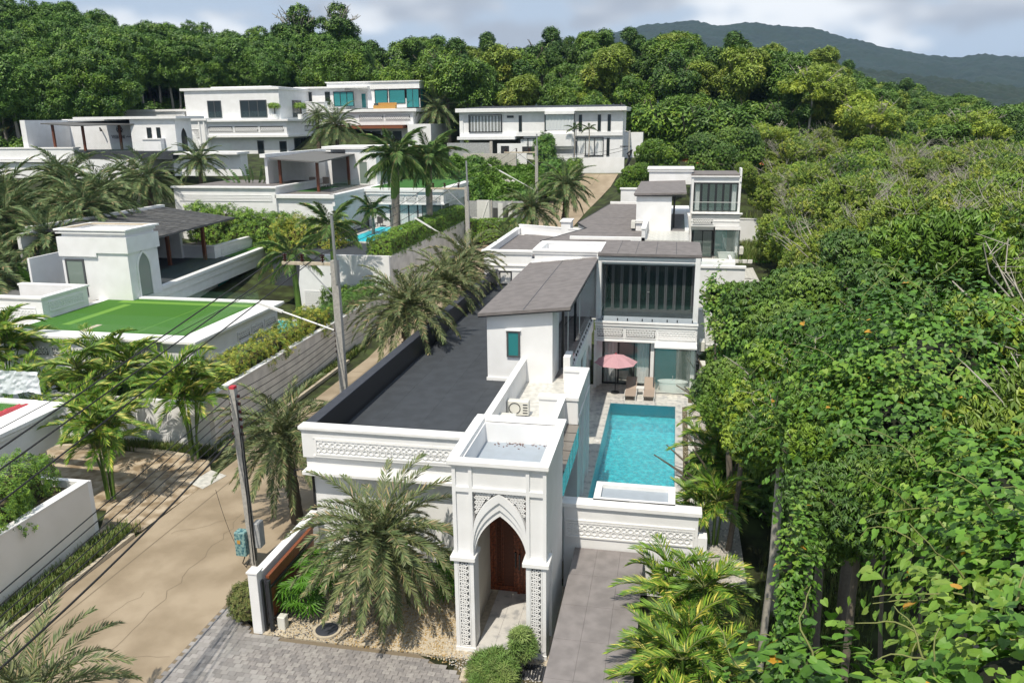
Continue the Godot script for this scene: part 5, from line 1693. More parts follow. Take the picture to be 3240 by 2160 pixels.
func build_royal_villa():
	mat("turf_dark", lin(0.03, 0.13, 0.012), 0.9)
	var v := thing("royal_palm_villa", "white villa with roofed roof terrace and turf roof behind the two royal palms", "house", Vector3(-32, 4.6, -80))
	# wing with the turf roof
	pbox("wall", v, "plaster", -30.6, 2, -89.5, -22.8, 8.3, -78.3)
	pbox("frieze", v, "plaster", -30.6, 7.0, -89.5, -22.5, 8.2, -77.9)
	pbox("coping", v, "trim", -30.7, 8.2, -90, -22.3, 8.55, -77.7, 0.02)
	pbox("turf", v, "turf_dark", -30.3, 8.5, -89.4, -23.1, 8.6, -78.4)
	for i in 6:
		lattice_panel(v, "z", -30.2 + i * 1.26, -29.1 + i * 1.26, 7.2, 7.8, -77.88, 0.35, true)
	for i in 3:
		lattice_panel(v, "x", -80.2 - i * 1.6, -79.0 - i * 1.6, 7.2, 7.8, -22.49, 0.35, true)
	pbox("moulding", v, "trim", -30.6, 6.95, -77.95, -22.4, 7.08, -77.75)
	pbox("moulding", v, "trim", -30.6, 7.95, -77.95, -25.2, 8.1, -77.75)
	window(v, "z", -28.3, -25.3, 4.75, 7.0, -78.3, 3, "glass", "black_matt", 0.1, "sliding_door")
	pbox("room_back", v, "curtain", -28.3, 4.7, -78.42, -25.3, 7.0, -78.32)
	curtain(v, Vector3(-28.2, 4.75, -78.28), Vector3(-25.4, 4.75, -78.28), 2.2)
	window(v, "z", -24.9, -22.9, 5.0, 6.85, -78.3, 2, "pale_glass", "dark_frame", 0.06, "window")
	window(v, "x", -80.5, -78.4, 5.0, 6.85, -22.8, 1, "pale_glass", "dark_frame", 0.06, "window")
	glass_rail(v, Vector3(-30.2, 8.6, -89.4), Vector3(-23.0, 8.6, -89.4), 1.0, 4)
	# terrace wing running towards the viewer
	pbox("terrace_block", v, "plaster", -36.5, 3, -90, -31.0, 8.3, -70.5)
	pbox("terrace_floor", v, "roof_grey", -36.5, 8.3, -88, -31.3, 8.5, -70.8)
	pbox("coping", v, "trim", -31.3, 8.2, -83.5, -30.7, 8.55, -70.3, 0.02)
	pbox("coping", v, "trim", -36.6, 8.2, -70.8, -30.7, 8.55, -70.2, 0.02)
	pbox("slab_face", v, "plaster", -31.0, 7.5, -78, -30.75, 8.2, -70.4)
	glass_rail(v, Vector3(-31.2, 8.55, -70.6), Vector3(-31.2, 8.55, -82.5), 1.0, 7)
	# rear wall, arch block
	pbox("rear_wall", v, "plaster", -41.5, 6, -89.3, -34.5, 11.9, -89.0)
	pbox("rear_wall", v, "plaster", -40.0, 6, -89, -39.7, 11.7, -75.2)
	pbox("arch_block", v, "plaster", -34.6, 8.3, -88.0, -31.2, 12.2, -82.8)
	pbox("coping", v, "trim", -37.2, 12.2, -88.3, -30.9, 12.5, -82.6, 0.02)
	pbox("arch_block", v, "plaster", -37.0, 8.3, -89, -34.6, 12.2, -84.5)
	window(v, "z", -33.2, -32.1, 8.5, 11.0, -82.8, 1, "pale_glass", "trim", 0.12, "arched_window")
	window(v, "x", -86.5, -83.6, 8.5, 11.4, -31.2, 1, "pale_glass", "trim", 0.12, "glass_door")
	window(v, "z", -38.3, -36.9, 8.5, 10.8, -88.9, 1, "pale_glass", "trim", 0.1, "glass_door")
	pergola(v, [Vector3(-39.3, 11.65, -74.8), Vector3(-32.8, 11.45, -72.0), Vector3(-33.6, 11.75, -83.2), Vector3(-40.3, 11.95, -87.0)], 8.5, [[-33.9, -74.0, 11.4], [-34.3, -82.6, 11.6], [-38.6, -75.6, 11.5]], false, "shingle_c")
	pbox("roof_beam", v, "trim", -40.2, 11.7, -89.2, -39.6, 12.05, -74.7)
	# left low wing with relief frieze
	pbox("wall", v, "plaster", -47.0, 3, -80.5, -36.5, 9.1, -70.2)
	pbox("coping", v, "trim", -47.2, 9.1, -70.6, -36.3, 9.28, -70.0, 0.015)
	pbox("coping", v, "trim", -36.8, 9.1, -80.6, -36.3, 9.28, -70.6, 0.015)
	pbox("roof_membrane", v, "roof_grey", -47, 9.1, -80.5, -36.8, 9.13, -70.6)
	lattice_panel(v, "z", -46.5, -36.9, 7.9, 8.5, -70.18, 0.4)
	pbox("turf", v, "turf_dark", -36.2, 8.5, -80, -34.4, 8.54, -74)
	# pool court
	pbox("court", v, "roof_dark", -31, 2.5, -78, -22.6, 4.72, -58.2)
	pbox("pool_edge", v, "marble_pale", -29.3, 4.7, -77.0, -24.5, 4.82, -66.5)
	pbox("pool_water", v, "pool_tile", -28.8, 4.82, -76.7, -24.9, 4.84, -67.0)
	for x in [-29.2, -25.0]:
		var c := thing("garden_chair", "dark garden chair on the pool court behind the hedge" if x < -28 else "dark garden chair right of the royal palm trunk", "chair", Vector3(x, 4.72, -77.4), "chairs on the royal palm villa's court")
		own("seat", bx(-0.3, 0.4, -0.3, 0.3, 0.46, 0.4), "dark_cloth", c)
		own("backrest", bx(-0.3, 0.46, -0.36, 0.3, 1.0, -0.3), "dark_cloth", c)
		for q in [[-0.3, 0.35], [0.25, 0.35], [-0.3, -0.35], [0.25, -0.35]]:
			own("leg", bx(q[0], 0, q[1], q[0] + 0.05, 0.4, q[1] + 0.05), "black", c)
	for x in [-37.2, -35.7]:
		var c := thing("terrace_chair", "grey lounge chair left of the terrace post" if x < -36.5 else "grey lounge chair right of the terrace post", "chair", Vector3(x, 8.5, -79.5), "lounge chairs under the terrace roof")
		own("seat", bx(-0.35, 0.35, -0.3, 0.35, 0.42, 0.4), "lounger", c)
		own("backrest", bx(-0.35, 0.42, -0.4, 0.35, 1.0, -0.3), "lounger", c)
		for q in [[-0.33, 0.33], [0.28, 0.33], [-0.33, -0.35], [0.28, -0.35]]:
			own("leg", bx(q[0], 0, q[1], q[0] + 0.05, 0.35, q[1] + 0.05), "white_paint", c)

# ------------------------------------------------------------ far villas
func build_far_villas():
	# ---- villa with the lettered wall, far left
	var v := thing("lettered_villa", "white villa far left with brown posts under a roofed terrace and lettering on its wall", "house", Vector3(-80, 9, -92))
	pbox("rear_wall", v, "plaster", -77.5, 11.5, -95.3, -65.0, 15.5, -95.0)
	pbox("side_wall", v, "plaster", -78.2, 11.5, -95.3, -77.5, 15.6, -87.5)
	pbox("coping", v, "trim", -78.4, 15.5, -95.5, -65.0, 15.7, -94.8)
	pergola(v, [Vector3(-75.8, 15.25, -88.0), Vector3(-69.2, 14.95, -85.5), Vector3(-62.5, 15.1, -91.0), Vector3(-69.0, 15.5, -95.0)], 12.0, [[-74.2, -88.0, 15.1], [-69.3, -87.0, 14.9], [-66.6, -90.0, 15.0], [-63.6, -91.2, 15.0]], false, "shingle_a")
	pbox("terrace_floor", v, "roof_dark", -78, 11.0, -95, -58, 11.9, -87.2)
	pbox("body", v, "plaster", -96, 7, -95, -62, 11.0, -87.0)
	pbox("parapet", v, "plaster", -100, 10.6, -88.0, -71.0, 12.25, -87.0)
	pbox("coping", v, "trim", -100, 12.25, -88.2, -70.9, 12.4, -86.9)
	pbox("moulding", v, "trim", -100, 10.7, -87.0, -70.8, 10.95, -86.6)
	glass_rail(v, Vector3(-70.8, 11.9, -87.2), Vector3(-62.5, 11.9, -88.5), 1.0, 4)
	pbox("parapet", v, "plaster", -62.8, 11.5, -89.5, -60.4, 13.2, -88.8)
	pbox("coping", v, "trim", -62.9, 13.2, -89.6, -60.3, 13.35, -88.7)
	pbox("arch_block", v, "plaster", -64.8, 11, -93, -58.8, 15.6, -89.6)
	pbox("coping", v, "trim", -72.2, 15.6, -95.2, -58.3, 15.9, -89.2)
	window(v, "z", -62.6, -62.0, 12.0, 14.6, -89.6, 1, "dark_glass", "black", 0.08)
	window(v, "z", -61.3, -60.8, 12.0, 14.6, -89.6, 1, "dark_glass", "black", 0.08)
	window(v, "z", -66.8, -64.9, 12.0, 14.4, -92.5, 2, "dark_glass", "black", 0.08, "glass_door")
	var po := PackedVector2Array([Vector2(-0.55, 11.8), Vector2(0.55, 11.8)])
	var ac := arch_curve(0.55, 13.4, 14.5)
	for c in ac: po.append(c)
	for i in range(ac.size() - 2, -1, -1): po.append(Vector2(-ac[i].x, ac[i].y))
	var gl := MB.new()
	gl.extrude(po, 0, 0.05, Transform3D(Basis(Vector3.UP, PI / 2), Vector3(-58.8, 0, -91.2)))
	put("arched_window", gl, "dark_glass", v)
	pbox("wall", v, "plaster", -58.8, 9, -90, -50, 11.6, -88.4)
	pbox("coping", v, "trim", -62, 11.5, -90.2, -49.8, 11.75, -87.4)
	glass_rail(v, Vector3(-60.0, 11.75, -87.6), Vector3(-50.5, 11.75, -87.6), 1.0, 4)
	for x in [-72.8, -66.9]:
		put("wall_lamp", tube_mb([Vector3(x, 14.2, -94.9), Vector3(x, 14.6, -94.6), Vector3(x + 0.2, 14.6, -94.3), Vector3(x + 0.35, 14.2, -94.2)], 0.09), "black", v)
	var em := MB.new()
	for i in 8:
		var a := TAU * i / 8
		var o := PackedVector2Array()
		var n := PackedVector2Array()
		for k in 6:
			var q := Vector2(cos(a), sin(a)) * 0.3
			o.append(q + Vector2(cos(TAU * k / 6), sin(TAU * k / 6)) * 0.17)
			n.append(q + Vector2(cos(TAU * k / 6), sin(TAU * k / 6)) * 0.09)
		em.ring(o, n, 0, 0.04 + i * 0.002, Transform3D(Basis(), Vector3(-70.3, 14.35, -94.98)))
	put("emblem", em, "slate", v)
	var tx := TextMesh.new()
	tx.text = "Villa M"
	var fo := SystemFont.new()
	fo.font_names = PackedStringArray(["Droid Serif"])
	tx.font = fo
	tx.font_size = 48
	tx.pixel_size = 0.012
	tx.depth = 0.04
	var t := put("lettering", tx, "slate", v)
	t.position += Vector3(-70.6, 13.45, -94.97)
	put("lettering", tube_mb([Vector3(-69.4, 13.4, -94.95), Vector3(-69.2, 13.55, -94.95), Vector3(-69.05, 13.38, -94.95), Vector3(-68.9, 13.52, -94.95), Vector3(-68.75, 13.4, -94.95), Vector3(-68.55, 13.5, -94.95)], 0.035), "slate", v)
	# ---- two storey villa behind
	var u := thing("rear_two_storey_villa", "large white two storey villa with long glass balcony at the left rear", "house", Vector3(-64, 10, -116))
	pbox("upper_storey", u, "plaster", -71.4, 15.4, -122, -56.4, 19.6, -112)
	pbox("coping", u, "trim", -71.9, 19.6, -122.2, -56.2, 19.95, -111.7, 0.02)
	pbox("roof_hatch", u, "trim", -67.6, 19.95, -120, -58, 20.15, -113)
	window(u, "z", -67.8, -65.6, 15.75, 18.2, -112, 2, "dark_glass", "dark_frame", 0.1)
	window(u, "z", -62.6, -58.4, 15.75, 18.2, -112, 3, "dark_glass", "dark_frame", 0.1)
	window(u, "x", -119.0, -116.0, 15.75, 18.2, -56.4, 2, "dark_glass", "dark_frame", 0.1)
	pbox("lower_storey", u, "plaster", -71, 8, -124, -55.6, 13.2, -112)
	pbox("frieze", u, "plaster", -71, 13.2, -124.2, -55.2, 15.3, -111.2)
	pbox("moulding", u, "trim", -71, 13.0, -124.4, -54.9, 13.3, -110.9)
	pbox("coping", u, "trim", -71.2, 15.2, -124.5, -54.7, 15.5, -110.7, 0.02)
	lattice_panel(u, "z", -67.6, -63.6, 13.7, 14.6, -111.18, 0.6, true)
	lattice_panel(u, "z", -63.4, -59.6, 13.7, 14.6, -111.18, 0.6, true)
	lattice_panel(u, "z", -59.4, -55.6, 13.7, 14.6, -111.18, 0.6, true)
	lattice_panel(u, "x", -120.5, -117.0, 13.7, 14.6, -55.19, 0.6, true)
	glass_rail(u, Vector3(-68.5, 15.5, -111.0), Vector3(-55.0, 15.5, -111.0), 1.15, 6)
	glass_rail(u, Vector3(-55.0, 15.5, -111.0), Vector3(-55.0, 15.5, -122), 1.15, 4)
	window(u, "z", -60.4, -59.4, 9.4, 12.5, -112, 1, "dark_glass", "dark_frame", 0.1)
	window(u, "z", -56.9, -55.8, 9.4, 12.4, -112, 1, "dark_glass", "dark_frame", 0.1)
	window(u, "x", -118, -114, 9.4, 12.8, -55.6, 2, "dark_glass", "dark_frame", 0.1)
	# small arch gate block of that villa
	pbox("gate_block", u, "plaster", -72.6, 8, -113, -67.7, 15.4, -110.8)
	pbox("coping", u, "trim", -73.0, 15.4, -113.2, -67.4, 15.75, -110.5)
	var cs := [arch_curve(1.2, 11.0, 13.9), arch_curve(1.2, 10.2, 13.3), arch_curve(1.2, 9.6, 12.7)]
	for k in 2:
		var m := MB.new()
		for s in [-1.0, 1.0]:
			for j in 14:
				var q := PackedVector2Array([Vector2(s * cs[k][j].x, cs[k][j].y), Vector2(s * cs[k][j + 1].x, cs[k][j + 1].y), Vector2(s * cs[k + 1][j + 1].x, cs[k + 1][j + 1].y), Vector2(s * cs[k + 1][j].x, cs[k + 1][j].y)])
				if abs(m.area(q)) > 0.0001: m.extrude(q, 0, 0.3 - k * 0.1, Transform3D(Basis(), Vector3(-70.1, 0, -110.8)))
		put("arch_band", m, "trim", u)
	var dk := MB.new()
	var dp := PackedVector2Array()
	for c in cs[2]: dp.append(c)
	for i in range(13, -1, -1): dp.append(Vector2(-cs[2][i].x, cs[2][i].y))
	dk.extrude(dp, 0, 0.03, Transform3D(Basis(), Vector3(-70.1, 0, -110.8)))
	put("arch_opening", dk, "recess", u)
	lattice_panel(u, "z", -71.5, -68.7, 12.9, 14.2, -110.79, 0.4, true)
	for x in [-72.4, -71.6, -68.8, -68.0]:
		pbox("pilaster", u, "trim", x, 9, -110.8, x + 0.2, 15.3, -110.6)
	pbox("low_wing", u, "plaster", -84, 8, -120, -72.6, 16.8, -113.5)
	pbox("coping", u, "trim", -84.4, 16.8, -120.2, -71.4, 17.1, -113.2)
	pbox("moulding", u, "trim", -84.4, 15.0, -114, -72.6, 15.3, -113.1)
	lattice_panel(u, "z", -83.5, -72.9, 13.4, 14.3, -113.48, 0.6, true)
	lattice_panel(u, "z", -83.5, -72.9, 15.5, 16.5, -113.48, 0.6)
	for q in [[-57.2, "small potted tree on the left of the rear balcony"], [-54.9, "small potted tree at the right corner of the rear balcony"]]:
		var pt := thing("balcony_tree", q[1], "potted plant", Vector3(q[0], 15.5, -111.9 if q[0] < -56 else -115.5), "potted trees on the rear balcony")
		own("pot", disc(Vector3(0, 0.35, 0), 0.45, 0.7), "white_paint", pt)
		own("stem", tube_mb([Vector3(0, 0.6, 0), Vector3(0, 1.6, 0)], 0.08), "bark", pt)
		own("crown", bush_mesh(8, 0.9, 0.45, 320, leaf_arr("small", 0.2), [Color(0.16, 0.24, 0.03), Color(0.1, 0.18, 0.03)], 1.8), "leaf", pt)
	# ---- glassy villa
	var g := thing("glassy_villa", "white hillside villa with turquoise corner windows and a golden sofa on its deck", "house", Vector3(-49, 14, -126))
	pbox("upper_storey", g, "plaster", -58.0, 17.0, -130, -50.5, 20.0, -122)
	pbox("coping", g, "trim", -58.6, 20.0, -130.2, -46.5, 20.25, -121.4)
	pbox("upper_storey", g, "plaster", -50.5, 17.0, -131, -47.0, 20.6, -124)
	pbox("upper_storey", g, "plaster", -47.0, 17.0, -131, -38.6, 18.4, -122.5)
	pbox("upper_storey", g, "plaster", -47.0, 18.4, -131, -41.9, 19.8, -122.6)
	pbox("roof_band", g, "plaster", -53.5, 19.8, -131.2, -38.6, 20.8, -122.4)
	pbox("coping", g, "trim", -53.7, 20.8, -131.4, -38.4, 20.95, -122.2)
	window(g, "z", -45.8, -43.7, 17.6, 19.7, -122.5, 1, "teal_glass", "black", 0.1)
	window(g, "z", -43.5, -40.9, 17.6, 19.7, -122.5, 1, "teal_glass", "black", 0.1)
	window(g, "z", -40.7, -38.7, 17.0, 19.75, -122.45, 2, "teal_glass", "black", 0.08)
	window(g, "x", -128, -122.6, 17.0, 19.75, -38.6, 3, "teal_glass", "black", 0.08)
	window(g, "z", -56.6, -55.9, 17.8, 19.5, -122, 1, "dark_glass", "black", 0.06)
	window(g, "z", -53.7, -52.9, 17.6, 19.5, -122, 1, "dark_glass", "black", 0.06)
	window(g, "z", -52.3, -49.0, 17.3, 19.5, -121.95, 3, "teal_glass", "black", 0.1)
	window(g, "z", -48.6, -47.7, 17.0, 19.3, -123.95, 1, "teal_glass", "trim", 0.1, "arched_window")
	pbox("terrace_slab", g, "plaster", -58.5, 14.5, -130, -39.0, 16.4, -120)
	pbox("coping", g, "trim", -58.7, 16.4, -130.2, -38.3, 16.85, -119.5, 0.02)
	pbox("parapet", g, "plaster", -58.5, 16.8, -121, -53.0, 17.9, -119.7)
	pbox("coping", g, "trim", -58.6, 17.9, -121.1, -52.8, 18.05, -119.6)
	lattice_panel(g, "z", -57.8, -54.5, 16.9, 17.7, -119.69, 0.5)
	lattice_panel(g, "z", -47.6, -43.6, 15.1, 16.1, -119.98, 0.6, true)
	lattice_panel(g, "z", -43.4, -39.4, 15.1, 16.1, -119.98, 0.6, true)
	glass_rail(g, Vector3(-52.8, 16.85, -119.8), Vector3(-38.5, 16.85, -119.8), 1.2, 6)
	pbox("lower_storey", g, "plaster", -58, 10, -130, -38.0, 14.4, -121)
	pbox("timber_awning", g, "gate_wood", -50.5, 14.0, -121, -40.2, 14.4, -118.5)
	pbox("timber_awning", g, "wood_dark", -50.5, 14.42, -121, -40.2, 14.5, -118.5)
	window(g, "z", -49.5, -41.0, 11.2, 13.8, -120.95, 5, "dark_glass", "trim", 0.2, "glass_door")
	pbox("side_wing", g, "plaster", -39.6, 9.5, -128, -36.0, 14.6, -119)
	window(g, "z", -39.0, -38.5, 11.0, 12.2, -119, 1, "dark_glass", "black", 0.06)
	var so := thing("lounge_sofa", "golden brown lounge sofa on the glassy villa's deck", "sofa", Vector3(-43.4, 16.85, -120.6))
	own("base", bx(-1.9, 0, -0.4, 1.6, 0.5, 0.4), "gold", so)
	own("cushion", bx(-1.8, 0.5, -0.35, -1.3, 0.8, 0.35), "dark_cloth", so)
	own("backrest", bx(-1.3, 0.5, -0.4, 1.6, 0.9, -0.25), "gold", so)
	# ---- hilltop villa at the head of the lane
	var h := thing("hilltop_villa", "long white villa with dark flat roof and curtained windows at the head of the lane", "house", Vector3(-18, 10, -114))
	pbox("upper_storey", h, "plaster", -29.2, 13.4, -120, -7.1, 15.6, -110.2)
	pbox("upper_storey", h, "plaster", -29.2, 12.9, -120, -7.1, 13.4, -110.1)
	pbox("lintel", h, "plaster", -29.2, 15.6, -120, -7.1, 16.1, -110.1)
	pbox("fascia", h, "trim", -29.6, 16.05, -121, -6.6, 16.55, -109.4, 0.03)
	var hr := MB.new()
	hr.quad(Vector3(-29.5, 16.56, -109.5), Vector3(-6.7, 16.56, -109.5), Vector3(-7.6, 17.0, -120.5), Vector3(-28.2, 17.0, -120.5))
	hr.quad(Vector3(-6.7, 16.56, -109.5), Vector3(-6.7, 16.3, -120.9), Vector3(-7.6, 17.0, -120.5), Vector3(-7.6, 17.0, -120.5))
	put("roof", hr, "slate", h)
	pbox("lower_storey", h, "plaster", -20.4, 9, -119, -7.1, 12.9, -110.4)
	pbox("garage_back", h, "interior", -29.2, 9, -119, -20.4, 12.6, -115)
	pbox("garage_slab", h, "plaster", -29.4, 12.5, -119, -21.4, 12.9, -109.3)
	pbox("corner_column", h, "plaster", -29.2, 9, -110.5, -28.7, 16.1, -110.05)
	window(h, "z", -27.9, -23.3, 13.45, 15.75, -110.15, 1, "rail_glass", "black", 0.09, "window", 0.2)
	pbox("room_back", h, "interior", -27.9, 13.4, -110.19, -23.3, 15.8, -110.16)
	curtain(h, Vector3(-27.6, 13.5, -110.13), Vector3(-23.5, 13.5, -110.13), 2.2, 0.22, 0.08)
	window(h, "z", -22.6, -21.7, 15.3, 15.65, -110.2, 1, "dark_glass", "black", 0.06)
	for x in [-21.0, -17.5, -12.9, -10.4, -9.1]:
		window(h, "z", x, x + 0.42, 13.5, 15.7, -110.2, 1, "dark_glass", "black", 0.05)
	pbox("bay", h, "plaster", -17.4, 11.2, -110.2, -13.3, 13.6, -108.8, 0.5)
	pbox("bay_top", h, "plaster", -17.3, 15.7, -110.2, -13.4, 16.05, -109.0)
	curtain(h, Vector3(-17.2, 13.6, -109.4), Vector3(-13.5, 13.6, -109.4), 2.1, 0.22, 0.08)
	window(h, "z", -17.35, -13.35, 13.6, 15.75, -109.3, 1, "rail_glass", "black", 0.06)
	window(h, "z", -13.2, -9.6, 10.3, 12.65, -110.4, 3, "rail_glass", "black", 0.08, "window", 0.2)
	curtain(h, Vector3(-13.1, 10.35, -110.38), Vector3(-9.7, 10.35, -110.38), 2.25, 0.22, 0.08)
	window(h, "z", -20.9, -17.6, 10.8, 12.65, -110.4, 3, "rail_glass", "black", 0.08, "window", 0.2)
	curtain(h, Vector3(-20.8, 10.8, -110.38), Vector3(-17.7, 10.8, -110.38), 1.8, 0.22, 0.08)
	window(h, "z", -9.2, -8.8, 10.3, 12.6, -110.4, 1, "dark_glass", "black", 0.05)
	pbox("side_wing", h, "plaster", -7.1, 9, -122, -4.6, 13.2, -114)
	window(h, "x", -117, -115, 10, 12, -4.6, 1, "dark_glass", "black", 0.06)
	pbox("ramp_wall", h, "plaster", -17.6, 9.3, -109.2, -12.0, 10.6, -108.9)
	pbox("front_wall", h, "plaster", -12.2, 7.6, -107.3, -6.6, 10.25, -106.9)
	pbox("front_wall", h, "plaster", -23.6, 9, -108.6, -19.6, 12.0, -108.3)
	pbox("garden_gate", h, "black_matt", -23.1, 9.6, -108.3, -22.0, 11.7, -108.25)
	pbox("garden_gate", h, "black_matt", -20.2, 10.9, -108.3, -18.6, 11.6, -108.25)
	pbox("brick_shed", h, "rubble", -27.0, 9.4, -103.5, -20.0, 10.9, -103.0)
	# corrugated fence and wall beside it
	var cf := thing("corrugated_fence", "grey corrugated metal fence in front of the hilltop villa's garage", "fence", Vector3(-26.5, 9.8, -105))
	for i in 46:
		pbox("sheet_rib", cf, "zinc", -29.6 + i * 0.125, 9.6, -105.0 - (0.04 if i % 2 else 0.0), -29.475 + i * 0.125, 12.2, -104.95 + (0.04 if i % 2 else 0.0))
	pbox("post", cf, "rubble", -23.85, 9.5, -105.1, -23.5, 12.4, -104.8)

# ------------------------------------------------------------ garden walls and hedges along the lane
func build_walls():
	var a := thing("lane_wall", "long plain grey garden wall along the left of the lane, below the yellowish shrubs", "wall", Vector3(-21, 0, -44))
	pbox("wall", a, "grey_wall", -21.2, -0.2, -57.3, -20.95, 2.68, -32.3)
	pbox("return_wall", a, "plaster", -29.5, -0.2, -32.55, -21.2, 2.3, -32.3)
	lattice_panel(a, "z", -28.6, -26.8, 1.0, 2.2, -32.29, 0.4)
	pbox("cap", a, "trim", -21.25, 2.68, -57.3, -20.9, 2.73, -32.28)
	pbox("planter_soil", a, "soil", -24.0, 1.0, -57.3, -21.2, 2.2, -32.6)
	var b := thing("lane_wall", "tall grey garden wall further up the lane, topped by the clipped hedge", "wall", Vector3(-21, 0, -68))
	pbox("wall", b, "grey_wall", -21.3, 0, -82, -21.0, 5.1, -57.6)
	pbox("return_wall", b, "plaster", -26.5, 0, -57.6, -21.0, 5.2, -57.35)
	pbox("planter_soil", b, "soil", -22.8, 3.5, -82, -21.3, 4.85, -57.8)
	var c := thing("lane_wall", "pale garden wall at the left edge of the photo, beside the lane", "wall", Vector3(-20.7, 0, -16))
	pbox("wall", c, "pale_wall", -20.75, -0.2, -23.3, -20.5, 2.5, -8)
	pbox("return_wall", c, "plaster", -24, -0.2, -23.5, -20.5, 2.48, -23.3)
	pbox("cap", c, "trim", -20.8, 2.5, -23.35, -20.46, 2.54, -8)
	pbox("planter_soil", c, "soil", -24, 0.5, -23.3, -20.75, 2.2, -8)
	# fence with banners at the bend
	var f := thing("banner_fence", "fence hung with white banners and torn dark cloth behind the low hedge at the bend", "fence", Vector3(-18, 3.5, -82.5))
	pbox("panel", f, "zinc", -21.5, 3.4, -82.9, -15.3, 6.9, -82.8)
	pbox("banner", f, "banner", -21.4, 3.6, -82.79, -18.9, 5.2, -82.76)
	pbox("banner", f, "banner", -20.3, 3.6, -82.75, -18.95, 7.0, -82.7)
	for i in 4:
		pbox("torn_cloth", f, ["dark_cloth", "banner"][i % 2], -18.6 + i * 0.55, 4.0 + (i % 3) * 0.3, -82.78, -18.1 + i * 0.55, 6.2 + (i % 2) * 0.5, -82.74)
	put("fold", tube_mb([Vector3(-19.1, 6.9, -82.68), Vector3(-19.75, 5.0, -82.68)], 0.05), "white_paint", f)
	for i in 12: # small unreadable print near the lower edge
		pbox("print", f, "slate", -21.0 + i * 0.16, 4.75, -82.7, -20.9 + i * 0.16, 4.86, -82.695)
	for i in 18:
		pbox("print", f, "slate", -21.2 + i * 0.12, 4.35, -82.7, -21.12 + i * 0.12, 4.43, -82.695)
	for x in [-18.8, -16.6]: pbox("post", f, "rubble", x, 3, -82.75, x + 0.12, 7.0, -82.65)
	# hedges
	var green := [Color(0.12, 0.21, 0.02), Color(0.07, 0.15, 0.02), Color(0.17, 0.26, 0.03), Color(0.05, 0.11, 0.02)]
	var yellow := [Color(0.22, 0.24, 0.03), Color(0.12, 0.2, 0.02), Color(0.3, 0.26, 0.04), Color(0.06, 0.13, 0.02)]
	var dark := [Color(0.05, 0.11, 0.02), Color(0.07, 0.15, 0.02), Color(0.1, 0.18, 0.03)]
	hedge("clipped green hedge on top of the tall grey wall", Vector3(-22.0, 4.8, -58.0), Vector3(-22.0, 4.9, -82), 1.9, 1.6, 9000, green, 0.11)
	hedge("clipped low hedge below the banner fence", Vector3(-21.2, 3.0, -80.9), Vector3(-14.9, 3.2, -80.9), 1.8, 2.1, 3200, green, 0.12)
	hedge("loose yellowish shrub row spilling over the lane wall", Vector3(-21.9, 2.0, -34.5), Vector3(-21.9, 2.1, -46.5), 1.5, 1.5, 5200, yellow, 0.1, 0.45)
	hedge("darker green shrub row at the far end of the lane wall", Vector3(-21.9, 2.0, -46.5), Vector3(-21.9, 2.2, -56.8), 1.7, 1.25, 3600, dark, 0.1, 0.35)
	hedge("bright green shrubs behind the pale wall at the left edge", Vector3(-21.5, 2.0, -11), Vector3(-21.5, 2.0, -21.0), 1.7, 1.5, 5600, green, 0.08, 0.4)
	hedge("bright shrub at the end of the pale wall, next to the areca palm", Vector3(-22.0, 1.6, -21.2), Vector3(-22.3, 1.6, -23.0), 1.5, 2.0, 2200, green, 0.08, 0.3)
	hedge("clipped bright hedge beside the upper lane", Vector3(-13.6, 7.0, -95.5), Vector3(-12.6, 8.5, -105.5), 1.6, 1.7, 2600, green, 0.14)
	hedge("row of bright green shrubs behind the roofed terrace", Vector3(-44, 4.5, -68.0), Vector3(-33.5, 3.5, -68.0), 2.0, 3.2, 5200, green, 0.16, 0.5)
	hedge("yellow green tree-like shrubs between the two left villas", Vector3(-33.5, 2.5, -64.5), Vector3(-27.5, 2.5, -64.5), 2.8, 4.2, 4800, yellow, 0.15, 0.9)
	hedge("dark hedge behind the white garden screen", Vector3(-31.0, 0.4, -63.0), Vector3(-27.0, 0.4, -63.0), 1.2, 2.2, 2200, dark, 0.12, 0.2)
	hedge("shrubs under the turf roof villa's facade", Vector3(-30.5, 1.2, -34.6), Vector3(-24.0, 1.6, -34.6), 2.2, 1.5, 4200, dark, 0.1, 0.5)
	hedge("bright shrub below the return of the tall wall", Vector3(-25.5, 0.6, -55.6), Vector3(-21.9, 0.6, -55.6), 1.6, 2.4, 2400, green, 0.12, 0.4)
	hedge("broad-leaved hedge of the hillside garden", Vector3(-46.5, 8.4, -97), Vector3(-36.5, 8.8, -97), 3.0, 2.4, 3600, [Color(0.13, 0.24, 0.03), Color(0.08, 0.17, 0.02), Color(0.2, 0.3, 0.04)], 0.3, 0.7)
	# round bush at the gate pillar, small conifer-like shrubs at the porch
	var bb := thing("round_bush", "round clipped olive bush at the foot of the white gate pillar", "bush", Vector3(-12.55, 0, -20.0))
	own("foliage", bush_mesh(3, 0.62, 0.68, 2600, leaf_arr("small", 0.05), [Color(0.1, 0.12, 0.03), Color(0.07, 0.1, 0.02), Color(0.13, 0.13, 0.04)], 0.6), "leaf_dull", bb)
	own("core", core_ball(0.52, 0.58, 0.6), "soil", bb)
	var sh := thing("feathery_shrub", "upright feathery shrub against the right porch pier", "bush", Vector3(-3.75, 0, -19.15))
	own("foliage", crown_mesh(4, 0.42, 0.8, 12, 1000, leaf_arr("needle", 0.2), [Color(0.12, 0.19, 0.05), Color(0.09, 0.15, 0.04), Color(0.18, 0.24, 0.08)], 0.5), "leaf_dull", sh, Transform3D(Basis(), Vector3(0, 0.75, 0)))
	var s2 := thing("feathery_shrub", "low feathery shrub spreading before the stepping stones", "bush", Vector3(-4.35, 0, -18.35))
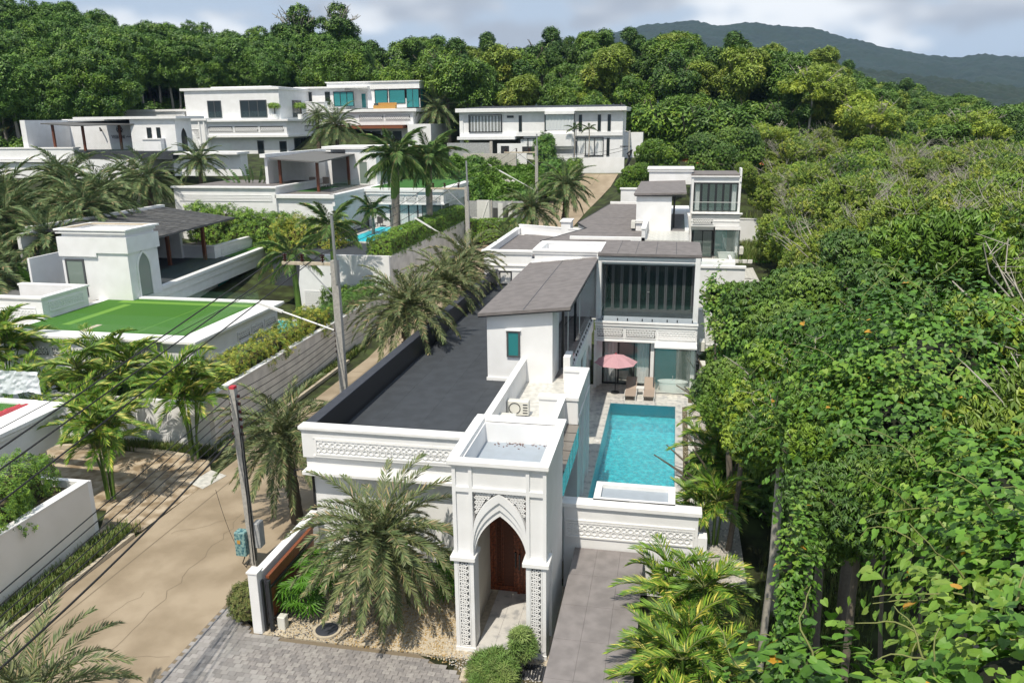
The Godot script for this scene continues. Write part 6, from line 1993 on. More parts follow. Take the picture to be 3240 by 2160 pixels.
	own("foliage", crown_mesh(6, 0.8, 0.5, 16, 1500, leaf_arr("needle", 0.2), [Color(0.1, 0.17, 0.04), Color(0.08, 0.14, 0.03), Color(0.15, 0.2, 0.06)], 0.4), "leaf_dull", s2, Transform3D(Basis(), Vector3(0, 0.35, 0)))
	# grass
	grass("long dry grass along the foot of the pale left wall", [[-19.95, -8, -20.0, -24.2, 0.85, 3800]], 0.62)
	grass("dry grass along the foot of the grey lane wall", [[-20.6, -32.0, -20.65, -50.0, 0.45, 1900], [-29.0, -31.6, -21.0, -31.7, 0.6, 1500]], 0.55)
	grass("fresh green grass at the gate wall", [[-12.9, -20.2, -13.4, -25.5, 0.8, 3600]], 0.2)
	grass("grass at the foot of the near villa's left wall", [[-12.6, -26, -12.5, -52, 0.7, 2600]], 0.3)
	grass("tall grass beside the upper villa", [[7.5, -74, 9.5, -90, 4.0, 2500]], 1.0)
	grass("grass in the shaded gap between the jungle trees", [[2.5, -16, 6.5, -30, 3.5, 4200]], 0.35)

func core_ball(rx: float, ry: float, cy: float) -> MB:
	var m := MB.new()
	var pr := PackedVector2Array()
	for i in 7: pr.append(Vector2(max(0.001, sin(PI * i / 6) * rx), cy - cos(PI * i / 6) * ry))
	m.lathe(Vector3.ZERO, pr, 12)
	return m

func grass(label: String, strips: Array, h: float):
	var b := leaf_arr("blade", 1.0)
	var m := MB.new()
	for s in strips:
		for i in s[5]:
			var t := rng.randf()
			var p := Vector3(lerp(float(s[0]), float(s[2]), t) + rng.randf_range(-0.5, 0.5) * s[4], 0, lerp(float(s[1]), float(s[3]), t) + rng.randf_range(-0.5, 0.5) * s[4])
			p.y = max(height(p.x, p.z), -0.02 if p.x < 1 else -9.0)
			var k := h * rng.randf_range(0.5, 1.2)
			var c := Color(0.09, 0.16, 0.025).lerp(Color(0.24, 0.22, 0.08), rng.randf() * rng.randf())
			m.app(b, Transform3D(Basis(Vector3.UP, rng.randf() * TAU) * Basis.from_scale(Vector3(k * 0.8, k, k * 0.8)), p), c)
	solo("grass", m, "leaf_dull", label, "", "", "stuff")

func hedge(label: String, a: Vector3, b: Vector3, w: float, h: float, count: int, tones: Array, size: float, rough := 0.12):
	var o := thing("hedge", label, "hedge", a)
	var m := MB.new()
	var ar := leaf_arr("small", size)
	var d := (b - a)
	var side := d.cross(Vector3.UP).normalized()
	var fwd := d.normalized()
	var f := FastNoiseLite.new()
	f.seed = int(a.z * 7 + a.x)
	f.frequency = 0.7
	var l := d.length()
	var total := l * (w + 2 * h) + 2 * w * h
	for i in count:
		var r := rng.randf() * total
		var t := rng.randf()
		var u := 0.0
		var v := 0.0
		var n := Vector3.UP
		if r < l * w:
			u = rng.randf_range(-0.5, 0.5)
			v = 1.0
		elif r < l * (w + 2 * h):
			u = -0.5 if rng.randf() < 0.5 else 0.5
			v = rng.randf()
			n = side * sign(u)
		else:
			t = 0.0 if rng.randf() < 0.5 else 1.0
			u = rng.randf_range(-0.5, 0.5)
			v = rng.randf()
			n = fwd * (t * 2 - 1)
		var p := d * t + side * u * w + Vector3.UP * v * h
		var q := a + p
		var bump := f.get_noise_3dv(q) * rough * 1.6 + rng.randf_range(-0.4, 0.3) * rough
		p += n * bump
		if v < 1: p += (Vector3.UP * f.get_noise_2d(q.x * 1.3, q.z * 1.3) * rough) * v
		var nn := (n + Vector3.UP * 0.5 + Vector3(rng.randf_range(-1, 1), rng.randf_range(-1, 1), rng.randf_range(-1, 1)) * 0.6).normalized()
		var tone: Color = tones[rng.randi() % tones.size()]
		tone = tone.lerp(tones[0], 0.5 + 0.5 * f.get_noise_3dv(q * 0.6)) if rng.randf() < 0.5 else tone
		m.app(ar, Transform3D(facing(nn), p).scaled_local(Vector3.ONE * rng.randf_range(0.7, 1.3)), tone * LEAF * rng.randf_range(0.75, 1.2))
	own("foliage", m, "leaf", o)
	var c := MB.new()
	var inset := 0.16 + rough * 0.7
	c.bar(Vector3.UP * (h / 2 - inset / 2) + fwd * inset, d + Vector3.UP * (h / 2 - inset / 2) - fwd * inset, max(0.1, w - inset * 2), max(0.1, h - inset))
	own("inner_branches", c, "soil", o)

func facing(n: Vector3) -> Basis:
	var t := Vector3(rng.randf_range(-1, 1), rng.randf_range(-1, 1), rng.randf_range(-1, 1))
	t = (t - n * t.dot(n)).normalized()
	return Basis(n.cross(t), n, t)

const LEAF := 1.5
# leaf shapes: [corners, normals], lying in XZ, facing +Y
var leaf_cache := {}
func leaf_arr(kind: String, s: float) -> Array:
	var key := "%s%.3f" % [kind, s]
	if leaf_cache.has(key): return leaf_cache[key]
	var m := MB.new()
	var r := RandomNumberGenerator.new()
	r.seed = hash(kind)
	match kind:
		"small":
			for i in 5:
				var a := TAU * i / 5 + r.randf() * 0.8
				leaflet(m, Transform3D(Basis(Vector3.UP, a) * Basis(Vector3.RIGHT, r.randf_range(-0.7, 0.3)), Vector3(r.randf_range(-0.4, 0.4) * s, r.randf_range(-0.3, 0.4) * s, r.randf_range(-0.4, 0.4) * s)), s, s * 0.5)
		"clump":
			for i in 7:
				var a := TAU * i / 7 + r.randf() * 0.8
				leaflet(m, Transform3D(Basis(Vector3.UP, a) * Basis(Vector3.RIGHT, r.randf_range(-0.5, 0.7)), Vector3(r.randf_range(-0.6, 0.6) * s, r.randf_range(-0.5, 0.5) * s, r.randf_range(-0.6, 0.6) * s)), s, s * 0.45)
		"palmate":
			for k in 3:
				var b := Transform3D(Basis(Vector3.UP, TAU * k / 3) * Basis(Vector3.RIGHT, 0.25), Vector3(0, 0.05, 0)) * Transform3D(Basis(), Vector3(0, 0, s * 0.9))
				for i in 5:
					leaflet(m, b * Transform3D(Basis(Vector3.UP, (i - 2) * 0.75) * Basis(Vector3.RIGHT, 0.35 + r.randf() * 0.4), Vector3.ZERO), s, s * 0.36)
		"drooping":
			for i in 9:
				var a := TAU * i / 9 + r.randf() * 0.5
				leaflet(m, Transform3D(Basis(Vector3.UP, a) * Basis(Vector3.RIGHT, 0.55 + r.randf() * 0.5), Vector3(0, r.randf() * s * 0.5, 0)), s, s * 0.3)
		"needle":
			for i in 8:
				leaflet(m, Transform3D(Basis(Vector3.UP, TAU * i / 8) * Basis(Vector3.RIGHT, -0.9 + r.randf() * 0.7), Vector3.ZERO), s, s * 0.12)
		"heart":
			var p := [Vector3(0, 0, 0), Vector3(-0.28, 0.04, -0.14), Vector3(-0.47, 0.07, 0.2), Vector3(-0.3, 0.05, 0.62), Vector3(0, -0.06, 1.0)]
			var c := Vector3(0, -0.02, 0.35)
			for i in 4:
				var a: Vector3 = p[i] * s
				var b: Vector3 = p[i + 1] * s
				m.tri(c * s, b, a)
				m.tri(c * s, Vector3(-a.x, a.y, a.z), Vector3(-b.x, b.y, b.z))
		"blade":
			for i in 5:
				var a := r.randf() * TAU
				var lean := Vector3(cos(a), 0, sin(a)) * r.randf_range(0.15, 0.75)
				var w := Vector3(-sin(a), 0, cos(a)) * 0.03
				var o := Vector3(r.randf_range(-0.1, 0.1), 0, r.randf_range(-0.1, 0.1))
				var h := r.randf_range(0.6, 1.0)
				m.quad(o - w, o + w, o + lean * 0.4 + Vector3.UP * h * 0.7 + w * 0.7, o + lean * 0.4 + Vector3.UP * h * 0.7 - w * 0.7)
				m.tri(o + lean * 0.4 + Vector3.UP * h * 0.7 - w * 0.7, o + lean * 0.4 + Vector3.UP * h * 0.7 + w * 0.7, o + lean + Vector3.UP * h * 0.85)
	leaf_cache[key] = m.arr()
	return leaf_cache[key]

func leaflet(m: MB, xf: Transform3D, l: float, w: float):
	var b := xf * Vector3.ZERO
	var t := xf * Vector3(0, -0.12 * l, l)
	var c := xf * Vector3(0, 0, l * 0.45)
	var p := xf * Vector3(-w / 2, 0.08 * w, l * 0.42)
	var q := xf * Vector3(w / 2, 0.08 * w, l * 0.42)
	m.tri(b, t, p)
	m.tri(b, q, t)

func bush_mesh(sd: int, rx: float, ry: float, count: int, ar: Array, tones: Array, cy: float) -> MB:
	var r := RandomNumberGenerator.new()
	r.seed = sd
	var f := FastNoiseLite.new()
	f.seed = sd
	f.frequency = 0.9 / rx
	var m := MB.new()
	for i in count:
		var d := Vector3(r.randfn(), r.randfn(), r.randfn()).normalized()
		if d.y < -0.5: d.y = -d.y
		var k := (0.72 + 0.28 * r.randf()) * (1.0 + f.get_noise_3dv(d * rx * 2) * 0.35)
		var p := Vector3(d.x * rx, d.y * ry, d.z * rx) * k + Vector3.UP * cy
		var n := (d + Vector3.UP * 0.4 + Vector3(r.randf_range(-1, 1), r.randf_range(-1, 1), r.randf_range(-1, 1)) * 0.6).normalized()
		m.app(ar, Transform3D(facing(n), p).scaled_local(Vector3.ONE * r.randf_range(0.7, 1.3)), (tones[r.randi() % tones.size()] as Color) * LEAF * r.randf_range(0.75, 1.2))
	return m

# ------------------------------------------------------------ utility poles and lines
func build_poles():
	var p := thing("telephone_pole", "leaning grey concrete pole with red tip and two meter boxes, beside the wooden gate", "pole", Vector3(-13.95, 0, -22.95))
	var lean := Vector3(-0.12, 6.55, 0.0)
	var sh := MB.new()
	sh.bar(Vector3.ZERO, lean, 0.2, 0.2, Vector3.BACK)
	own("shaft", sh, "pole_concrete", p)
	own("groove", bx(0.02, 0.1, 0.1, 0.06, 6.2, 0.112), "black_matt", p)
	own("tip", bx(-0.21, 6.55, -0.1, -0.03, 6.64, 0.1), "red_cloth", p)
	own("meter_box", bx(-0.5, 0.5, -0.05, -0.1, 1.4, 0.3, 0.02), "meter_box", p)
	own("switch_box", bx(0.12, 0.75, -0.25, 0.36, 1.7, 0.1, 0.02), "zinc", p)
	own("sticker", bx(-0.4, 0.98, 0.3, -0.28, 1.12, 0.304), "gold", p)
	for i in 6:
		own("insulator", disc(Vector3(-0.24 - 0.002 * i, 6.3 - i * 0.27, 0.0), 0.05, 0.1, 8), "insulator", p)
		own("insulator", disc(Vector3(0.06, 6.3 - i * 0.27, 0.0), 0.05, 0.1, 8), "insulator", p)
	own("cable", tube_mb([Vector3(0.11, 5.2, 0.1), Vector3(0.13, 3, 0.11), Vector3(0.14, 0.3, 0.12)], 0.03), "wire", p)
	own("cable_loop", tube_mb([Vector3(-0.2, 0.5, 0.2), Vector3(-0.32, 0.2, 0.22), Vector3(-0.2, 0.05, 0.22), Vector3(-0.08, 0.3, 0.2)], 0.02), "wire", p)
	var specs := [
		["concrete power pole with lamp arm, in front of the turf roofed villa", Vector3(-14.0, 0, -31.7), 9.35, 1.9, 2.45, 9.2, 6.25, Vector3(-3.65, 1.15, 0), 6.3],
		["weathered concrete power pole with street lamp arm at the corner of the tall grey wall", Vector3(-15.45, 0.8, -60.0), 9.4, 1.9, 2.85, 9.25, 4.6, Vector3(-4.1, 2.4, 0), 5.3],
		["dark power pole with street lamp arm in the overgrown plot", Vector3(-14.3, 3.2, -85.0), 9.2, 1.2, 3.5, 8.55, 4.6, Vector3(-3.9, 2.1, 0), 6.5]]
	for s in specs:
		var q := thing("power_pole", s[0], "pole", s[1])
		var m := MB.new()
		m.bar(Vector3.ZERO, Vector3(-0.05, s[2], 0), 0.3, 0.24, Vector3.BACK)
		own("shaft", m, "pole_concrete", q)
		own("extension", tube_mb([Vector3(0.05, s[2] - 1.0, 0.1), Vector3(0.0, s[2] + s[3], 0.1)], 0.07), "steel", q)
		own("crossarm", bx(-s[4], s[5] - 0.08, -0.06, 0.1, s[5] + 0.06, 0.06, 0.01), "sandstone", q)
		own("brace", tube_mb([Vector3(-s[4] * 0.6, s[5], 0), Vector3(0, s[5] - 1.6, 0)], 0.03), "steel", q)
		for k in 3:
			var x: float = -s[4] * [0.94, 0.62, 0.24][k]
			var ins := own("insulator", disc(Vector3(x, s[5] + 0.15, 0), 0.1, 0.06, 10), "insulator", q)
			own("shed", disc(Vector3(x, s[5] + 0.25, 0), 0.08, 0.06, 10), "insulator", ins)
			own("shed", disc(Vector3(x, s[5] + 0.35, 0), 0.1, 0.06, 10), "insulator", ins)
			own("pin", disc(Vector3(x, s[5] + 0.2, 0), 0.04, 0.4, 8), "insulator", ins)
		var la: Vector3 = Vector3(-0.15, s[6], 0)
		var e: Vector3 = la + s[7]
		own("lamp_arm", tube_mb([la + Vector3(0.05, -0.7, 0), la, la + s[7] * 0.15, e], 0.04), "white_paint", q)
		var lm := MB.new()
		lm.bar(e, e.lerp(la, 0.32), 0.14, 0.1)
		own("street_lamp", lm, "white_paint", q)
		for k in 5:
			own("insulator", disc(Vector3(-0.22, s[8] - k * 0.24, 0.0), 0.06, 0.12, 8), "insulator", q)
			own("bracket", bx(-0.22, s[8] - k * 0.24 - 0.02, -0.02, -0.1, s[8] - k * 0.24 + 0.02, 0.02), "black_matt", q)
	var t := thing("tall_pole", "dark pole with tangled cables in front of the hilltop villa's right end", "pole", Vector3(-5.05, 5.2, -90))
	own("shaft", tube_mb([Vector3.ZERO, Vector3(0, 8.6, 0)], 0.14, 0.11), "pole_concrete", t)
	own("cable_bundle", tube_mb([Vector3(-0.2, 5.0, 0.1), Vector3(0.2, 5.6, 0.2), Vector3(-0.2, 6.2, 0.1), Vector3(0.3, 6.6, 0.1), Vector3(-0.3, 4.7, 0.2)], 0.09), "wire", t)
	own("crossarm", bx(-1.0, 6.9, -0.05, 0.2, 7.0, 0.05), "black_matt", t)
	own("lamp_arm", tube_mb([Vector3(0, 8.4, 0), Vector3(-0.6, 8.6, 0)], 0.05), "steel", t)
	# upper lines
	var p2 := [Vector3(-16.3, 9.65, -31.7), Vector3(-15.52, 9.65, -31.7), Vector3(-14.59, 9.65, -31.7)]
	var far := [Vector3(-18.1, 10.55, -60), Vector3(-17.2, 10.55, -60), Vector3(-16.15, 10.55, -60)]
	var p4 := [Vector3(-17.6, 12.2, -85), Vector3(-16.5, 12.2, -85), Vector3(-15.2, 12.2, -85)]
	var at13 := [Vector3(-13.36, 8.62, -13.0), Vector3(-13.47, 8.14, -13.0), Vector3(-13.6, 7.4, -13.0)]
	for i in 3:
		line("thick black power line running from the lamp pole towards the lower left", p2[i], p2[i] + (at13[i] - p2[i]) * 1.9, 0.0, 0.021, "upper lines near the lamp pole")
		line("upper power line between the two lamp poles", p2[i], far[i], 0.5, 0.015, "upper lines between the lamp poles")
		line("thin power line over the overgrown plot", far[i], p4[i], 0.5, 0.013, "lines over the overgrown plot")
	line("thin single wire above the thick power lines", Vector3(-14.1, 9.8, -31.7), Vector3(-14.1, 9.8, -31.7) + (Vector3(-13.2, 9.1, -13) - Vector3(-14.1, 9.8, -31.7)) * 1.9, 0.0, 0.01)
	for k in 6:
		var y := 6.3 - k * 0.24
		line("low black cable between the leaning pole and the lamp pole", Vector3(-14.25, y, -31.7), Vector3(-14.15, 6.32 - k * 0.27, -22.95), 0.12, 0.014, "low cables between the poles")
		line("low black cable from the leaning pole over the lane to the lower left", Vector3(-14.15, 6.32 - k * 0.27, -22.95), Vector3(-11.9 - k * 0.05, 5.7 - k * 0.24, -1.0), 0.1, 0.015, "low cables over the lane")
		if k < 5: line("low cable along the tall grey wall", Vector3(-15.7, 6.1 - k * 0.24, -60), Vector3(-14.25, 6.3 - k * 0.24, -31.7), 0.35, 0.009, "low cables along the grey walls")
	line("sagging cable bundle low over the left grass", Vector3(-14.15, 4.9, -22.95), Vector3(-13.5, 3.9, -6), 0.5, 0.03)
	line("cable to the hilltop villa", Vector3(-14.3, 11.2, -85), Vector3(-5.1, 11.9, -90), 0.5, 0.02)
	line("upper cable to the hilltop villa", Vector3(-14.3, 11.5, -85), Vector3(-5.1, 12.2, -90), 0.4, 0.02)
	line("thin drop cable hanging beside the leaning pole", Vector3(-14.9, 3.0, -22.6), Vector3(-14.2, 0.6, -22.8), 0.6, 0.008)

func line(label: String, a: Vector3, b: Vector3, sag: float, r: float, group := ""):
	var pts := PackedVector3Array()
	for i in 15:
		var t := i / 14.0
		pts.append(a.lerp(b, t) + Vector3.DOWN * sag * 4.0 * t * (1.0 - t))
	var m := MB.new()
	m.tube(pts, r, r, 5)
	solo("cable", m, "wire", label, "cable", group)

# ------------------------------------------------------------ palms
var fronds := {}

func frond(kind: String, droop: float, sd: int) -> ArrayMesh:
	var key := "%s%.2f%d" % [kind, droop, sd]
	if fronds.has(key): return fronds[key]
	var r := RandomNumberGenerator.new()
	r.seed = hash(key)
	var o: Dictionary = {
		"date": {"l": 2.7, "n": 72, "ll": 0.4, "w": 0.04, "fwd": 0.65, "vee": 0.35, "mess": 0.42, "sag": 0.06, "c": [Color(0.085, 0.12, 0.04), Color(0.065, 0.095, 0.035), Color(0.13, 0.145, 0.06), Color(0.1, 0.115, 0.055)], "dry": Color(0.24, 0.18, 0.1), "pd": 0.07},
		"feather": {"l": 3.4, "n": 60, "ll": 0.6, "w": 0.045, "fwd": 0.65, "vee": 0.2, "mess": 0.4, "sag": 0.15, "c": [Color(0.09, 0.14, 0.055), Color(0.06, 0.105, 0.04), Color(0.14, 0.18, 0.07)], "dry": Color(0.24, 0.19, 0.1), "pd": 0.06},
		"royal": {"l": 3.6, "n": 64, "ll": 0.85, "w": 0.055, "fwd": 0.7, "vee": 0.0, "mess": 0.5, "sag": 0.35, "c": [Color(0.06, 0.125, 0.03), Color(0.045, 0.09, 0.025), Color(0.1, 0.16, 0.04)], "dry": Color(0.25, 0.2, 0.09), "pd": 0.05},
		"areca": {"l": 1.85, "n": 30, "ll": 0.56, "w": 0.05, "fwd": 0.75, "vee": 0.5, "mess": 0.12, "sag": 0.16, "c": [Color(0.11, 0.2, 0.018), Color(0.07, 0.15, 0.014), Color(0.2, 0.25, 0.03), Color(0.05, 0.11, 0.012)], "dry": Color(0.4, 0.36, 0.08), "pd": 0.06}}[kind]
	var m := MB.new()
	var pts := PackedVector3Array()
	var p := Vector3.ZERO
	var steps := 16
	var dirs := []
	for i in steps + 1:
		var t := float(i) / steps
		var a := -droop * pow(t, 1.25)
		var d := Vector3(0, sin(a), cos(a))
		pts.append(p)
		dirs.append(d)
		p += d * o.l / steps
	m.col = Color(0.16, 0.18, 0.06)
	m.tube(pts, 0.028 if kind != "royal" else 0.045, 0.005, 4)
	for i in o.n:
		var t: float = 0.1 + 0.9 * (i + 0.5) / o.n
		var k: float = min(t * steps, steps - 0.001)
		var j := int(k)
		var q := pts[j].lerp(pts[j + 1], k - j)
		var d: Vector3 = (dirs[j] as Vector3).lerp(dirs[j + 1], k - j).normalized()
		var up := d.cross(Vector3.RIGHT).normalized() * -1.0
		if up.dot(Vector3(0, 1, 0.01)) < 0 and droop < 1.2: up = -up
		up = Vector3.RIGHT.cross(d) * -1.0
		up = d.cross(Vector3.RIGHT)
		var ll: float = o.ll * (0.35 + 0.65 * sin(PI * min(1.0, 0.15 + t * 0.8))) * r.randf_range(0.85, 1.1)
		for s in [-1.0, 1.0]:
			if r.randf() < 0.04: continue
			var fw: float = o.fwd + 0.35 * t + r.randf_range(-0.15, 0.15)
			var ve: float = o.vee + r.randf_range(-1, 1) * o.mess
			var side: Vector3 = Vector3.RIGHT * s * cos(ve) + up * sin(ve)
			var dir: Vector3 = (side * cos(fw) + d * sin(fw)).normalized()
			var tip: Vector3 = q + dir * ll + Vector3.DOWN * o.sag * ll
			var mid: Vector3 = q + dir * ll * 0.45
			var wd: Vector3 = d.cross(dir).cross(dir).normalized() * o.w / 2
			if kind == "royal" or kind == "date": wd = wd.rotated(dir, r.randf_range(-1, 1))
			var c: Color = o.c[r.randi() % o.c.size()]
			if r.randf() < o.pd: c = o.dry
			m.col = c * LEAF * r.randf_range(0.75, 1.25)
			m.tri(q, mid + wd, tip)
			m.tri(q, tip, mid - wd)
	fronds[key] = m.mesh()
	return fronds[key]

func palm(called: String, label: String, at: Vector3, crown: Vector3, kind: String, n: int, size: float, lo := -0.5, group := "", trunk_r := 0.16, tmat := "trunk", hi := 1.35) -> Node3D:
	var o := thing(called, label, "palm tree", at, group)
	var h := crown - at
	var tr := MB.new()
	var pts := PackedVector3Array()
	var rad := []
	for i in 13:
		var t := i / 12.0
		pts.append(h * t + Vector3(sin(t * 3.0) * 0.05, 0, 0))
		rad.append(trunk_r * (1.25 - 0.35 * t) * (1.0 + (0.12 if i % 2 and tmat == "trunk" else 0.0)))
	tr.tube(pts, 0, 0, 9, true, rad)
	var tk := own("trunk", tr, tmat, o)
	if tmat == "trunk":
		var st := MB.new()
		for i in int(h.length() * 26):
			var t := rng.randf()
			var a := rng.randf() * TAU
			var q := h * t + Vector3(cos(a), 0, sin(a)) * trunk_r * 1.1
			st.xbox(Transform3D(Basis(Vector3.UP, -a) * Basis(Vector3.FORWARD, -0.5), q), Vector3(0.09, 0.06, 0.07))
		own("leaf_bases", st, "trunk", tk)
	for i in n:
		var t := (i + 0.5) / n
		var pitch: float = lerp(hi, lo, pow(t, 0.85)) + rng.randf_range(-0.1, 0.1)
		var dr: float = 0.55 + 0.75 * clampf(1.0 - abs(pitch - 0.5) * 0.5, 0.2, 1.0)
		dr = snappedf(dr, 0.25) if pitch > -0.2 else 0.5
		var b := Basis(Vector3.UP, i * 2.39996 + rng.randf_range(-0.15, 0.15)) * Basis(Vector3.RIGHT, -pitch)
		own("frond", frond(kind, dr, i % 2), "leaf_dull" if kind != "areca" else "leaf_gloss", o, Transform3D(b.scaled(Vector3.ONE * size * rng.randf_range(0.85, 1.08)), h))
	return o

func areca(label: String, at: Vector3, stems: int, h: float, size: float, spread := 0.8, group := "") -> Node3D:
	var o := thing("areca_palm", label, "palm tree", at, group)
	for s in stems:
		var a := TAU * s / stems + rng.randf() * 0.8
		var out := Vector3(cos(a), 0, sin(a))
		var hh := h * rng.randf_range(0.55, 1.0)
		var top := out * spread * rng.randf_range(0.4, 1.1) + Vector3.UP * hh
		own("stem", tube_mb([out * 0.15, out * 0.2 + Vector3.UP * hh * 0.4, top], 0.05, 0.035), "crownshaft", o)
		var k := rng.randi_range(6, 8)
		for i in k:
			var pitch: float = lerp(1.3, 0.15, (i + 0.5) / k) + rng.randf_range(-0.15, 0.15)
			var b := Basis(Vector3.UP, i * 2.39996 + s) * Basis(Vector3.RIGHT, -pitch)
			own("frond", frond("areca", [0.9, 1.3, 1.6][(i + s) % 3], i % 2), "leaf_gloss", o, Transform3D(b.scaled(Vector3.ONE * size * rng.randf_range(0.85, 1.1)), top))
	return o

func build_palms():
	palm("date_palm", "big spreading date palm on the gravel bed by the entrance tower", Vector3(-8.35, 0, -20.6), Vector3(-8.3, 2.9, -20.6), "date", 80, 1.06, -1.0, "", 0.2)
	palm("date_palm", "date palm with dark shaggy trunk beside the lane, left of the near villa", Vector3(-13.9, 0, -26.2), Vector3(-14.2, 3.6, -26.3), "date", 58, 1.08, -1.0, "", 0.19)
	palm("date_palm", "date palm leaning over the near villa's dark roof, nearest of its row", Vector3(-13.2, 0, -38.0), Vector3(-13.2, 6.0, -38.0), "date", 62, 1.2, -0.75, "", 0.19)
	palm("date_palm", "date palm at the far end of the near villa's roof", Vector3(-13.25, 0, -45.5), Vector3(-13.1, 5.7, -45.5), "date", 54, 1.1, -0.7, "", 0.19)
	palm("date_palm", "date palm next to the garage corner of the upper villa", Vector3(-13.9, 0.2, -51.0), Vector3(-13.4, 6.0, -51.0), "date", 54, 1.1, -0.7, "", 0.19)
	palm("date_palm", "date palm whose frond tips reach in at the bottom left corner", Vector3(-13.9, 0, -12.6), Vector3(-13.7, 2.6, -12.8), "date", 34, 1.0, -0.3)
	palm("date_palm", "slender date palm standing at the lane bend", Vector3(-10.6, 4.6, -78.5), Vector3(-10.4, 8.9, -78.5), "feather", 44, 0.95, -0.9, "", 0.2)
	palm("date_palm", "bushy date palm left of the slender one at the bend", Vector3(-13.2, 2.5, -76), Vector3(-13.4, 6.9, -76), "feather", 40, 1.05, -0.5, "", 0.2)
	palm("date_palm", "low pale green date palm in front of the banner fence hedge", Vector3(-15.2, 2.0, -74), Vector3(-15.2, 3.9, -74), "feather", 26, 0.9, -0.2, "", 0.18)
	# royal palms
	for q in [[Vector3(-24.6, 4.8, -69.0), Vector3(-24.2, 12.0, -69.0), "left royal palm with thick pale trunk above the clipped hedge", 0.34], [Vector3(-22.6, 4.8, -73.0), Vector3(-22.4, 11.7, -73.0), "right royal palm with slimmer trunk above the clipped hedge", 0.28]]:
		var o := palm("royal_palm", q[2], q[0], q[1], "royal", 22, 1.0, -0.7, "", q[3], "royal_trunk", 1.4)
		var cs := MB.new()
		var hh: Vector3 = q[1] - q[0]
		cs.tube(PackedVector3Array([hh * 0.5, hh * 0.62, hh * 0.8, hh * 1.02]), 0, 0, 10, true, [q[3] * 1.12, q[3] * 1.25, q[3] * 1.05, q[3] * 0.6])
		own("crownshaft", cs, "crownshaft", o)
	palm("slender_palm", "palm with smooth green trunk in front of the turf roofed villa's court", Vector3(-25.2, 0.4, -50.5), Vector3(-25.6, 6.3, -50.8), "royal", 14, 0.75, -0.5, "", 0.2, "crownshaft", 1.2)
	palm("slender_palm", "feathery palm behind the lamp pole, at the corner of the tall wall", Vector3(-24.4, 2.0, -54.5), Vector3(-24.4, 7.7, -54.8), "royal", 16, 0.8, -0.5, "", 0.15, "crownshaft", 1.4)
	palm("slender_palm", "small feathery palm on the pool court of the royal palm villa", Vector3(-27.6, 4.6, -71.5), Vector3(-27.6, 7.0, -71.5), "royal", 15, 0.62, -0.3, "", 0.14, "royal_trunk", 1.4)
	for q in [[Vector3(-13.2, 10.2, -108.0), "slim areca palm left before the hilltop villa"], [Vector3(-11.3, 10.2, -108.0), "slim areca palm right before the hilltop villa"]]:
		palm("slender_palm", q[1], q[0], q[0] + Vector3(0, 3.6, 0), "royal", 8, 0.38, 0.1, "", 0.07, "royal_trunk", 1.2)
	# feather palms massed on the left
	var mass := [[-44.8, -51, 6.9, 1.25], [-46.5, -57, 8.6, 1.25], [-48.5, -62, 9.4, 1.3], [-51.0, -54, 8.2, 1.3], [-54.5, -58, 9.2, 1.3], [-46.0, -46, 5.2, 1.2], [-50.0, -48.5, 6.6, 1.2], [-55, -66, 10.0, 1.25], [-49.5, -70, 10.0, 1.1], [-60, -62, 9.6, 1.2]]
	var said := ["feathery palm directly left of the turf roofed villa's tower", "large feathery palm behind the tower", "tall feathery palm below the lettered villa", "dense feathery palm at the left edge of the grove", "grey green feathery palm in the middle of the grove", "low feathery palm overhanging the grey side roof", "feathery palm hanging over the left edge", "feathery palm at the top of the grove", "feathery palm beside the big paddle leaves", "feathery palm at the far left of the grove"]
	for i in mass.size():
		var g: float = height(mass[i][0], mass[i][1])
		palm("feather_palm", said[i], Vector3(mass[i][0], g, mass[i][1]), Vector3(mass[i][0], mass[i][2], mass[i][1]), "feather", 46, mass[i][3], -0.85, "", 0.25)
	var more := [[-49.5, -79, 11.2, 0.95, "feathery palm left of the fan shaped traveller's palm"], [-56.5, -77, 9.9, 0.95, "feathery palm in front of the lettered villa's long wall"], [-63, -74, 10.4, 0.7, "small palm in front of the lettered villa at the far left"], [-40.7, -95, 14.6, 1.15, "date palm in front of the glassy villa"], [-36.4, -124, 16.6, 1.35, "round crowned palm right of the glassy villa"], [-92, -104, 15.5, 1.5, "palm at the left edge against the forest"], [-44.0, -97, 15.8, 0.6, "small yellowish palm left of the date palm below the glassy villa"]]
	for q in more:
		var g: float = height(q[0], q[1])
		palm("feather_palm", q[4], Vector3(q[0], g, q[1]), Vector3(q[0], q[2], q[1]), "feather", 38, q[3], -0.6, "", 0.22)
	# areca palms
	areca("tall clumping areca palm at the corner of the lane wall", Vector3(-21.3, 0, -31.0), 8, 4.4, 1.1, 1.0)
	areca("areca palm at the end of the pale wall on the left", Vector3(-22.2, 0.2, -26.4), 7, 3.3, 0.95, 0.6)
	areca("bushy areca palm in front of the turf roof villa's lattice band", Vector3(-27.3, 1.0, -33.8), 8, 3.0, 1.2, 1.5)
	areca("areca palm at the left end of the turf roof villa's facade", Vector3(-34.6, 0.5, -34.8), 8, 4.2, 1.2, 1.2)
	areca("areca palm behind the white tarpaulin", Vector3(-31.0, 0.3, -32.4), 6, 2.6, 1.0, 0.9)
	areca("areca palm right of the white tarpaulin", Vector3(-25.0, 0.3, -29.9), 7, 2.7, 1.0, 0.8)
	areca("bright areca palm against the right garden wall, beside the carport slab", Vector3(1.0, -0.3, -20.6), 9, 2.9, 0.8, 0.8)
	areca("bright areca palm over the right edge of the carport slab", Vector3(0.8, -0.3, -17.8), 9, 2.7, 0.8, 0.75)
	areca("bright areca palm nearest the bottom edge", Vector3(0.5, -0.3, -15.6), 9, 2.4, 0.75, 0.7)
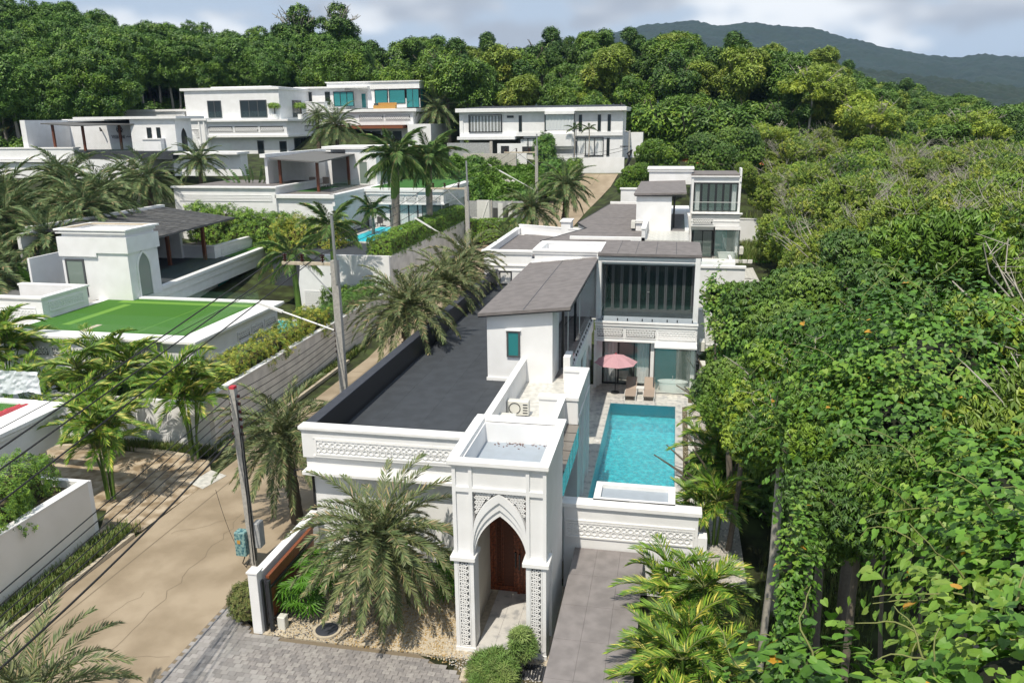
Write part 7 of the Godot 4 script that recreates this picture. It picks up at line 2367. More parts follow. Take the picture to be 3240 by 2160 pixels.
	areca("areca palm at the bottom edge right of the carport slab", Vector3(0.75, -0.3, -14.0), 7, 2.1, 0.7, 0.6)
	areca("small areca palm at the near end of the pebble strip", Vector3(1.9, -0.2, -27.5), 6, 2.2, 0.85, 0.6)
	areca("small areca palm halfway along the pebble strip", Vector3(2.35, -0.2, -32.0), 6, 2.2, 0.85, 0.6)
	areca("small areca palm at the far end of the pebble strip", Vector3(2.5, -0.2, -37.0), 6, 2.3, 0.85, 0.6)
	areca("areca palm in front of the raised white planter", Vector3(2.9, 0, -52.5), 6, 4.2, 0.9, 0.6)
	areca("dark leaved areca palm by the rear garden wall", Vector3(3.9, -0.1, -46.5), 5, 2.6, 0.9, 0.6)

# ------------------------------------------------------------ other plants
func paddle_leaf(l: float, w: float, sd: int) -> ArrayMesh:
	var r := RandomNumberGenerator.new()
	r.seed = sd
	var m := MB.new()
	var k := 9
	for i in k:
		var t0 := float(i) / k
		var t1 := float(i + 1) / k - (0.025 if r.randf() < 0.5 else 0.0)
		for s in [-1.0, 1.0]:
			var f := func(t: float) -> float: return w * pow(sin(PI * clampf(0.08 + t * 0.9, 0, 1)), 0.6)
			var cv := func(t: float) -> Vector3: return Vector3(0, -0.5 * t * t * l * 0.35, t * l)
			var a: Vector3 = cv.call(t0)
			var b: Vector3 = cv.call(t1)
			m.col = Color(0.08, 0.17, 0.03) * r.randf_range(0.75, 1.25)
			var wa: float = f.call(t0)
			var wb: float = f.call(t1)
			m.quad(a, a + Vector3(s * wa, wa * 0.25, 0.04), b + Vector3(s * wb, wb * 0.25, 0.0), b)
	return m.mesh()

func build_plants():
	var pl := [paddle_leaf(1.7, 0.34, 1), paddle_leaf(1.9, 0.36, 2)]
	var tp := thing("travellers_palm", "fan shaped traveller's palm with pale leaf stalks behind the left low wing", "palm tree", Vector3(-42.6, 5.5, -76.5))
	own("trunk", tube_mb([Vector3.ZERO, Vector3(0, 1.5, 0)], 0.25), "trunk", tp)
	for i in 15:
		var a := lerpf(-1.35, 1.35, i / 14.0)
		var d := Vector3(sin(a), cos(a), 0.08 * (i % 3 - 1)).normalized()
		var b := Vector3(0, 1.2, 0)
		own("stalk", tube_mb([b, b + d * 2.4], 0.07, 0.035), "vine_stem", tp)
		var z := d
		var x := Vector3(0, 0, 1) if i % 2 else Vector3(0.3, 0, 1).normalized()
		x = (x - z * x.dot(z)).normalized()
		own("leaf", pl[i % 2], "leaf", tp, Transform3D(Basis(x, z.cross(x), z), b + d * 2.4))
	var bananas := [["big paddle leaved plant between the feathery palms and the tower", Vector3(-42.5, 1.0, -49.5), 4.6], ["upright paddle leaved plant behind the tower", Vector3(-42.0, 2.0, -57.0), 5.2], ["orange tinged paddle plant at the end of the palm grove", Vector3(-45.0, 4.3, -71.5), 3.4], ["low yellowish paddle plant on the grey side roof", Vector3(-43.5, 3.6, -47.3), 1.0]]
	for q in bananas:
		var o := thing("banana_plant", q[0], "plant", q[1])
		own("stem", tube_mb([Vector3.ZERO, Vector3(0, q[2] * 0.6, 0)], 0.14, 0.08), "crownshaft", o)
		for i in 9:
			var pitch := rng.randf_range(0.4, 1.4)
			own("leaf", pl[i % 2], "leaf", o, Transform3D(Basis(Vector3.UP, i * 2.4) * Basis(Vector3.RIGHT, -pitch), Vector3(0, q[2] * 0.6, 0)))
	# lady palm bushes by the wooden gate
	var fan := MB.new()
	for i in 9:
		var a := lerpf(-1.5, 1.5, i / 8.0)
		fan.col = Color(0.09, 0.22, 0.02) * rng.randf_range(0.8, 1.25)
		var d := Vector3(sin(a), -0.12, cos(a))
		var w := Vector3(cos(a), 0, -sin(a)) * 0.03
		fan.quad(Vector3.ZERO, d * 0.25 + w, d * 0.5 + Vector3.DOWN * 0.06, d * 0.25 - w)
	var fm := fan.mesh()
	for q in [["glossy lady palm bush against the wooden gate", Vector3(-11.0, 0.0, -20.55), 46, 1.5], ["second lady palm bush further along the wooden gate", Vector3(-11.1, 0.0, -21.9), 34, 1.4], ["dark lady palm bush under the big date palm, by the tower", Vector3(-6.6, 0.0, -22.6), 46, 1.3], ["dark shrubby lady palm behind the big date palm", Vector3(-8.8, 0.0, -22.9), 46, 1.3]]:
		var o := thing("lady_palm", q[0], "bush", q[1])
		for i in q[2]:
			var a := rng.randf() * TAU
			var h: float = q[3] * rng.randf_range(0.25, 1.0)
			var r := rng.randf_range(0.1, 0.6)
			own("leaf", fm, "leaf_gloss", o, Transform3D(Basis(Vector3.UP, a) * Basis(Vector3.RIGHT, rng.randf_range(-0.5, 0.4)), Vector3(sin(a) * r, h, cos(a) * r)))
	# overgrown plot
	var m := MB.new()
	var ar := leaf_arr("clump", 0.3)
	var f := FastNoiseLite.new()
	f.seed = 31
	f.frequency = 0.28
	for i in 15000:
		var p := Vector3(rng.randf_range(-32, -11.5), 0, rng.randf_range(-105.5, -83.5))
		if road_at(p.z).size() and p.x > road_at(p.z)[1] - 1.0: continue
		if p.x < -29 and p.z > -92: continue
		p.y = height(p.x, p.z) + max(0.0, f.get_noise_2d(p.x, p.z) + 0.2) * 1.7 + rng.randf() * 0.2
		var g := f.get_noise_2d(p.x * 0.6 + 40, p.z * 0.6) * 0.5 + 0.5
		var c := Color(0.05, 0.12, 0.015).lerp(Color(0.15, 0.25, 0.03), g) * LEAF * rng.randf_range(0.7, 1.25)
		m.app(ar, Transform3D(facing((Vector3.UP + Vector3(rng.randf_range(-1, 1), 0, rng.randf_range(-1, 1)) * 0.6).normalized()), p).scaled_local(Vector3.ONE * rng.randf_range(0.6, 1.3)), c)
	solo("creeper", m, "leaf", "bright creeper mat covering the sloping empty plot", "", "", "stuff")
	var bush_tones := [Color(0.06, 0.14, 0.02), Color(0.11, 0.2, 0.03), Color(0.04, 0.1, 0.015)]
	for q in [["round bush right in the overgrown plot, below the hilltop villa", Vector3(-14.6, 7.5, -100), 2.0, 1.9], ["round bush in the overgrown plot, left of the dark power pole", Vector3(-16.5, 5.0, -90), 1.7, 1.6], ["creeper clad stump in the overgrown plot", Vector3(-22.0, 5.5, -88), 1.0, 2.2], ["leafy shrub before the hilltop villa's bay", Vector3(-17.0, 9.6, -107), 1.6, 2.4], ["bush at the left end of the corrugated fence", Vector3(-31.0, 9.6, -104), 1.9, 1.8], ["bush at the top of the creeper slope", Vector3(-24.5, 8.8, -99), 1.5, 1.3], ["bush beside the lane below the hilltop villa", Vector3(-14.2, 6.2, -95.5), 1.7, 1.5], ["bush at the lower edge of the creeper slope", Vector3(-18.8, 4.2, -85.5), 1.8, 1.6]]:
		var o := thing("bush", q[0], "bush", q[1])
		own("foliage", bush_mesh(int(q[1].x * 10), q[2], q[3], 1300, leaf_arr("small", 0.22), bush_tones, q[3] * 0.6), "leaf", o)
		own("core", core_ball(q[2] * 0.7, q[3] * 0.7, q[3] * 0.6), "soil", o)
	var rb := MB.new()
	var sa := stone_arr()
	for i in 500:
		var t := rng.randf()
		var p := Vector3(lerp(-25.5, -19.5, t) + rng.randf_range(-0.5, 0.5), 0, lerp(-101.0, -97.5, t) + rng.randf_range(-0.8, 0.8))
		p.y = height(p.x, p.z) + 0.5
		var k := rng.randf_range(0.15, 0.5)
		rb.app(sa, Transform3D(Basis.from_euler(Vector3(rng.randf() * 3, rng.randf() * 6, 0)).scaled(Vector3.ONE * k), p), Color(0.5, 0.48, 0.45) * rng.randf_range(0.6, 1.2))
	solo("rubble", rb, "gravel", "pale rubble trail across the overgrown plot", "", "", "stuff")

# ------------------------------------------------------------ trees
# crown of leaf clusters on the shells of several lobes
func crown_mesh(sd: int, rx: float, ry: float, lobes: int, count: int, ar: Array, tones: Array, lobe_r := 0.5, flat := 0.0) -> MB:
	var r := RandomNumberGenerator.new()
	r.seed = sd
	var cs := []
	var total := 0.0
	for i in lobes:
		var d := Vector3(r.randfn(), r.randfn(), r.randfn()).normalized() * pow(r.randf(), 0.4)
		var k := rx * lobe_r * r.randf_range(0.65, 1.2)
		var c := Vector3(d.x * (rx - k * 0.7), d.y * (ry - k * 0.5) * (1.0 - flat), d.z * (rx - k * 0.7))
		cs.append([c, k, r.randf()])
		total += k * k
	var m := MB.new()
	for l in cs:
		var n := int(count * l[1] * l[1] / total)
		for i in n:
			var d := Vector3(r.randfn(), r.randfn() + 0.25, r.randfn()).normalized()
			var k: float = l[1] * (0.62 + 0.42 * sqrt(r.randf()))
			var p: Vector3 = l[0] + Vector3(d.x, d.y * (0.8 if flat == 0.0 else 0.45), d.z) * k
			var hid := false
			for o in cs:
				if o[0] != l[0] and p.distance_to(o[0]) < o[1] * 0.5: hid = true
			if hid: continue
			var nn := (d * 0.8 + Vector3.UP * 0.7 + Vector3(r.randf_range(-1, 1), r.randf_range(-1, 1), r.randf_range(-1, 1)) * 0.55).normalized()
			var tone: Color = tones[int((l[2] * 0.75 + r.randf() * 0.25) * tones.size()) % tones.size()]
			if r.randf() < 0.2: tone = tones[r.randi() % tones.size()]
			m.app(ar, Transform3D(facing(nn), p).scaled_local(Vector3.ONE * r.randf_range(0.7, 1.25)), tone * LEAF * r.randf_range(0.72, 1.28))
	return m

func limbs(sd: int, h: float, rx: float, ry: float, r0: float, count: int) -> MB:
	var r := RandomNumberGenerator.new()
	r.seed = sd
	var m := MB.new()
	var top := Vector3(r.randf_range(-0.5, 0.5), h, r.randf_range(-0.5, 0.5))
	m.tube(PackedVector3Array([Vector3.ZERO, top * 0.5 + Vector3(r.randf_range(-0.3, 0.3), 0, r.randf_range(-0.3, 0.3)), top]), r0, r0 * 0.5, 7)
	for i in count:
		var t := r.randf_range(0.5, 1.0)
		var a := r.randf() * TAU
		var b := top * t
		var e := Vector3(cos(a) * rx * r.randf_range(0.5, 0.95), h + ry * r.randf_range(-0.3, 0.9), sin(a) * rx * r.randf_range(0.5, 0.95))
		var mid := b.lerp(e, 0.5) + Vector3(r.randf_range(-0.3, 0.3), r.randf_range(-0.4, 0.2), r.randf_range(-0.3, 0.3))
		m.tube(PackedVector3Array([b, mid, e]), r0 * 0.4, r0 * 0.1, 5, false)
	return m

func bare_branches(sd: int, rx: float, ry: float, count: int, r0: float) -> MB:
	var r := RandomNumberGenerator.new()
	r.seed = sd
	var m := MB.new()
	for i in count:
		var a := r.randf() * TAU
		var d := Vector3(cos(a) * 0.7, r.randf_range(0.3, 1.2), sin(a) * 0.7).normalized()
		var b := Vector3(d.x * rx * 0.5, d.y * ry * 0.3, d.z * rx * 0.5)
		var e := b + d * Vector3(rx, ry, rx).length() * 0.42
		var mid := b.lerp(e, 0.5) + Vector3(r.randf_range(-0.3, 0.3), r.randf_range(-0.2, 0.2), r.randf_range(-0.3, 0.3))
		m.tube(PackedVector3Array([b, mid, e]), r0, r0 * 0.4, 4, false)
		for k in 3:
			var s := b.lerp(e, r.randf_range(0.4, 0.9))
			m.tube(PackedVector3Array([s, s + Vector3(r.randf_range(-1, 1), r.randf_range(0, 1), r.randf_range(-1, 1)) * 0.7]), r0 * 0.5, r0 * 0.2, 4, false)
	return m

# a tree not yet planted: trunk and crown, with the crown's centre at height ch
func tree(called: String, ch: float, trunk, crown: MB, bark := "bark", lm := "leaf", bare: MB = null) -> Node3D:
	var o := Node3D.new()
	o.name = called
	own("trunk", trunk, bark, o)
	var c := own("crown", crown, lm, o, Transform3D(Basis(), Vector3(0, ch, 0)))
	if bare: tag(own("bare_branches", bare, "pale_bark", c), "", "", "", "stuff")
	return o

func plant(proto: Node3D, label: String, category: String, group: String, at: Vector3, turn: float, size: float, wide := 1.0) -> Node3D:
	var o: Node3D = proto.duplicate()
	o.name = numbered(String(proto.name))
	add_child(o)
	o.position = at
	o.rotation.y = turn
	o.scale = Vector3(size * wide, size, size * wide)
	return tag(o, label, category, group)

func vine_thicket(label: String, at: Vector3, r: Vector3, s: float, count: int, singles: int, sd: int, tones: Array) -> Node3D:
	var o := thing("vine_thicket", label, "vine", at)
	var k := RandomNumberGenerator.new()
	k.seed = sd
	var f := FastNoiseLite.new()
	f.seed = sd
	f.frequency = 0.5 / r.x
	var ar := leaf_arr("heart", s)
	var lm := []
	for t in tones:
		var one := MB.new()
		one.app(ar, Transform3D.IDENTITY, t)
		lm.append(one.mesh())
	var rest := MB.new()
	var all := []
	for i in count:
		var d := Vector3(k.randfn(), k.randfn() * 0.8 + 0.2, k.randfn()).normalized()
		var kk := 1.0 + f.get_noise_3dv(d * r.x * 2.6) * 0.85 + f.get_noise_3dv(d * r.x * 6.0) * 0.35 + k.randf_range(-0.2, 0.05)
		if i % 4 == 0: kk *= k.randf_range(0.55, 0.85)
		var p := d * r * kk
		var n := (d * 0.9 + Vector3.UP * 0.55 + Vector3(k.randf_range(-1, 1), k.randf_range(-1, 1), k.randf_range(-1, 1)) * 0.6).normalized()
		var down := Vector3.DOWN + Vector3(k.randf_range(-1, 1), 0, k.randf_range(-1, 1)) * 0.8
		var z := (down - n * down.dot(n)).normalized()
		var b := Basis(n.cross(z), n, z).scaled(Vector3.ONE * k.randf_range(0.55, 1.25))
		var ti := int(clampf((f.get_noise_3dv(d * r.x * 1.1 + Vector3(50, 0, 0)) + 0.5 + k.randf_range(-0.25, 0.25)) * (tones.size() - 1), 0, tones.size() - 2))
		if k.randf() < 0.006: ti = tones.size() - 1
		all.append([(at + p).distance_squared_to(camera_at), Transform3D(b, p), ti])
	all.sort_custom(func(a, b): return a[0] < b[0])
	for i in all.size():
		if i < singles: own("leaf", lm[all[i][2]], "leaf_gloss", o, all[i][1])
		else: rest.app(ar, all[i][1], (tones[all[i][2]] as Color) * k.randf_range(0.75, 1.3))
	tag(own("leaves", rest, "leaf_gloss", o), "", "", "", "stuff")
	# tendrils and stems
	var st := MB.new()
	for i in 16:
		var d := Vector3(k.randfn(), abs(k.randfn()) * 0.6, k.randfn()).normalized()
		var p := d * r * 0.9
		var pts := PackedVector3Array()
		var v := (d + Vector3(k.randf_range(-1, 1), k.randf_range(0, 1), k.randf_range(-1, 1)) * 0.6).normalized()
		for j in 8:
			pts.append(p)
			p += v * 0.09 * r.x
			v = (v + Vector3(k.randf_range(-0.5, 0.5), -0.12, k.randf_range(-0.5, 0.5))).normalized()
		st.tube(pts, 0.012, 0.005, 4, false)
	own("tendrils", st, "vine_stem", o)
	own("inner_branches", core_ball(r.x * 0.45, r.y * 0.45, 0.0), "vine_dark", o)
	own("stem", tube_mb([Vector3(0.7, -at.y - 1.5, 0.3), Vector3(0.3, -at.y * 0.5, -0.2), Vector3.ZERO], 0.06, 0.03), "bark", o)
	return o

var deep := [Color(0.05, 0.1, 0.014), Color(0.035, 0.08, 0.012), Color(0.072, 0.13, 0.016), Color(0.095, 0.155, 0.018)]
var mid_green := [Color(0.07, 0.135, 0.015), Color(0.105, 0.175, 0.016), Color(0.05, 0.105, 0.013), Color(0.15, 0.21, 0.02)]
var olive := [Color(0.105, 0.155, 0.018), Color(0.14, 0.19, 0.022), Color(0.075, 0.125, 0.015), Color(0.19, 0.22, 0.03)]
var lime := [Color(0.24, 0.29, 0.03), Color(0.17, 0.23, 0.025), Color(0.3, 0.33, 0.04), Color(0.11, 0.17, 0.02)]

func build_jungle():
	var vine_tones := [Color(0.055, 0.14, 0.015), Color(0.08, 0.19, 0.02), Color(0.11, 0.24, 0.025), Color(0.15, 0.27, 0.03), Color(0.19, 0.29, 0.04), Color(0.5, 0.27, 0.03)]
	vine_thicket("broad heart leaved vine bush at the bottom edge, nearest the viewer", Vector3(1.75, 9.95, -5.95), Vector3(1.1, 0.8, 0.8), 0.125, 1700, 300, 1, vine_tones)
	vine_thicket("heart leaved vine at the bottom right corner", Vector3(3.1, 10.1, -6.5), Vector3(1.0, 1.0, 1.0), 0.12, 1700, 300, 2, vine_tones)
	vine_thicket("heart leaved vine blanket at the right edge, above the corner one", Vector3(4.2, 10.0, -8.6), Vector3(1.5, 1.0, 1.3), 0.115, 3600, 300, 3, vine_tones)
	vine_thicket("heart leaved vine mound over the dark gap on the right", Vector3(5.0, 9.5, -11.6), Vector3(1.8, 1.1, 1.6), 0.115, 4600, 300, 4, vine_tones)
	vine_thicket("wide vine dome in the middle of the right jungle, with some orange leaves", Vector3(6.0, 9.3, -19.0), Vector3(3.2, 1.7, 2.6), 0.13, 8500, 300, 5, vine_tones)
	vine_thicket("vine slope below the wide dome", Vector3(4.6, 8.4, -16.8), Vector3(2.1, 1.9, 1.8), 0.125, 5000, 300, 6, vine_tones)
	vine_thicket("vine covered tree top reaching towards the near villa's rear corner", Vector3(3.0, 6.1, -34.0), Vector3(1.2, 1.7, 2.0), 0.14, 4200, 300, 7, vine_tones)
	vine_thicket("slim vine column hanging into the dark gap", Vector3(2.15, 6.6, -12.2), Vector3(0.3, 2.6, 0.3), 0.085, 1900, 300, 8, vine_tones)
	vine_thicket("vine hanging from a branch by the upper villa's planter", Vector3(1.95, 6.9, -37.5), Vector3(0.45, 1.5, 0.6), 0.15, 500, 200, 9, vine_tones)
	# near trees
	var pal := leaf_arr("palmate", 0.2)
	var dro := leaf_arr("drooping", 0.24)
	var near := [
		tree("jungle_tree", 0.0, limbs(1, -0.5, 2.6, 1.6, 0.16, 9), crown_mesh(11, 2.8, 2.2, 9, 2300, pal, deep)),
		tree("jungle_tree", 0.0, limbs(2, -0.5, 2.4, 1.6, 0.15, 9), crown_mesh(12, 2.6, 2.4, 8, 3200, dro, mid_green)),
		tree("jungle_tree", 0.0, limbs(3, -0.4, 2.6, 1.5, 0.15, 9), crown_mesh(13, 2.7, 2.0, 9, 2200, pal, mid_green), "pale_bark", "leaf", bare_branches(3, 2.6, 2.0, 7, 0.03)),
		tree("jungle_tree", 0.0, limbs(4, -0.5, 2.5, 1.6, 0.15, 9), crown_mesh(14, 2.7, 2.3, 10, 3000, dro, olive), "pale_bark", "leaf", bare_branches(4, 2.7, 2.2, 9, 0.03))]
	# rows: x, crown height, z, kind, size, label
	var spots := [
		[2.7, 5.0, -30.4, 0, 0.75, "dark leaved tree crowding the pebble strip behind the near villa"],
		[3.6, 5.4, -37.5, 1, 0.9, "leafy tree by the near villa's rear garden wall"],
		[4.6, 7.4, -33.5, 0, 1.0, "tall dark drooping leaved tree level with the folding doors"],
		[8.2, 8.2, -37.0, 0, 1.1, "broad dark tree right of the upper villa's planter"],
		[4.6, 7.4, -26.3, 0, 0.95, "dark tree behind the vine slope"],
		[3.5, 7.2, -23.8, 2, 0.75, "tree with pale twigs beside the pool border"],
		[4.2, 7.2, -20.6, 1, 0.7, "small leaved tree left of the wide vine dome"],
		[5.4, 7.6, -23.5, 0, 0.9, "shaded tree just behind the wide vine dome"],
		[7.6, 8.6, -28.0, 0, 1.1, "dark tree above the wide vine dome"],
		[9.0, 9.4, -28.5, 1, 1.1, "mid green tree at the upper right of the vine dome"],
		[9.8, 9.6, -23.5, 2, 1.05, "tree with grey twigs at the right edge, above the vine dome"],
		[8.8, 9.4, -18.6, 3, 0.95, "olive tree at the right edge beside the vine dome"],
		[6.6, 9.2, -13.9, 3, 0.75, "olive tree below the vine dome at the right edge"],
		[5.3, 8.8, -13.4, 0, 0.55, "small dark tree between the two vine mounds on the right"],
		[3.6, 8.2, -14.4, 0, 0.55, "dark small leaved tree left of the vine mound"],
		[3.2, 8.2, -16.4, 1, 0.5, "leafy branches overhanging the near end of the pool border"],
		[2.9, 7.4, -20.0, 2, 0.55, "twiggy tree leaning towards the pool"],
		[5.3, 9.4, -9.3, 3, 0.5, "olive branches at the far right edge, low down"],
		[2.6, 5.6, -27.0, 1, 0.55, "leafy shrub tree at the middle of the pebble strip"],
		[4.4, 8.8, -7.5, 0, 0.4, "dark branches behind the corner vine"]]
	for s in spots:
		var o := plant(near[s[3]], s[5], "tree", "", Vector3(s[0], s[1], s[2]), rng.randf() * TAU, s[4])
		var g := height(s[0], s[2])
		o.get_child(0).mesh = trunk_down((s[1] - g) / s[4], s[3])
	# the rest of the valley on the right
	var midd := [
		tree("valley_tree", 0.0, trunk_down(9.0, 1), crown_mesh(21, 3.0, 2.4, 12, 3200, leaf_arr("drooping", 0.23), olive), "pale_bark", "leaf", bare_branches(21, 3.0, 2.7, 16, 0.026)),
		tree("valley_tree", 0.0, trunk_down(9.0, 2), crown_mesh(22, 3.0, 2.2, 11, 3000, leaf_arr("drooping", 0.23), olive), "pale_bark", "leaf", bare_branches(22, 3.0, 2.6, 18, 0.026)),
		tree("valley_tree", 0.0, trunk_down(9.0, 3), crown_mesh(23, 2.9, 2.3, 11, 2200, leaf_arr("palmate", 0.21), mid_green)),
		tree("valley_tree", 0.0, trunk_down(9.0, 4), crown_mesh(24, 3.1, 2.3, 12, 3000, leaf_arr("drooping", 0.24), mid_green), "pale_bark", "leaf", bare_branches(24, 3.0, 2.6, 12, 0.026))]
	var placed := []
	var tries := 0
	while placed.size() < 190 and tries < 9000:
		tries += 1
		var z := -rng.randf_range(24, 128)
		var x := rng.randf_range(5.5, 8 + (-z) * 0.5)
		if z > -38 and x < 10.5: continue
		if z > -76 and x < 8.8: continue
		if z < -55 and x < 9.5 + clampf((-z - 86) * 0.2, -3.0, 6.0): continue
		var ok := true
		for p in placed:
			if Vector2(p.x, p.z).distance_to(Vector2(x, z)) < 3.9: ok = false
		if not ok: continue
		var top := 9.0 + clampf((-z - 20) * 0.02, 0, 2.0) + rng.randf_range(-1.3, 0.9)
		if z < -85: top += (-z - 85) * 0.06 * clampf(2.0 - x * 0.04, 0.0, 1.0)
		if z < -38 and z > -80: top = min(top, 5.5 + (x - 8.0) * 0.9)
		var at := Vector3(x, top - 1.6, z)
		placed.append(at)
		var k: int = [0, 0, 1, 1, 3, 2][rng.randi() % 6] if z < -34 else [2, 3, 2, 0][rng.randi() % 4]
		plant(midd[k], "feathery olive green tree with pale bare twigs in the valley right of the villas", "tree", "trees filling the valley on the right", at, rng.randf() * TAU, rng.randf_range(0.9, 1.2))
	# shrubs below
	var shrub := tree("undergrowth_shrub", 0.0, trunk_down(0.5, 1), crown_mesh(31, 1.3, 1.0, 6, 900, leaf_arr("palmate", 0.2), deep))
	for i in 46:
		var x := rng.randf_range(2.6, 9.0)
		var z := -rng.randf_range(30, 60)
		if z < -55 and x < 6: continue
		plant(shrub, "dark low shrub on the shaded ground under the jungle trees", "bush", "shrubs under the right jungle", Vector3(x, height(x, z) + 0.7, z), rng.randf() * TAU, rng.randf_range(0.8, 1.5))
	# notable trees
	var flat := tree("umbrella_tree", 0.0, trunk_down(14.0, 5), crown_mesh(41, 5.2, 2.6, 22, 2600, leaf_arr("clump", 0.26), [lime[1], lime[3], lime[0], olive[0]], 0.27, 0.15), "pale_bark", "leaf", bare_branches(41, 4.0, 1.0, 8, 0.09))
	plant(flat, "yellow green umbrella tree standing above the forest edge, right of centre", "tree", "", Vector3(17.5, 19.2, -118), 0.5, 1.1)
	plant(flat, "yellow green flat topped tree at the right edge of the valley forest", "tree", "", Vector3(36.0, 13.6, -114), 2.0, 1.05)
	plant(flat, "yellow green flat topped tree in the middle of the valley forest", "tree", "", Vector3(23.0, 14.8, -108), 3.6, 0.95)
	plant(flat, "yellow green tree low behind the upper villa", "tree", "", Vector3(10.5, 13.0, -104), 4.6, 0.7)
	plant(near[1], "bright leafy tree left of the upper villa, behind the tall cable pole", "tree", "", Vector3(-2.0, 10.0, -93), 1.0, 1.15)
	plant(near[1], "leafy tree right of the tall cable pole", "tree", "", Vector3(-4.0, 8.4, -89), 2.2, 0.85)
	plant(near[0], "dark tree behind the upper villa's tank box", "tree", "", Vector3(3.5, 11.0, -95), 0.2, 1.3)
	plant(near[0], "dark green tree above the upper villa's balcony", "tree", "", Vector3(7.5, 11.8, -97), 1.6, 1.2)
	var rd: Node3D = near[3].duplicate()
	plant(rd, "sparse tree with reddish tips above the upper villa's balcony corner", "tree", "", Vector3(6.6, 9.6, -82), 2.5, 0.55)

func trunk_down(h: float, sd: int) -> ArrayMesh:
	var r := RandomNumberGenerator.new()
	r.seed = sd + 77
	var m := MB.new()
	var a := Vector3(r.randf_range(-0.4, 0.4), -h, r.randf_range(-0.4, 0.4))
	m.tube(PackedVector3Array([a, a * 0.5 + Vector3(r.randf_range(-0.25, 0.25), 0, r.randf_range(-0.25, 0.25)), Vector3(0, -0.8, 0)]), 0.2, 0.12, 6, false)
	for i in 8:
		var t := TAU * i / 8 + r.randf()
		var e := Vector3(cos(t) * r.randf_range(1.4, 2.4), r.randf_range(-0.2, 1.4), sin(t) * r.randf_range(1.4, 2.4))
		m.tube(PackedVector3Array([Vector3(0, -1.0 - r.randf() * min(1.0, h * 0.3), 0), e * 0.5 + Vector3(0, -0.5, 0), e]), 0.075, 0.02, 5, false)
	return m.mesh()

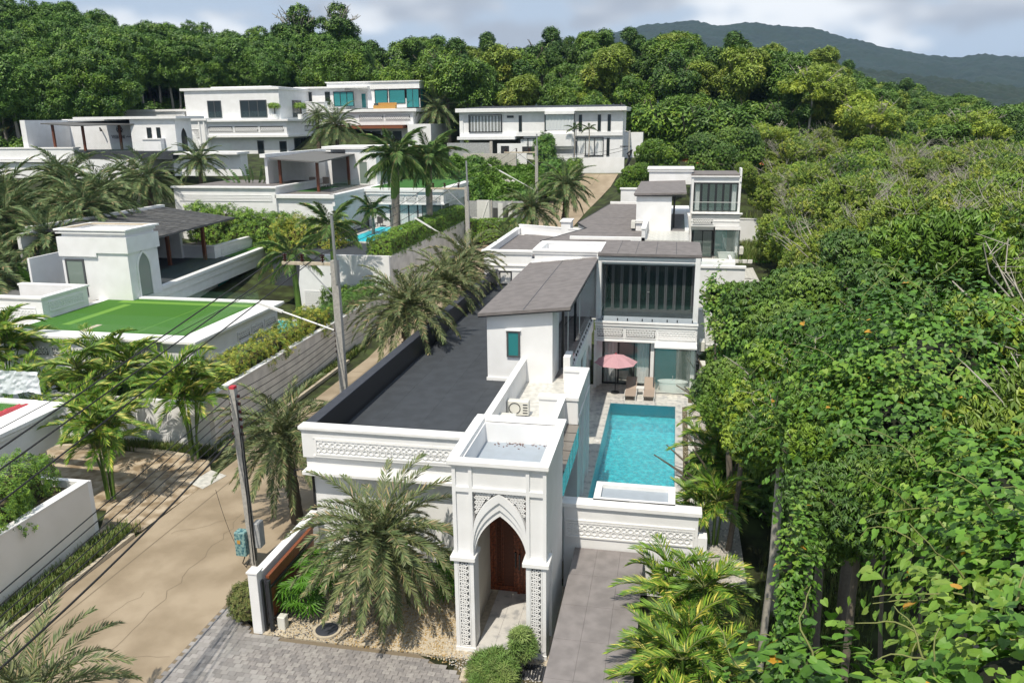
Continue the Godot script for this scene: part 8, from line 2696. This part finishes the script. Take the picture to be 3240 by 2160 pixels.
func build_forest():
	var cl := leaf_arr("clump", 0.42)
	var kinds := [
		tree("forest_tree", 0.0, trunk_far(11.0, 1), crown_mesh(51, 4.2, 3.6, 13, 2850, cl, deep, 0.36)),
		tree("forest_tree", 0.0, trunk_far(11.0, 2), crown_mesh(52, 4.0, 4.2, 14, 3040, cl, mid_green, 0.4)),
		tree("forest_tree", 0.0, trunk_far(12.0, 3), crown_mesh(53, 4.6, 3.8, 15, 3230, cl, [deep[0], mid_green[0], deep[2], mid_green[1]], 0.4)),
		tree("forest_tree", 0.0, trunk_far(11.0, 4), crown_mesh(54, 3.8, 3.9, 13, 2660, cl, olive, 0.42)),
		tree("forest_tree", 0.0, trunk_far(11.0, 5), crown_mesh(55, 4.2, 3.3, 14, 2850, cl, lime, 0.36)),
		tree("rubber_tree", 0.0, trunk_far(12.0, 6), crown_mesh(56, 4.0, 4.4, 26, 3300, leaf_arr("clump", 0.36), [Color(0.045, 0.105, 0.015), Color(0.075, 0.145, 0.018), Color(0.058, 0.12, 0.015)], 0.38), "pale_bark"),
		tree("rubber_tree", 0.0, trunk_far(12.0, 7), crown_mesh(57, 3.8, 4.8, 26, 3300, leaf_arr("clump", 0.36), [Color(0.055, 0.115, 0.018), Color(0.095, 0.165, 0.018), Color(0.042, 0.095, 0.014)], 0.38), "pale_bark")]
	# left: the plantation, in rows up the hill
	var n := 0
	for row in 10:
		for i in 34:
			var az := deg_to_rad(lerpf(-46.0, -22.0, (i + 0.5 + (row % 2) * 0.5) / 34.0)) + rng.randf_range(-0.006, 0.006)
			var d := 132.0 + row * 7.5 + rng.randf_range(-1.5, 1.5) + (10.0 if rad_to_deg(az) > -30 else 0.0)
			var x := sin(az) * d
			var z := -cos(az) * d
			if rad_to_deg(az) > -36.0 and d < 150.0: continue
			if n >= 290: break
			n += 1
			var s := rng.randf_range(0.9, 1.12)
			plant(kinds[5 + rng.randi() % 2], "dense green rubber tree in the plantation rows on the left hillside", "tree", "rubber trees on the left hillside", Vector3(x, height(x, z) + 10.2 * s, z), rng.randf() * TAU, s)
	# middle and right: mixed forest behind the villas
	var put_down := []
	var tries := 0
	while put_down.size() < 210 and tries < 9000:
		tries += 1
		var az := rng.randf_range(-25.0, 25.0)
		var d := rng.randf_range(124.0, 215.0)
		if az > 4: d = rng.randf_range(116.0, 250.0)
		var x := sin(deg_to_rad(az)) * d
		var z := -cos(deg_to_rad(az)) * d
		if z > -124 and x < -2: continue
		var sep: float = (5.2 + (d - 124.0) * 0.022) * (1.0 if az < 4 else 0.85)
		var ok := true
		for p in put_down:
			if Vector2(p.x - x, p.z - z).length() < sep: ok = false
		if not ok: continue
		var k: int = [0, 0, 1, 2, 2, 1, 3][rng.randi() % 7]
		if az > 2: k = [0, 1, 2, 3, 3, 4, 1][rng.randi() % 7]
		var s := rng.randf_range(0.8, 1.2) * (1.0 if az < 3 else clampf(1.0 - (az - 3) * 0.022, 0.72, 1.0))
		var g := height(x, z)
		var at := Vector3(x, g + 9.6 * s, z)
		put_down.append(at)
		plant(kinds[k], ["dark broad tree in the mixed forest behind the villas", "mid green tree in the mixed forest behind the villas", "large mottled tree in the mixed forest behind the villas", "olive tinged tree in the mixed forest behind the villas", "yellow green tree in the mixed forest behind the villas"][k], "tree", "forest trees behind the villas", at, rng.randf() * TAU, s)
	# the valley's far forest, lower and denser to the right
	tries = 0
	var right := []
	while right.size() < 170 and tries < 9000:
		tries += 1
		var az := rng.randf_range(0.0, 25.0)
		var d := rng.randf_range(120.0, 235.0)
		var x := sin(deg_to_rad(az)) * d
		var z := -cos(deg_to_rad(az)) * d
		var ok := true
		for p in put_down + right:
			if Vector2(p.x - x, p.z - z).length() < 4.6: ok = false
		if not ok: continue
		var s := rng.randf_range(0.72, 1.05)
		var at := Vector3(x, height(x, z) + 7.0 * s, z)
		right.append(at)
		var k: int = [0, 1, 2, 3, 1, 4][rng.randi() % 6]
		plant(kinds[k], ["dark tree in the valley forest on the right", "mid green tree in the valley forest on the right", "mottled tree in the valley forest on the right", "olive tree in the valley forest on the right", "yellow green tree in the valley forest on the right"][k], "tree", "far valley forest trees", at, rng.randf() * TAU, s)
	# leafy skirt at the foot of the forest
	var skirt := tree("edge_tree", 0.0, trunk_far(2.5, 8), crown_mesh(71, 2.9, 2.7, 9, 1900, leaf_arr("clump", 0.36), mid_green, 0.45))
	var skirt2 := tree("edge_tree", 0.0, trunk_far(2.5, 8), crown_mesh(72, 2.6, 3.0, 9, 1900, leaf_arr("clump", 0.36), [deep[0], deep[3], mid_green[0]], 0.45))
	for i in 64:
		var az := lerpf(-44.0, 22.0, (i + 0.5) / 64.0) + rng.randf_range(-0.4, 0.4)
		var d := 123.0 if az < -37 else (150.0 if az < -23 else 121.0)
		if az > -24 and az < -14: d = 145.0
		if az > -14 and az < 0: d = 124.0
		d += rng.randf_range(0, 7)
		var x := sin(deg_to_rad(az)) * d
		var z := -cos(deg_to_rad(az)) * d
		plant([skirt, skirt2][i % 2], ["low bright leafy tree at the foot of the forest", "low dark leafy tree at the foot of the forest"][i % 2], "tree", "low trees along the forest foot", Vector3(x, height(x, z) + 2.0, z), rng.randf() * TAU, rng.randf_range(0.8, 1.5))
	for i in 54:
		var az := lerpf(-47.0, -21.0, (i + 0.5) / 54.0)
		var d := 158.0 + (i % 4) * 13.0
		var x := sin(deg_to_rad(az)) * d
		var z := -cos(deg_to_rad(az)) * d
		plant([skirt, skirt2][i % 2], "shaded low tree between the plantation trunks", "tree", "low trees among the plantation rows", Vector3(x, height(x, z) + 3.0, z), rng.randf() * TAU, rng.randf_range(1.2, 1.8))
	for i in 26:
		var az := lerpf(-4.0, 9.0, (i + 0.5) / 26.0)
		var d := 121.0 + (i % 3) * 3.0
		var x := sin(deg_to_rad(az)) * d
		var z := -cos(deg_to_rad(az)) * d
		plant([skirt, skirt2][i % 2], "tall leafy tree at the forest edge right of the hilltop villa", "tree", "leafy trees right of the hilltop villa", Vector3(x, height(x, z) + 4.0, z), rng.randf() * TAU, rng.randf_range(1.3, 2.0))
	# emergent trees on the skyline
	var em := tree("emergent_tree", 0.0, trunk_far(14.0, 9), crown_mesh(61, 5.0, 3.2, 9, 900, leaf_arr("clump", 0.5), deep, 0.32), "pale_bark", "leaf", bare_branches(61, 4.0, 2.6, 9, 0.12))
	plant(em, "tall open crowned tree standing out on the skyline, left of centre", "tree", "", Vector3(-71.0, 32.0, -150), 0.4, 1.15)
	plant(em, "second open crowned tree just right of the tall skyline one", "tree", "", Vector3(-62.5, 32.6, -150), 2.2, 1.0)
	# bamboo like pale tree at the villa with the corner windows
	plant(kinds[2], "large creeper hung tree between the glassy villa and the hilltop villa", "tree", "", Vector3(-32, 20.5, -126), 0.4, 1.15)
	plant(kinds[0], "broad dark tree behind the left end of the hilltop villa", "tree", "", Vector3(-26, 20.0, -130), 1.4, 1.1)
	plant(kinds[4], "lower yellowish tree directly behind the hilltop villa's roof", "tree", "", Vector3(-15, 17.0, -127), 2.4, 0.85)
	# red earth bank between the trees
	var eb := MB.new()
	for i in 10:
		var x := 0.5 + i * 1.6
		eb.quad(Vector3(x, 8.6 + sin(i * 1.3) * 0.4, -117), Vector3(x + 1.6, 8.6 + sin((i + 1) * 1.3) * 0.4, -117), Vector3(x + 1.6, 11.4 + sin(i * 0.9) * 0.6, -120.5), Vector3(x, 11.4 + sin((i - 1) * 0.9) * 0.6, -120.5))
	solo("earth_bank", eb, "red_earth", "bare red earth bank between the trees right of the hilltop villa", "", "", "structure")

func trunk_far(h: float, sd: int) -> MB:
	var r := RandomNumberGenerator.new()
	r.seed = sd
	var m := MB.new()
	m.tube(PackedVector3Array([Vector3(r.randf_range(-0.5, 0.5), -h, 0), Vector3(r.randf_range(-0.3, 0.3), -h * 0.5, 0), Vector3(0, 0.5, 0)]), 0.28, 0.16, 5, false)
	for i in 6:
		var t := TAU * i / 6 + r.randf()
		m.tube(PackedVector3Array([Vector3(0, -2.5 + r.randf(), 0), Vector3(cos(t) * 2.6, r.randf_range(0, 2.2), sin(t) * 2.6)]), 0.11, 0.04, 4, false)
	return m
